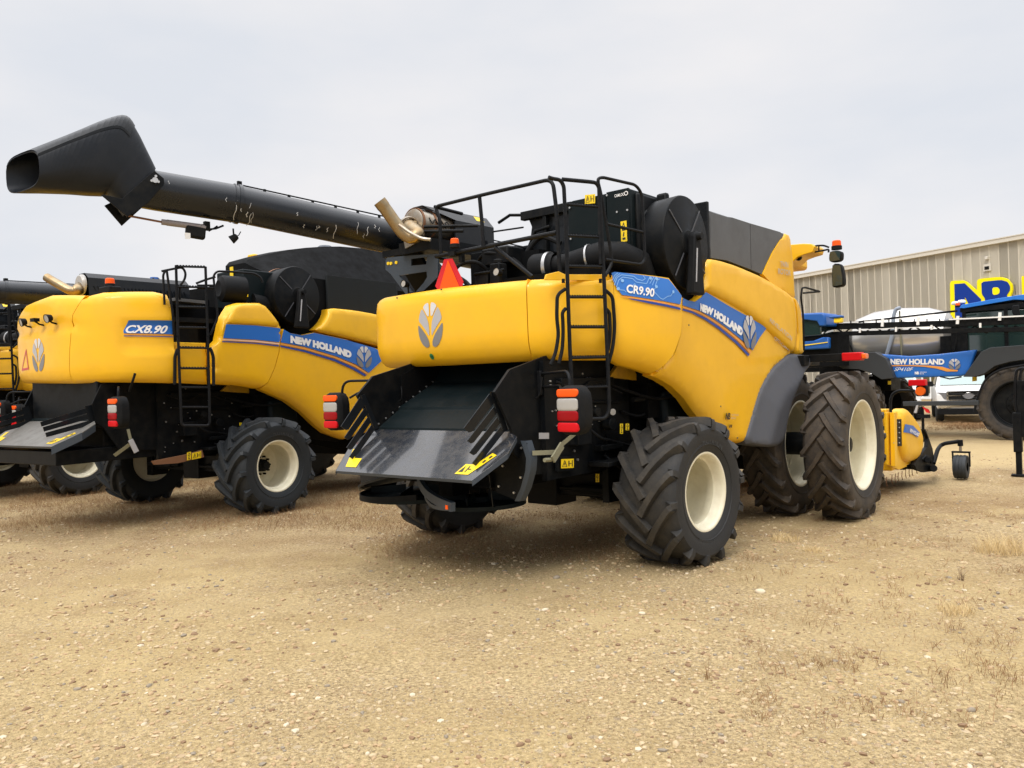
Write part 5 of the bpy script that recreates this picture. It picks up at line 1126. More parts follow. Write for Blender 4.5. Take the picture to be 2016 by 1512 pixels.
# side recess behind the ladder
m = MB(); m.box2((.9, -1.55, 2.2), (1.35, -.3, 3.1)); m.box2((1.1, -1.5, 3.05), (1.45, -.5, 3.12)); m.build('step_well', 'black', B); m = MB(); m.prism([bt(*p, 'X', 1.42) for p in ((344, 586), (405, 592), (405, 598), (344, 592))], (-.3, 0, 0)); m.build('platform_edge', 'grey_panel', B)
def ladderB(root, fr):
    ang = radians(26); n = V(cos(ang), -sin(ang), 0); p0 = V(1.84, -1.25, 2.5); q = lambda px, py, d=0: fr.pl(px, py, p0+n*d, n)
    m = MB(); m.box(q(347, 524), (.03, .03, .03));
    for P in ([(346.5, 523), (350.5, 660), (356, 800), (357, 833), (361, 838), (410, 838), (413, 832), (411.5, 760), (409, 660), (404.5, 525)],): m.tube([q(*p) for p in P], .020, 8, bend=.05)
    la = m.build('ladder', 'black_tube', root)
    for y in (525, 565, 604.5, 645, 685, 725.5, 763, 802):
        t = (y-523)/310; xa, xb = 346.5+t*10, 404.5+t*8; m = MB(); a, b = q(xa, y-.5), q(xb, y+1-t*1.5); m.cyl(a, b, .016, 8)
        for k in range(10): m.box(a.lerp(b, (k+.5)/10)+V(0, 0, .018), (.01, .025, .012))
        m.build('rung', 'black_tube', la)
    for P in ([(324, 600), (321, 540), (328, 530), (334, 575), (340.5, 619), (341.7, 659)], [(318, 534), (340, 529.5), (359.5, 526), (366, 538), (363, 552), (354, 562), (354, 590)],
              [(414, 659), (429, 626), (424, 583), (420, 543), (427, 534), (449, 534.5), (502, 538.5), (514, 547), (517, 556)], [(386, 558), (404, 551), (424, 545)], [(388, 562), (420, 562)], [(388, 567), (420, 567)]):
        m = MB(); m.tube([q(*p, -.03) for p in P], .017, 8, bend=.08); m.build('hand_rail', 'black_tube', root)
    for P in ([(350, 687), (344.5, 700), (344, 757)], [(413, 684), (420, 700), (420.5, 759)]): m = MB(); m.tube([q(*p, -.02) for p in P], .024, 8, bend=.1); m.build('hand_grip', 'plastic', la)
    for px in (350, 410): m = MB(); m.cyl(q(px, 662, -.08), q(px, 662, .03), .02, 8); m.build('ladder_pivot', 'black', la)
ladderB(B, FB)
def exhaustB():
    c = bt(154.8, 559.8, 'Y', -1.75)
    m = MB(); m.lathe([(0, 0), (-.0, .14), (.03, .165), (.06, .165), (.06, 0)], c, (.1, 1, 0), 30); m.build('silencer', 'white_lens', B)
    e = lambda px, py, y: bt(px, py, 'Y', y)
    m = MB(); P = spline([c+V(0, .02, -.06), e(152, 570, -1.82), e(145, 572.5, -1.87), e(136, 571, -1.92), e(124, 564.5, -1.97), e(107, 555, -2.02), e(92, 546, -2.06)], 7)
    m.ring(P, .07, 20, cap=False, rs=[max(.068, .10-.002*i) for i in range(len(P))]); m.ring(P, .06, 20, cap=False, rs=[max(.062, .094-.002*i) for i in range(len(P))]); m.build('exhaust_pipe', 'brass_steel', B, sharp=60)
    m = MB(); sec = [(-.17, -.15), (-.17, .08), (-.08, .18), (.08, .18), (.17, .10), (.19, -.16)]
    A_ = [c+V(x, .06, z) for x, z in sec]; B_ = [c+V(x+.16, 1.75, z) for x, z in sec]; m.quadstrip(A_, B_); m.quadstrip([p+V(0, 0, -.02) for p in A_], [p+V(0, 0, -.02) for p in B_])
    for k in range(26): y = .16+.06*k; m.box(c+V(.185+.16*y/1.7, y, -.07), (.012, .02, .09), Matrix.Rotation(.4, 3, 'X'))
    m.build('heat_shield', 'black_gloss', B)
    m = MB(); m.box2(c+V(-.2, .2, -.4), c+V(.4, 2.1, -.14)); m.build('exhaust_frame', 'black', B)
    m = MB(); m.box(bt(304, 556, 'Y', -.4), (.12, .12, .14)); m.build('filter_housing', 'black', B); m = MB(); m.lathe([(0, .07), (.05, .07), (.06, 0)], bt(304, 552, 'Y', -.4), (0, 0, 1), 14); m.build('filler_cap', 'blue', B)
exhaustB()
bc = bt(216.7, 566, 'X', .9); m = MB(); m.box(bc+V(0, 0, -.06), (.28, .2, .14)); m.build('beacon_mount', 'plastic', B, bevel=.02); beacon(B, bc)
m = MB(); m.tube([bt(255, 770, 'X', 1.5), bt(262, 748, 'X', 1.75), bt(266, 735, 'X', 1.78)], .018, 8); m.build('lever', 'plastic', B)
# unloading auger of B, folded back over the yard to the left
P1b = V(-1.83, -1.91, 3.7); db = V(-.81, -2.52, 0).normalized(); nb = V(db.y, -db.x, 0)
qa, qb = FB.pl(100, 580, P1b, nb), FB.pl(-90, 571, P1b, nb); du = (qb-qa).normalized(); qc = FB.pl(12, 576, P1b, nb)
m = MB(); m.ring([qa-du*2.2, qb], .185, 30); m.ring([qc, qb], .192, 30); m.ring([qc-du*.02, qc+du*.02], .203, 30); m.ring([qb, qb+du*.5, qb+du*1.0+V(0, 0, -.15)], .22, 24, rs=[.19, .25, .24])
au_b = m.build('auger_tube', 'auger_black', B, sharp=40)
m = MB(); m.cyl(qc+V(0, 0, .20), qa-du*2+V(0, 0, .20), .009, 6); m.box(qc+V(0, 0, .21), (.06, .05, .05)); m.tube([qc+V(.1, -.12, .12), qc+V(.18, -.2, -.05), qc+V(.1, -.2, -.28)], .012, 6); m.build('cable_run', 'black', au_b)
m = MB(); m.box2((-1.95, -1.2, 2.9), (-1.55, -.8, 3.58)); m.build('auger_cradle', 'yellow', B, bevel=.02)
m = MB(); m.box2((-.95, -2.9, 1.02), (.95, -1.4, 1.22)); m.box2((-.9, -2.2, 1.2), (.9, -1.4, 1.5)); m.build('chopper_tray', 'black', B, bevel=.01)
# running gear and chute of B
rear_wheels(B, 'tyre_clean')
for s in (1, -1): wheel(B, (s*1.7, 3.7, .92), s, R=.95, w=.75, rr=.42, n=18, sweep=-.45, bar=.07, tm='tyre_clean')
understructure(B); side_detail(B, FB)
m = MB(); m.box2((-.95, -2.3, 1.5), (.95, -.6, 2.3)); m.box2((.95, -1.9, 1.2), (1.0, .3, 2.2)); m.build('straw_hood', 'black', B, bevel=.02)
wb = [bt(*p, 'X', .955) for p in ((196, 757), (178, 795), (186, 832), (200, 842))]; wb = [p-V(0, -.48, .12) for p in wb]
chute(B, FB, 0, -.48, tilt=radians(-8), dz=.12, wall=wb, fins=[(bt(a, b, 'X', .93), bt(c_, d_, 'X', .88)) for a, b, c_, d_ in ((171, 808, 80, 835), (176, 819, 85, 845), (183, 831, 90, 856))], flapmat='galvanised', edge=.11); lamp_arms(B, V(0, -.56, .04))
warn_sticker('warning_label', B, lambda s, t, h=0: bt(377+18*s, 905-13*t-4*s, 'X', 1.32)+V(h+.01, 0, 0)); warn_sticker('warning_label', B, lambda s, t, h=0: bt(367+8*s, 906-15*t-2*s, 'X', 1.32)+V(h+.01, 0, 0), 'tall')
m = MB(); m.prism([bt(*p, 'X', 1.30) for p in ((300, 908), (366, 895), (398, 886), (402, 900), (350, 912), (305, 915))], (-.04, 0, 0)); m.build('axle_guard', 'rust', B)
m = MB(); a, b, c = bt(252, 845, 'X', 1.3), bt(258, 870, 'X', 1.32), bt(225, 897, 'X', 1.2); band(m, a, b); band(m, bt(255, 875, 'X', 1.32), c, .026); m.build('ratchet_strap', 'strap', B)
m = MB(); band(m, bt(256, 866, 'X', 1.33), bt(268, 890, 'X', 1.35), .035, .02); m.build('strap_buckle', 'silver', B)
for P in ([(484, 829), (492, 829), (492, 833.5), (484, 833.5)], [(471, 838), (477, 838), (477, 832), (471, 832)]): m = MB(); m.prism([bt(*p, 'X', 1.36) for p in P], (.006, 0, 0)); m.build('warning_label', 'sticker', B)
m = MB(); m.prism([(1.05, -.2, 2.1), (1.05, 2.6, 2.05), (1.05, 3.1, 1.0), (1.05, 2.2, .8), (1.05, .6, 1.2)], (.04, 0, 0)); m.build('side_shield', 'black_dark', B)

# ================================================================ COMBINE C: far left, same kind as A
C = copy_tree(A); C.location = (-10.42, 17.2, 0); C.rotation_euler = (0, 0, -radians(34))
tag(C, 'yellow combine cut off by the left edge, black auger pointing out of the picture', 'combine harvester')
FC = Frame(-10.42, 17.2, 34)
tgt = FC.at(33, 818, 'Y', -1.1)
for ch in C.children:
    if ch.name.startswith(('tail_lamp', 'lamp_arm')) and ch.type == 'MESH':
        x = sum(v.co.x for v in ch.data.vertices)/len(ch.data.vertices)
        if x > 0: ch.location = (tgt.x-1.70, tgt.y+1.88, tgt.z-1.69)
# ================================================================ pickup header in front of A
hd = empty('pickup_header', FA, 'yellow pickup header with a small black gauge wheel in front of the centre combine', 'header')
h5 = lambda px, py, X=2.5: FA.at(px, py, 'X', X)
m = MB()
def boxpx(m, pts, X, t): m.prism([h5(*p, X) for p in pts], (-t, 0, 0))
y0 = h5(1776, 803).y
m.box2((-2.45, 5.35, 1.10), (2.38, 5.62, 1.36)); m.build('header_beam', 'yellow_frame2', hd, bevel=.01) if 'yellow_frame2' in MATS else m.build('header_beam', 'yellow', hd, bevel=.01)
sh = Sheet([(q.y, q.z) for q in (h5(*p) for p in ((1776, 812), (1786, 803), (1795, 808), (1812, 832), (1820, 855), (1820, 885), (1813, 905), (1795, 911), (1785, 904), (1778, 875)))], lambda y, z, o: V(2.42+o, y, z), T=.09, r=.16, step=.06, smooth=1)
m = MB(); sh.mesh(m, back=.10); sp = m.build('side_shield', 'yellow', hd)
def shq(pts, off=.012): return [(h5(*p).y, h5(*p).z) for p in pts]
decal(shq([(1780, 835), (1795, 838), (1808, 852), (1804, 861), (1793, 854), (1779, 851)]), sh, 'blue_stripe', 'blue', sp, .012)
m = MB(); f = quadmap(*[Vector(q+(0,)) for q in shq([(1787, 850), (1804, 859), (1807, 853), (1788, 843)])]); lettering(m, 'NEW HOLLAND', lambda s, t: V(2.42+float(sh.height([(f(s, t).x, f(s, t).y)])[0])+.02, f(s, t).x, f(s, t).y), .04); m.build('lettering', 'white_decal', sp, recalc=False)
m = MB(); m.prism([h5(*p, 2.42) for p in ((1746, 812), (1776, 812), (1778, 905), (1786, 918), (1770, 925), (1748, 915))], (-.04, 0, 0)); m.prism([h5(*p, 2.44) for p in ((1752, 812), (1757, 812), (1759, 918), (1754, 918))], (.06, 0, 0)); m.build('side_frame', 'yellow', hd, bevel=.005)
m = MB(); m.prism([h5(*p, 2.46) for p in ((1757, 826), (1772, 825), (1773, 878), (1757, 879))], (.02, 0, 0)); m.cm = 1
for k in range(5):
    for px in (1759, 1770): c = h5(px, 832+k*10, 2.48); m.cyl(c, c+V(.012, 0, 0), .012, 8)
m.build('rubber_flap', ['black', 'bolt'], hd)
m = MB(); m.box2((-2.4, 5.5, .40), (2.4, 6.6, .95)); m.build('header_floor', 'yellow', hd, bevel=.02)
m = MB(); m.cyl((-2.4, 6.9, .45), (2.35, 6.9, .45), .16, 20); m.cyl((-2.4, 7.6, .3), (2.35, 7.6, .3), .10, 16); m.box2((-2.4, 6.6, .30), (2.3, 7.5, .34)); m.build('pickup_drum', 'black', hd)
for i in range(9):
    y = 5.6+.22*i+random.uniform(-.05, .05); p = V(2.3, y, .30); m = MB(); m.tube([p, p+V(.0, -.03, -.09), p+V(0, .02, -.15)], .006, 5); m.build('tine', 'rust', hd)
m = MB(); m.prism([h5(*p, 2.50) for p in ((1800, 915), (1818, 890), (1826, 880), (1828, 862), (1820, 845), (1823, 845), (1836, 882), (1838, 895), (1842, 915), (1836, 928), (1820, 930), (1805, 925))], (-.06, 0, 0)); m.tube([h5(1815, 905), h5(1822, 897), h5(1830, 900), h5(1832, 912)], .02, 8); m.cyl(h5(1826, 905, 2.4), h5(1826, 905, 2.56), .05, 12); m.cyl(h5(1838, 922, 2.35), h5(1838, 922, 2.6), .06, 12); m.build('drive_linkage', 'black', hd, bevel=.01)
w8 = lambda px, py, Y=8.2: FA.at(px, py, 'Y', Y)
m = MB(); m.tube([h5(1838, 912, 2.5), h5(1846, 885, 2.52), w8(1852, 877), w8(1860, 873), w8(1888, 869)], .035, 10, bend=.08); m.cyl(w8(1890, 866), w8(1891, 878), .045, 12); m.build('gauge_wheel_arm', 'black', hd)
m = MB(); m.cyl(w8(1891, 878), w8(1891, 890), .022, 10); m.build('height_screw', 'steel', hd)
m = MB(); c = w8(1892, 918); wy = .19
m.box(w8(1892, 890), (.29, .06, .03)); m.box(w8(1876, 904), (.02, .06, .26)); m.box(w8(1909, 904), (.02, .06, .26)); m.build('wheel_fork', 'black', hd)
m = MB(); m.lathe([(-.10, .08), (-.11, .16), (-.10, .20), (-.05, .212), (-.045, .205), (-.005, .205), (0, .214), (.005, .205), (.045, .205), (.05, .212), (.10, .20), (.11, .16), (.10, .08)], (c.x, c.y, .212), (1, 0, 0), 32); m.build('gauge_wheel', 'tyre_clean', hd)
m = MB(); m.lathe([(-.105, .0), (-.105, .10), (-.09, .12)], (c.x, c.y, .212), (1, 0, 0), 20); m.build('rim', 'cream', hd)
m = MB(); m.tube([FA.at(1754, 828, 'Y', 5.45), FA.at(1753, 790, 'Y', 5.45), FA.at(1757, 776, 'Y', 5.45), FA.at(1769, 769, 'Y', 5.45), FA.at(1801, 769, 'Y', 5.45)], .022, 8, bend=.08); m.build('lamp_arm', 'black_tube', hd)
a5 = lambda px, py: FA.at(px, py, 'Y', 5.40)
p, q = a5(1788, 760), a5(1821, 747); m = MB(); m.box2((p.x, 5.40, p.z), (q.x, 5.55, q.z)); m.build('reflector', 'red_reflector', hd, bevel=.01)
m = MB(); m.lathe([(0, 0), (0, .065), (.05, .07), (.06, .06)], a5(1811, 770), (0, 1, 0), 22); m.build('lamp', 'orange_lens', hd); m = MB(); m.box(a5(1813, 770)+V(0, .09, 0), (.17, .07, .16)); m.build('lamp_housing', 'plastic', hd, bevel=.02)

# ================================================================ warehouse behind
az = radians(-26.4); BW = Frame(28.25, 53.5, 0); wd = V(sin(az), cos(az), 0)      # wall direction, away to the left
BW.yaw = az; BW.fw = wd; BW.rt = V(cos(az), -sin(az), 0)
bld = bpy.data.objects.new('warehouse', None); COL.objects.link(bld); bld.location = BW.o; bld.rotation_euler = (0, 0, -az)
tag(bld, 'long beige corrugated metal building with blue and yellow letters at the right', 'building')
# local: Y runs along the wall (away), X = -0 plane faces the yard at -X
wp = lambda px, py, off=0: BW.at(px, py, 'X', off)
L0, L1, EH = -45, 60, 9.9
m = MB(); prof = []
y = L0
while y < L1:
    prof += [(y, 0), (y+.53, 0), (y+.545, -.022), (y+.585, -.022), (y+.60, 0)]; y += .60
for i in range(len(prof)-1):
    (ya, xa), (yb, xb) = prof[i], prof[i+1]; m.add([(xa, ya, .35), (xb, yb, .35), (xb, yb, EH-.25), (xa, ya, EH-.25)], [(0, 1, 2, 3)])
m.box2((.0, L0, .0), (30, L1, EH-.3)); m.build('wall', 'beige_wall', bld, sharp=20)
m = MB(); m.box2((-.06, L0, 0), (.05, L1, .36)); m.build('foundation', 'concrete', bld)
m = MB(); m.add([(-.25, L0, EH-.02), (-.25, L1, EH-.02), (15, L1, EH+1.8), (15, L0, EH+1.8)], [(0, 1, 2, 3)]); m.add([(30, L0, EH-.02), (30, L1, EH-.02), (15, L1, EH+1.8), (15, L0, EH+1.8)], [(0, 1, 2, 3)]); m.build('roof', 'beige_wall', bld)
m = MB(); m.box2((-.28, L0, EH-.28), (-.04, L1, EH)); m.box2((-.32, L0, EH-.03), (-.04, L1, EH+.03)); m.build('gutter', 'beige_trim', bld)
# door
d0, d1 = wp(1849, 783), wp(1820, 785); ztop = 2.75
m = MB(); ya, yb = d0.y, d1.y
m.box2((-.10, ya-.12, .1), (-.02, ya, ztop+.1)); m.box2((-.10, yb, .1), (-.02, yb+.12, ztop+.1)); m.box2((-.10, ya, ztop), (-.02, yb, ztop+.1)); m.box2((-.9, ya-.3, .0), (-.02, yb+.3, .12)); m.box2((-.09, (ya+yb)/2-.04, .1), (-.03, (ya+yb)/2+.04, ztop)); m.build('door_frame', 'white', bld)
m = MB(); m.box2((-.05, ya, .14), (-.03, yb, ztop)); m.build('door', 'door_glass', bld)
m = MB(); q = wp(1839, 757); m.box((-.07, q.y, q.z), (.01, .35, .3)); m.build('door_notice', 'white_lens', bld)
q = wp(1945, 508); m = MB(); m.box((-.12, q.y, q.z), (.2, .18, .2)); m.build('wall_lamp', 'beige_trim', bld, bevel=.02); q = wp(1945, 527); m = MB(); m.box((-.06, q.y, q.z), (.1, .45, .42)); m.cm = 1; m.box((-.12, q.y, q.z-.02), (.04, .28, .2)); m.build('wall_vent', ['beige_trim', 'black'], bld)
# sign letters
def sg(x, y, off): return wp(1816+x/10.08, 540+y/10.08, off)
sign = bpy.data.objects.new('wall_sign', None); COL.objects.link(sign); sign.parent = None; sign.location = BW.o; sign.rotation_euler = (0, 0, -az)
tag(sign, 'big blue letters edged in yellow on the beige metal wall', 'sign')
m = MB(); Yp = chaikin([(570, 190), (600, 130), (860, 118), (1110, 335), (1110, 125), (1160, 88), (1560, 50), (1700, 85), (1800, 200), (1812, 320), (1770, 430), (1820, 560), (1820, 760), (1700, 880), (1150, 900), (590, 915)], 1, .15); m.prism([sg(x, y, -.06) for x, y in Yp], (-.14, 0, 0)); m.build('letter_edge', 'sign_yellow', sign)
m = MB()
for P in ([(637, 195), (840, 178), (1165, 495), (1165, 860), (1060, 860), (845, 440), (850, 860), (655, 860)],):
    m.prism([sg(x, y, -.202) for x, y in P], (-.03, 0, 0))
m.build('letter', 'sign_blue', sign)
m = MB(); m.prism([sg(x, y, -.202) for x, y in chaikin([(1172, 150), (1560, 112), (1690, 150), (1742, 240), (1740, 320), (1670, 425), (1760, 520), (1775, 700), (1680, 840), (1250, 860), (1250, 480), (1185, 400)], 1, .12)], (-.03, 0, 0)); lb = m.build('letter', 'sign_blue', sign)
for P in ([(1388, 265), (1490, 255), (1535, 300), (1530, 370), (1480, 405), (1395, 408)], [(1400, 560), (1520, 550), (1590, 600), (1580, 700), (1400, 720)]):
    m = MB(); m.prism([sg(x, y, -.235) for x, y in chaikin(P, 1, .2)], (-.01, 0, 0)); m.build('letter_counter', 'sign_yellow', sign)
m = MB(); m.prism([sg(x, y, -.06) for x, y in ((1995, 40), (2600, -30), (2600, 700), (2010, 760))], (-.14, 0, 0)); m.build('letter_edge', 'sign_yellow', sign)
m = MB(); m.prism([sg(x, y, -.202) for x, y in ((2060, 90), (2250, 70), (2500, 420), (2500, 50), (2560, 40), (2560, 640), (2400, 650), (2150, 300), (2160, 700), (2070, 705))], (-.03, 0, 0)); m.build('letter', 'sign_blue', sign)

# ================================================================ self-propelled sprayer
FS = Frame(14.13, 22.6, 131.6)
SP = empty('sprayer', FS, 'blue and black sprayer with folded booms and white tank behind the centre combine', 'sprayer')
st = FS.at; X0 = 1.55
s5 = lambda px, py, X=X0: st(px, py, 'X', X)
for (y, nm) in ((.50, 1), (-3.85, 1)):
    for sd in (1, -1): wheel(SP, (sd*1.62, y, .955), sd, R=.975, w=.42, rr=.60, n=20, sweep=-.33, bar=.05, lh=.045, tm='tyre_brown', dish=.16, rimmat='black')
m = MB(); m.box2((-.5, -4.6, 1.35), (.5, -3.0, 1.8)); m.box2((-.5, -3.2, 1.85), (.5, .9, 2.1)); m.box2((-.5, -.5, 1.35), (.5, .9, 1.9)); m.box2((-1.3, .35, 1.3), (1.3, .65, 1.55)); m.box2((-1.3, -4.0, 1.3), (1.3, -3.7, 1.55)); m.box2((-1.0, -3.4, 1.85), (1.0, -.4, 2.1))
for y in (.5, -3.85):
    for sd in (-1, 1): m.box2((sd*1.15-.12, y-.15, .8), (sd*1.15+.12, y+.15, 1.9))
m.build('chassis', 'black', SP, bevel=.02)
def fenderP(pts, X, t, nm, mt): m = MB(); m.prism([s5(*p, X) for p in pts], (-t, 0, 0)); return m.build(nm, mt, SP, bevel=.015)
fenderP([(1640, 715), (1655, 702), (1700, 694), (1722, 693), (1745, 706), (1760, 744), (1735, 747), (1715, 735), (1690, 727), (1660, 726)], 1.85, .55, 'fender', 'grey_black')
fenderP([(1896, 742), (1903, 732), (1932, 692), (1950, 684), (2030, 678), (2030, 706), (1990, 712), (1960, 720), (1938, 736), (1920, 742)], 1.85, .55, 'fender', 'grey_black')
# sign panel between the wheels
spn = Sheet([(s5(*p).y, s5(*p).z) for p in ((1734, 697), (1790, 701), (1850, 697), (1922, 688.5), (1906, 737), (1890, 741), (1765, 744.5))], lambda y, z, o: V(X0-.02+o, y, z), T=.05, r=.05, step=.08, smooth=0)
m = MB(); spn.mesh(m, back=.12); pan = m.build('side_panel', 'blue', SP)
def pt_(px, py, off=.07): p = s5(px, py); return V(X0+off-.02, p.y, p.z)
m = MB(); lettering(m, 'NEW HOLLAND', quadmap(pt_(1754, 717.5), pt_(1860, 718), pt_(1860, 706.5), pt_(1754, 706.5)), .055); lettering(m, 'SP410F',  quadmap(pt_(1761, 730.5), pt_(1798, 730.5), pt_(1799, 723.5), pt_(1763, 723.5)), .0, .25)
lettering(m, 'NB', quadmap(pt_(1802, 737), pt_(1810, 737), pt_(1810, 731.5), pt_(1802, 731.5)), .06); lettering(m, 'NOVLAN', quadmap(pt_(1812, 734), pt_(1825, 734), pt_(1825, 731.5), pt_(1812, 731.5)), .0); lettering(m, 'BROS', quadmap(pt_(1812, 737), pt_(1820, 737), pt_(1820, 734.7), pt_(1812, 734.7)), .0); m.build('lettering', 'white_decal', pan, recalc=False)
m = MB(); T1 = [(1754, 718.8), (1790, 718.6), (1830, 719.6), (1856, 722), (1872, 727), (1887, 728.5), (1886, 731), (1865, 731.5), (1845, 725.5), (1820, 721.8), (1790, 720.6), (1754, 721)]; m.add([pt_(*p) for p in T1], [tuple(t) for t in geometry.tessellate_polygon([[Vector((a, b, 0)) for a, b in T1]])]); m.build('stripe', 'orange_stripe', pan, recalc=False)
ec = pt_(1880, 717, .075); m = MB(); leaf_logo(m, None, (0, 0), .30, .30, T=lambda a, b: V(ec.x, ec.y+a, ec.z+b)); m.build('emblem', ['silver_light', 'silver', 'silver_dark'], pan, recalc=False)
# tank
m = MB(); c = s5(1775, 655, .2); L = 1.28
m.lathe([(-L-.25, 0), (-L-.2, .35), (-L, .68), (-L*.6, .86), (0, .92), (L*.6, .86), (L, .68), (L+.2, .35), (L+.25, 0)], (.1, c.y, 2.95), (0, 1, 0), 48); tk = m.build('product_tank', 'steel_tank', SP)
m = MB(); m.tube([s5(1745, 700, 1.1), s5(1757, 660, 1.1), s5(1759, 622, 1.1), s5(1764, 608, 1.1), s5(1773, 606, 1.1)], .055, 10, bend=.15); m.build('fill_pipe', 'pipe_grey', SP)
m = MB(); m.tube([s5(1775, 702, 1.05), s5(1773, 660, 1.1), s5(1771, 612, 1.0)], .025, 8); m.build('level_tube', 'strap', SP)
m = MB(); m.box2((-1.0, c.y-2.7, 2.0), (1.0, c.y-1.6, 3.2)); m.box2((-.9, c.y+1.55, 2.0), (1.1, c.y+1.95, 3.3)); m.tube([s5(1868, 700, 1.1), s5(1880, 690, 1.1), s5(1884, 665, 1.1), s5(1886, 640, 1.1)], .03, 8); m.box2((-1.2, c.y-1.6, 1.95), (1.25, c.y+1.7, 2.15)); m.build('tank_cradle', 'black', SP, bevel=.01)
# cab
cy0 = s5(1895, 620, 1.0).y; m = MB(); m.box2((-.95, cy0, 2.25), (.95, cy0+1.75, 3.55)); m.build('cab', 'glass', SP, bevel=.06)
m = MB()
for y in (cy0-.02, cy0+1.0, cy0+1.7):
    m.box2((.88, y, 2.2), (.99, y+.09, 3.6)); m.box2((-.99, y, 2.2), (-.88, y+.09, 3.6))
m.box2((-.98, cy0-.05, 1.9), (.98, cy0+1.8, 2.42)); m.box2((-.98, cy0-.6, 1.9), (.98, cy0, 2.9)); m.build('cab_frame', 'black', SP, bevel=.01)
rz = s5(1900, 590, 1.0); m = MB(); m.prism([s5(1888, 606, 1.05), s5(1894, 600, 1.05), s5(1960, 588, 1.05), s5(2005, 581, 1.05), s5(2060, 574, 1.05), s5(2060, 592, 1.05), s5(1996, 590, 1.05), s5(1898, 607, 1.05)], (-2.1, 0, 0)); m.build('cab_roof', 'blue2', SP, bevel=.03)
m = MB(); m.prism([s5(1890, 607, 1.0), s5(2060, 590, 1.0), s5(2060, 602, 1.0), s5(1890, 615, 1.0)], (-2.0, 0, 0)); m.build('cab_header', 'black', SP)
bq = beacon(SP, V(0, 0, 0)); bq.location = s5(1885.5, 598, .9)-V(0, 0, .1); bq.scale = (.9, .9, .9)
for p in ((1893, 594), (1881, 597)): m = MB(); m.lathe([(-.04, .10), (0, .11), (.05, .08), (.06, 0)], s5(*p, .8), (0, 0, 1), 16); m.build('antenna', 'white', SP)
m = MB(); m.tube([s5(1999, 580, 1.2), s5(1998, 560, 1.2)], .008, 5); m.build('aerial', 'black', SP)
m = MB(); m.prism([s5(1993, 601, 1.45), s5(2006, 600, 1.45), s5(2008, 622, 1.45), s5(1997, 624, 1.45), s5(1992, 615, 1.45)], (-.06, 0, 0)); m.build('mirror', 'plastic', SP, bevel=.02)
# folded boom along the right side
m = MB(); bx = 2.05
def bar(m, a, b, w, h, X=bx):
    p, q = s5(*a, X), s5(*b, X); d = (q-p); R = roty(d); m.box((p+q)/2, (w, d.length, h), R)
bar(m, (1575, 645), (1870, 637), .16, .17); bar(m, (1868, 637), (2060, 629), .18, .19); bar(m, (1575, 659), (2060, 647), .12, .13);
for i in range(12):
    xa = 1600+i*40; bar(m, (xa, 642), (xa+22, 656), .04, .04); bar(m, (xa+22, 656), (xa+40, 641), .04, .04)
bar(m, (1690, 634), (1885, 612), .05, .055, 2.1); bar(m, (1620, 640), (1700, 633), .04, .05, 2.1); bar(m, (1640, 702), (1640, 655), .12, .12, 1.7); bar(m, (1655, 700), (1655, 655), .06, .06, 1.7)
for (a, b) in (((1625, 690), (1590, 690)), ((1595, 665), (1650, 665))): bar(m, a, b, .06, .08, 1.6)
m.build('spray_boom', 'black', SP, bevel=.01)
m = MB()
bar(m, (1588, 638), (1690, 634), .03, .035, 2.16); bar(m, (1700, 633), (1752, 630), .02, .025, 2.16); bar(m, (1765, 628), (1840, 619), .02, .022, 2.16); bar(m, (1868, 629), (2016, 622), .03, .035, 2.2)
for x, y in ((1636, 628), (1738, 635), (1808, 632), (1886, 630), (1969, 623)): bar(m, (x, y-8), (x-1, y+8), .05, .07, 2.18)
for x, y in ((1693, 650), (1764, 648), (1834, 644), (1930, 640)): bar(m, (x, y-4), (x, y+5), .04, .05, 2.18)
bar(m, (1688, 650), (1760, 646), .02, .02, 2.16); bar(m, (1765, 646), (1840, 643), .02, .02, 2.16)
m.build('spray_line', 'white', SP)
m = MB()
for i in range(17): x = 1600+i*25; bar(m, (x, 640-i*.6), (x, 633-i*.6), .02, .03, 2.2)
m.build('nozzle', 'plastic', SP)
for P in ([(1748, 757), (1754, 757), (1754, 750), (1748, 750)], [(1914, 751), (1923, 750), (1923, 741), (1914, 742)]): m = MB(); m.prism([s5(*p, 1.35) for p in P], (-.02, 0, 0)); m.build('warning_label', 'sticker', SP)
m = MB(); m.tube([s5(1850, 741, 1.7), s5(1870, 746, 1.7), s5(1893, 742, 1.7)], .02, 6); m.tube([s5(1918, 812, 1.9), s5(1924, 782, 1.9), s5(1940, 745, 1.9), s5(1970, 726, 1.9), s5(2020, 718, 1.9)], .03, 8, bend=.4); m.build('fender_hoop', 'black_tube', SP)
m = MB(); m.box2((-.3, -4.9, 1.2), (1.2, -4.0, 2.2)); m.build('boom_rack', 'black', SP, bevel=.02)

# ================================================================ blue tractor hood glimpsed behind
FT = Frame(*(Vector((7.2, 25.5))), 131.6)
T = empty('tractor', FT, 'blue tractor hood with a yellow line glimpsed behind the fender of the centre combine', 'tractor')
tt = lambda px, py, X=.6: FT.at(px, py, 'X', X)
m = MB(); m.prism([tt(*p) for p in ((1560, 618), (1619, 615), (1625, 620), (1626, 642), (1612, 642), (1608, 632), (1560, 626))], (-1.2, 0, 0)); m.build('cab_roof', 'blue_dark', T, bevel=.05)
m = MB(); m.prism([tt(*p) for p in ((1560, 674), (1600, 671), (1618, 664), (1632, 664), (1632, 686), (1560, 690))], (-1.2, 0, 0)); m.build('hood', 'blue_dark', T, bevel=.05)
m = MB(); m.prism([tt(*p, .62) for p in ((1560, 681), (1590, 678), (1630, 673), (1630, 674.5), (1590, 680), (1560, 683))], (.01, 0, 0)); m.build('stripe', 'sticker', T)
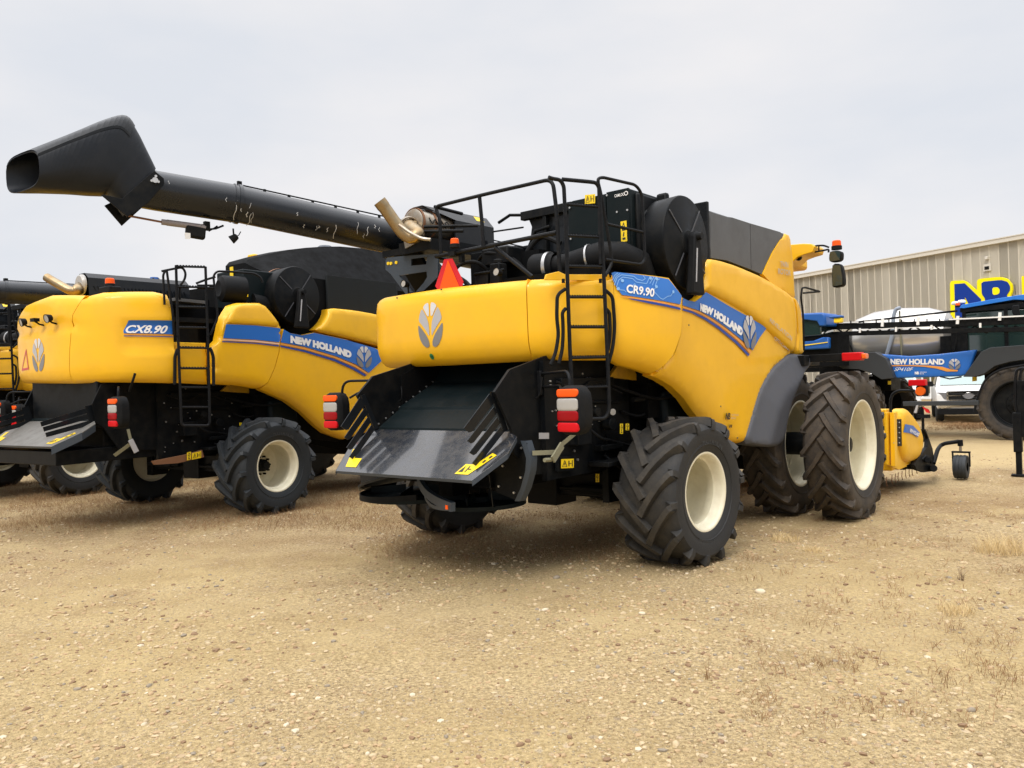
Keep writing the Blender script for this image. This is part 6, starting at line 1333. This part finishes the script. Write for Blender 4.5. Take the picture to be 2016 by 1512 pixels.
m = MB(); m.prism([tt(*p, .5) for p in ((1560, 624), (1615, 630), (1618, 660), (1560, 665))], (-1.0, 0, 0)); m.build('cab', 'glass', T, bevel=.03)
m = MB(); m.prism([tt(*p, .45) for p in ((1560, 660), (1650, 658), (1650, 720), (1560, 725))], (-.9, 0, 0)); m.build('chassis', 'black_dark', T)
for y in (-.6, 2.0):
    for sd in (1, -1): wheel(T, (sd*.95, y, .8), sd, R=.82, w=.45, rr=.45, n=18, sweep=-.4, bar=.05, tm='tyre_clean')
m = MB(); c = tt(1651, 631, .7); m.box(c, (.2, .22, .14)); m.build('work_lamp', 'sticker', T, bevel=.03); m = MB(); m.box(tt(1647, 624, .7), (.3, .34, .07)); m.build('lamp_guard', 'blue_dark', T, bevel=.03)

# ================================================================ pickup trucks
def pickup(frame, label):
    R_ = empty('pickup_truck', frame, label, 'pickup truck', 'white pickup trucks parked by the building')
    def arr(zf, hw, y): return V(hw, y, zf)
    m = MB(); w = 1.0
    body = [(-2.9, .55), (-2.9, 1.30), (-1.3, 1.32), (-1.1, 1.95), (.55, 1.95), (1.25, 1.32), (2.75, 1.20), (2.92, 1.05), (2.95, .55)]
    lower = [(-2.9, .5), (-2.9, 1.30), (1.25, 1.30), (2.75, 1.20), (2.92, 1.08), (2.95, .5)]
    m.prism([V(-w, y, z) for y, z in lower], (2*w, 0, 0)); m.build('body', 'white', R_, bevel=.07)
    m = MB(); P = [(-1.2, 1.30), (-1.05, 1.93), (.45, 1.95), (1.3, 1.28)]; k = .80
    A_ = [V(-w*.97 if z < 1.5 else -w*k, y, z) for y, z in P]; B_ = [V(-p.x, p.y, p.z) for p in A_]; m.add(A_+B_, [(0, 1, 2, 3), (7, 6, 5, 4), (0, 4, 5, 1), (1, 5, 6, 2), (2, 6, 7, 3), (3, 7, 4, 0)]); m.build('cab', 'white', R_, bevel=.05)
    m = MB(); m.add([V(-.84, 1.24, 1.34), V(.84, 1.24, 1.34), V(.72, .55, 1.89), V(-.72, .55, 1.89)], [(0, 1, 2, 3)]); m.v = [(x, y+.03, z+.012) for x, y, z in m.v]; m.build('windscreen', 'glass_light', R_)
    for s in (-1, 1):
        m = MB(); m.add([V(s*.975, 1.0, 1.36), V(s*.82, .45, 1.86), V(s*.82, -.95, 1.86), V(s*.975, -1.05, 1.36)], [(0, 1, 2, 3)]); m.v = [(x+s*.012, y, z) for x, y, z in m.v]; m.build('side_window', 'glass', R_)
        m = MB(); m.box((s*1.14, .95, 1.40), (.22, .14, .20)); m.box((s*1.02, .97, 1.36), (.1, .05, .05)); m.build('wing_mirror', 'plastic', R_, bevel=.03)
        m = MB(); m.prism([V(s*.62, 2.965, 1.10), V(s*.97, 2.90, 1.12), V(s*.99, 2.85, .86), V(s*.68, 2.965, .86)], (0, -.06, 0)); m.build('headlight', 'lamp_grey', R_, bevel=.01)
        for y in (1.9, -1.85):
            m = MB(); m.lathe([(-.13, .2), (-.14, .34), (-.10, .40), (.10, .40), (.14, .34), (.13, .24), (.10, .22), (.10, 0)], (s*.88, y, .40), (s, 0, 0), 28); m.build('wheel', 'tyre_clean', R_)
    m = MB(); m.box2((-.98, 2.80, .30), (.98, 2.98, .52)); m.box2((-.6, 2.9, .60), (.6, 2.99, .72)); m.build('bumper_trim', 'plastic', R_, bevel=.02)
    m = MB(); m.prism([V(x, 3.0, z) for x, z in ((-.98, .78), (-.5, .78), (-.42, .70), (.42, .70), (.5, .78), (.98, .78), (.98, .60), (.85, .52), (.5, .60), (-.5, .60), (-.85, .52), (-.98, .60))], (0, -.10, 0)); m.build('bumper', 'chrome', R_, bevel=.01)
    m = MB(); m.prism([V(x, 2.985, z) for x, z in ((-.66, 1.12), (.66, 1.12), (.62, .84), (.50, .80), (-.50, .80), (-.62, .84))], (0, -.05, 0)); g_ = m.build('grille', 'black', R_, bevel=.01)
    m = MB()
    for a, b in (((-.68, 1.13), (.68, 1.13)), ((-.66, .99), (.66, .99)), ((-.6, .82), (.6, .82))): m.box2((a[0], 2.97, a[1]-.022), (b[0], 3.01, a[1]+.022))
    for s in (-1, 1): m.box2((s*.66-.03, 2.97, .84), (s*.66+.03, 3.01, 1.13))
    m.build('grille_bar', 'chrome', R_)
    m = MB(); m.lathe([(0, 0), (0, .11), (.02, .10), (.02, 0)], (0, 3.0, .975), (0, 1, 0), 24); m.v = [(x*1.5, y, z) for x, y, z in m.v]; m.build('badge', 'lamp_grey', R_); m = MB(); m.lathe([(0, .095), (.03, .11), (0, .125)], (0, 3.005, .975), (0, 1, 0), 24); m.v = [(x*1.5, y, z) for x, y, z in m.v]; m.build('badge_ring', 'chrome', R_)
    m = MB()
    for k in range(5): m.box2((-.6, 2.986, .84+.055*k), (.6, 2.995, .85+.055*k))
    m.build('grille_mesh', 'grey_panel', R_)
    return R_
t0 = pickup(Frame(17.6, 31.05, 206), 'white pickup truck with chrome grille facing the camera, under the blue sprayer panel')
t1 = copy_tree(t0); t1.location = (16.1, 33.6, 0); tag(t1, 'white pickup truck mostly hidden behind the yellow pickup header', 'pickup truck')

# ================================================================ trailer hitch and stand between
FH = Frame(11.2, 21.2, 131.6);
tr = empty('trailer_hitch', FH, 'black drawbar beam with a red and silver jack beyond the yellow header', 'trailer')
th = lambda px, py, X=0: FH.at(px, py, 'X', X)
m = MB(); p, q = th(1779, 795), th(1927, 793); d = q-p; m.box((p+q)/2, (.14, d.length, .12), roty(d)); m.build('drawbar', 'grey_black', tr, bevel=.01)
m = MB(); m.prism([th(*p) for p in ((1801, 812), (1806, 798), (1810, 797), (1806, 813))], (.1, 0, 0)); m.box(th(1813, 797), (.12, .2, .05)); m.build('jack', 'silver', tr)
m = MB(); m.prism([th(*p) for p in ((1818, 801), (1829, 806), (1832, 813), (1826, 812))], (.1, 0, 0)); m.build('jack_handle', 'red', tr)
m = MB(); m.box2(th(1806, 816)-V(.05, 0, 0), th(1831, 823)+V(.1, 0, 0)); m.cyl(th(1816, 800), (th(1816, 800).x, th(1816, 800).y, .02), .035, 10); m.box((th(1790, 795).x, th(1790, 795).y, .35), (.1, .1, .7)); m.build('jack_foot', 'black', tr)
FP = Frame(8.95, 14.1, 40)
stn = empty('implement_frame', FP, 'black tubular frame with looped handles standing at the right edge', 'farm implement')
pp = lambda px, py, Y=0: FP.at(px, py, 'Y', Y)
m = MB(); m.box((pp(2006, 900).x, 0, .27), (.09, .09, .54)); m.box((pp(2004, 860).x, 0, .78), (.13, .13, .7)); m.box((pp(2012, 800).x, 0, 1.2), (.12, .1, 1.0)); m.box((pp(2006, 900).x-.02, 0, .02), (.2, .16, .03)); m.box2((pp(2012, 800).x, -.05, 1.5), (pp(2016, 800).x+1.6, .05, 1.62)); m.box((pp(2006, 900).x+1.6, 0, .8), (.12, .12, 1.6)); m.build('post', 'black', stn, bevel=.008)
for dx in (0, 9): m = MB(); m.tube([pp(2030+dx, 727), pp(2012+dx, 724), pp(2002+dx, 728), pp(1999+dx, 745), pp(1999+dx, 800), pp(2002+dx, 812), pp(2016+dx, 820), pp(2040+dx, 822)], .024, 8, bend=.06); m.build('handle_loop', 'black_tube', stn)

# ================================================================ implement seen behind the left combines
FI = Frame(-17.5, 26.0, 34)
im = empty('combine_harvester', FI, 'dark combine top with grey housing seen over the far left combine', 'combine harvester', 'yellow combine harvesters parked in a row')
ip = lambda px, py: FI.at(px, py, 'Y', 0)
m = MB(); m.prism([ip(*p) for p in ((-60, 640), (20, 632), (90, 628), (100, 700), (-60, 705))], (0, 3, 0)); m.build('engine_deck', 'black', im, bevel=.05)
m = MB(); m.ring([ip(5, 655), ip(25, 653), ip(60, 650)], .30, 16); m.ring([ip(-40, 652), ip(0, 652)], .25, 16); m.build('air_duct', 'lamp_grey', im)
m = MB(); m.prism([ip(*p) for p in ((50, 615), (56, 608), (68, 606), (69, 619), (54, 621))], (0, .5, 0)); m.build('filter_housing', 'lamp_grey', im, bevel=.05)
m = MB(); m.tube([ip(29, 620), ip(46, 612)], .03, 6); m.tube([ip(36, 620), ip(52, 619)], .03, 6); m.tube([ip(20, 640), ip(36, 622), ip(48, 640)], .05, 6); m.tube([ip(30, 645), ip(60, 628), ip(68, 626)], .05, 6); m.build('linkage', 'black', im)
m = MB(); m.prism([ip(*p) for p in ((-80, 700), (90, 692), (90, 800), (-80, 800))], (0, .5, 0)); m.build('rear_hood', 'yellow', im, bevel=.05)
for s in (1, -1):
    for y in (0.8, 4.3): wheel(im, (s*1.7+3, y, .78), s, tm='tyre_clean')
m = MB(); m.box2((1.8, .5, .7), (4.2, 5, 2.4)); m.build('chassis', 'black_dark', im)
# ================================================================ ground
def gz(x, y):
    "gentle unevenness of the yard"
    return .020*noise.noise(V(x*.35, y*.35, 0))+.006*noise.noise(V(x*1.7, y*1.7, 3)) - .008
gm = bpy.data.materials.new('gravel_ground'); gm.use_nodes = True; nt = gm.node_tree; P = nt.nodes['Principled BSDF']; N = nt.nodes.new; L = nt.links.new
P.inputs['Roughness'].default_value = .95; P.inputs['Specular IOR Level'].default_value = .15
t = N('ShaderNodeTexCoord')
def noise_(scale, detail=6, rough=.6, w=0):
    n = N('ShaderNodeTexNoise'); n.inputs['Scale'].default_value = scale; n.inputs['Detail'].default_value = detail; n.inputs['Roughness'].default_value = rough; L(t.outputs['Object'], n.inputs['Vector']); return n.outputs['Fac']
def ramp(src, a, b, ca, cb):
    r = N('ShaderNodeValToRGB'); r.color_ramp.elements[0].position = a; r.color_ramp.elements[0].color = ca+(1,); r.color_ramp.elements[1].position = b; r.color_ramp.elements[1].color = cb+(1,); L(src, r.inputs[0]); return r.outputs[0]
def mix(f, a, b, mode='MIX'):
    m = N('ShaderNodeMix'); m.data_type = 'RGBA'; m.blend_type = mode
    for s, v in (('Factor', f), ('A', a), ('B', b)):
        if hasattr(v, 'links'): L(v, m.inputs[s])
        elif s == 'Factor': m.inputs[s].default_value = v
        else: m.inputs[s].default_value = tuple(v)+(1,)
    return m.outputs['Result']
def mr(src, a, b, c=0, d=1):
    r = N('ShaderNodeMapRange'); r.inputs['From Min'].default_value = a; r.inputs['From Max'].default_value = b; r.inputs['To Min'].default_value = c; r.inputs['To Max'].default_value = d; L(src, r.inputs['Value']); return r.outputs[0]
base = ramp(noise_(.45, 6, .65), .36, .64, (.275, .188, .078), (.450, .335, .155))
spw = N('ShaderNodeSeparateXYZ'); L(t.outputs['Object'], spw.inputs[0])
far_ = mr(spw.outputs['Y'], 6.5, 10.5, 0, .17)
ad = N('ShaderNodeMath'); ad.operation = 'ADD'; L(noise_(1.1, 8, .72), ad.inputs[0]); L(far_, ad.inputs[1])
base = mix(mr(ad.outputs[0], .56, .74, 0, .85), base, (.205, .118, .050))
fine = ramp(noise_(34, 9, .82), .38, .62, (.075, .053, .027), (.76, .59, .34))
smooth_ = mr(noise_(.42, 4), .40, .60, .62, .28)
col = mix(smooth_, base, fine)
def pebbles(scale, thr, hi):
    v = N('ShaderNodeTexVoronoi'); v.inputs['Scale'].default_value = scale; v.inputs['Randomness'].default_value = 1; L(t.outputs['Object'], v.inputs['Vector'])
    sp = N('ShaderNodeSeparateColor'); L(v.outputs['Color'], sp.inputs[0])
    sel = mr(sp.outputs[0], thr, thr+.02); body = mr(v.outputs['Distance'], .26, .36, 1, 0)
    m = N('ShaderNodeMath'); m.operation = 'MULTIPLY'; L(sel, m.inputs[0]); L(body, m.inputs[1])
    r = N('ShaderNodeValToRGB'); e = r.color_ramp; e.elements[0].color = (.20, .15, .11, 1); e.elements[1].color = hi+(1,); e.elements.new(.3).color = (.46, .38, .27, 1); e.elements.new(.55).color = (.60, .48, .34, 1); e.elements.new(.8).color = (.44, .31, .20, 1); L(sp.outputs[1], r.inputs[0])
    return m.outputs[0], r.outputs[0], v.outputs['Distance']
m1, c1, d1 = pebbles(34, .45, (.64, .52, .31)); m2, c2, d2 = pebbles(75, .3, (.66, .53, .31)); m3, c3, d3 = pebbles(13, .86, (.60, .52, .40))
patch = mr(noise_(.8, 3), .38, .60, .15, 1)
def mul(a, b):
    m = N('ShaderNodeMath'); m.operation = 'MULTIPLY'; L(a, m.inputs[0]); L(b, m.inputs[1]) if hasattr(b, 'links') else setattr(m.inputs[1], 'default_value', b); return m.outputs[0]
col = mix(mul(mul(m2, patch), .6), col, c2); col = mix(mul(mul(m1, patch), .8), col, c1); col = mix(mul(m3, .55), col, c3)
# worn driving lane across the yard in front of the building
sp = N('ShaderNodeSeparateXYZ'); L(t.outputs['Object'], sp.inputs[0])
ln = N('ShaderNodeMath'); ln.operation = 'MULTIPLY_ADD'; L(sp.outputs['X'], ln.inputs[0]); ln.inputs[1].default_value = .80; L(sp.outputs['Y'], ln.inputs[2])
wob = N('ShaderNodeMath'); wob.operation = 'MULTIPLY_ADD'; L(noise_(.25, 3), wob.inputs[0]); wob.inputs[1].default_value = 3.0; L(ln.outputs[0], wob.inputs[2])
lane = mul(mr(wob.outputs[0], 23.5, 25), mr(wob.outputs[0], 31, 33.5, 1, 0))
col = mix(mul(lane, .75), col, (.50, .38, .20))
# faint wheel tracks pressed into the gravel
for ka, kb, kc in ((.30, 1.0, 6.6), (.30, 1.0, 8.4), (-.9, 1.0, 7.3)):
    q = N('ShaderNodeMath'); q.operation = 'MULTIPLY_ADD'; L(sp.outputs['X'], q.inputs[0]); q.inputs[1].default_value = ka; L(sp.outputs['Y'], q.inputs[2])
    q2 = N('ShaderNodeMath'); q2.operation = 'MULTIPLY_ADD'; L(noise_(.35, 3), q2.inputs[0]); q2.inputs[1].default_value = 2.2; L(q.outputs[0], q2.inputs[2])
    q3 = N('ShaderNodeMath'); q3.operation = 'SUBTRACT'; L(q2.outputs[0], q3.inputs[0]); q3.inputs[1].default_value = kc+1.1; q4 = N('ShaderNodeMath'); q4.operation = 'ABSOLUTE'; L(q3.outputs[0], q4.inputs[0])
    tm_ = mul(mul(mr(q4.outputs[0], .20, .38, 1, 0), mr(noise_(.9, 4), .40, .60)), .42)
    col = mix(tm_, col, (.44, .335, .175))
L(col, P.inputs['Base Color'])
bmp = N('ShaderNodeBump'); bmp.inputs['Strength'].default_value = .8; bmp.inputs['Distance'].default_value = .020
hh = N('ShaderNodeMath'); hh.operation = 'ADD'; L(mul(m1, .9), hh.inputs[0]); L(mul(m2, .5), hh.inputs[1]); h3 = N('ShaderNodeMath'); h3.operation = 'ADD'; L(hh.outputs[0], h3.inputs[0]); L(noise_(40, 6, .7), h3.inputs[1]); L(h3.outputs[0], bmp.inputs['Height']); L(bmp.outputs[0], P.inputs['Normal'])
MATS['gravel_ground'] = gm
def axis(a, b, fine_a, fine_b, st):
    r = list(np.arange(fine_a, fine_b+st, st)); x = fine_b; k = st
    while x < b: k *= 1.25; x += k; r.append(min(x, b))
    x = fine_a; k = st
    while x > a: k *= 1.25; x -= k; r.insert(0, max(x, a))
    return r
xs = axis(-400, 400, -16, 20, .35); ys = axis(-60, 900, 1, 32, .35)
vs = [(x, y, gz(x, y) if abs(x) < 60 and y < 80 else -.01) for y in ys for x in xs]; nx = len(xs)
fs = [(j*nx+i, j*nx+i+1, (j+1)*nx+i+1, (j+1)*nx+i) for j in range(len(ys)-1) for i in range(nx-1)]
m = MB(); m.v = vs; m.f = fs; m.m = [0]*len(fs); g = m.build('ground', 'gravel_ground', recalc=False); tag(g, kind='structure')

# stones lying loose on the yard
def stones(n, rmin, rmax, seed):
    R = np.random.default_rng(seed); V_ = []; F_ = []; MI = []
    base = [(0, 0, 1), (.894, 0, .447), (.276, .851, .447), (-.724, .526, .447), (-.724, -.526, .447), (.276, -.851, .447), (.724, .526, -.447), (-.276, .851, -.447), (-.894, 0, -.447), (-.276, -.851, -.447), (.724, -.526, -.447)]
    base = np.array(base); tri = [(0, 1, 2), (0, 2, 3), (0, 3, 4), (0, 4, 5), (0, 5, 1), (1, 6, 2), (2, 7, 3), (3, 8, 4), (4, 9, 5), (5, 10, 1), (6, 7, 2), (7, 8, 3), (8, 9, 4), (9, 10, 5), (10, 6, 1)]
    tri = np.array(tri); k = 0
    while k < n:
        d = 3.0+(R.random()**1.3)*15; a = R.uniform(-.70, .70); x, y = d*tan(a), d
        if noise.noise(V(x*.5, y*.5, 9)) < R.uniform(-.6, .35): continue
        s = rmin+(rmax-rmin)*R.random()**4.0*(1 if d > 6 else .8)
        v = base*np.array([s*R.uniform(.8, 1.5), s*R.uniform(.7, 1.1), s*R.uniform(.45, .75)])*(1+R.uniform(-.15, .15, (11, 1)))
        c, q = cos(R.uniform(0, 6.28)), 0; th = R.uniform(0, 6.28); v = np.stack([v[:, 0]*cos(th)-v[:, 1]*sin(th), v[:, 0]*sin(th)+v[:, 1]*cos(th), v[:, 2]], 1)+np.array([x, y, gz(x, y)+s*.12])
        V_.append(v); F_.append(tri+11*k); MI += [int(R.choice(5, p=(.36, .40, .07, .14, .03)))]*15; k += 1
    return np.vstack(V_), np.vstack(F_), MI
for nm, c in (('stone_pale', (.52, .42, .27)), ('stone_tan', (.43, .31, .18)), ('stone_grey', (.27, .235, .185)), ('stone_brown', (.24, .155, .09)), ('stone_white', (.62, .55, .42))): mat(nm, (c[0]*.92, c[1]*.88, c[2]*.82), .85, bump=.3, bscale=90)
v_, f_, mi = stones(36000, .0045, .026, 5)
m = MB(); m.v = [tuple(p) for p in v_.tolist()]; m.f = [tuple(p) for p in f_.tolist()]; m.m = mi; g = m.build('gravel', ['stone_pale', 'stone_tan', 'stone_grey', 'stone_brown', 'stone_white'], recalc=False, sharp=50); tag(g, kind='stuff')

# dry weeds
mat('dry_grass', (.44, .31, .14), .9); mat('dry_weed', (.27, .155, .07), .9); mat('straw_grass', (.62, .47, .24), .9)
def weeds(name, spots, mt, n, h, spread, lean, w=.0028, branchy=False, seed=3):
    R = random.Random(seed); m = MB()
    for (x, y, rad, dens, hs) in spots:
        for _ in range(int(n*dens)):
            a = R.uniform(0, 6.283); r = rad*sqrt(R.random()); bx_, by_ = x+r*cos(a), y+r*sin(a); z = gz(bx_, by_); hh = h*hs*R.uniform(.35, 1.0); la = R.uniform(0, 6.283); ll = hh*lean*R.uniform(.3, 1.3)
            p0 = V(bx_, by_, z-.01); p1 = p0+V(cos(la)*ll*.35, sin(la)*ll*.35, hh*.6); p2 = p0+V(cos(la)*ll, sin(la)*ll, hh)
            s = V(R.uniform(-1, 1), R.uniform(-1, 1), 0).normalized()*w*R.uniform(.6, 1.3)
            m.add([p0-s, p0+s, p1+s*.7, p1-s*.7, p2], [(0, 1, 2, 3), (3, 2, 4)])
            if branchy:
                for k in range(3):
                    t = R.uniform(.35, .9); q = p0.lerp(p2, t); b = q+V(R.uniform(-1, 1), R.uniform(-1, 1), R.uniform(.4, 1.4))*hh*.22; m.add([q-s*.6, q+s*.6, b], [(0, 1, 2)])
    g = m.build(name, mt, recalc=False, sharp=180); tag(g, kind='stuff'); return g
def gp(px, py):
    d = Fv+Rv*(px-1008)/FPX-Uv*(py-756)/FPX; t = -CAM_H/d.z; return d.x*t, d.y*t
R = random.Random(11); sp1 = []; sp2 = []; sp3 = []
for _ in range(420):
    px, py = R.uniform(0, 760), 950+R.random()**1.4*90; x, y = gp(px, py); sp2.append((x, y, .5, R.uniform(.3, 1), R.uniform(.5, 1.1)))
for _ in range(150): x, y = gp(R.uniform(760, 1230), R.uniform(1010, 1100)); sp2.append((x, y, .35, R.uniform(.3, .9), R.uniform(.4, .8)))
for _ in range(130): px = 2016-R.random()**1.2*560; x, y = gp(px, R.uniform(1000, 1420)); sp2.append((x, y, R.uniform(.06, .22), R.uniform(.04, .32), R.uniform(.4, 1.0)))
for _ in range(320): x, y = gp(R.uniform(0, 2016), 960+R.random()*520); sp1.append((x, y, .25, R.uniform(.1, .45), R.uniform(.3, .7)))
for _ in range(170): x, y = gp(R.uniform(1750, 2016), R.uniform(905, 1010)); sp1.append((x, y, .6, R.uniform(.3, .9), R.uniform(.5, .9)))
for _ in range(80): x, y = gp(R.uniform(1540, 1760), R.uniform(1010, 1070)); sp1.append((x, y, .3, R.uniform(.2, .5), R.uniform(.4, .7)))
for _ in range(120): x, y = gp(R.uniform(1830, 1990), R.uniform(833, 846)); sp3.append((x, y, .7, R.uniform(.2, 1), R.uniform(.5, 1.7)))
weeds('dry_weeds', sp2, 'dry_weed', 110, .12, .3, 1.1, w=.0019, branchy=True, seed=4)
weeds('dry_grass', sp1, 'dry_grass', 60, .045, .3, 1.6, w=.0020, seed=5)
weeds('straw_verge', sp3, 'dry_weed', 50, .10, .3, 1.2, w=.006, seed=6)
for k, (px, py, r, hs, lab) in enumerate(((1545, 1062, .16, 1.0, 'pale dry grass tuft on the gravel behind the rear right tyre'), (1970, 1085, .24, 1.9, 'tall straw coloured grass clump at the right edge of the gravel'), (1880, 1205, .14, .8, 'low dry tuft with a dark base on the gravel at lower right'), (1600, 1083, .10, .6, 'small greenish dry tuft near the larger pale tuft'))):
    x, y = gp(px, py); g = weeds('grass_tuft', [(x, y, r, 1, hs)], 'straw_grass', 420 if hs > 1.5 else 240, .13, .3, .9, w=.0022, seed=20+k); del g['kind']; tag(g, lab, 'grass tuft')
mat('weed_dark', (.10, .045, .03), .9)
for k, (px, py, hh, lab) in enumerate(((1892, 1142, .17, 'dark reddish dried weed standing alone on the gravel at right'), (1390, 1335, .22, 'thin spindly forked weed rising from the gravel in the foreground'), (1860, 1350, .20, 'thin bare weed stalk at lower right of the gravel'))):
    x, y = gp(px, py); g = weeds('dried_weed', [(x, y, .02, 1, hh/.11)], 'weed_dark' if k == 0 else 'dry_weed', 16 if k == 0 else 7, .11, .1, .45, w=.002, branchy=True, seed=40+k); del g['kind']; tag(g, lab, 'weed')
for k, (px, py, s, mt, lab) in enumerate(((1096, 1137, .045, 'stone_grey', 'round grey stone on the gravel below the rear right tyre'), (1497, 1166, .055, 'stone_white', 'pale half buried stone on the gravel right of the large tyre'), (1073, 1200, .04, 'stone_white', 'white pointed stone in the middle of the gravel'), (1264, 1207, .035, 'stone_white', 'small white stone right of the pointed one'), (1912, 1395, .035, 'stone_grey', 'blue grey stone near the lower right corner'))):
    x, y = gp(px, py); vb, fb, _ = stones(1, 1, 1, 60+k); m = MB(); R2 = np.random.default_rng(k); c = vb.mean(0); vb = (vb-c); vb = vb/np.abs(vb).max()*s; vb[:, 2] *= .9
    m.v = [(a+x, b+y, max(c2, -s*.3)+gz(x, y)+s*.25) for a, b, c2 in vb.tolist()]; m.f = [tuple(q) for q in fb.tolist()]; m.m = [0]*len(m.f); g = m.build('stone', mt, sharp=180); md = g.modifiers.new('round', 'SUBSURF'); md.levels = 2; md.render_levels = 2; tag(g, lab, 'stone')
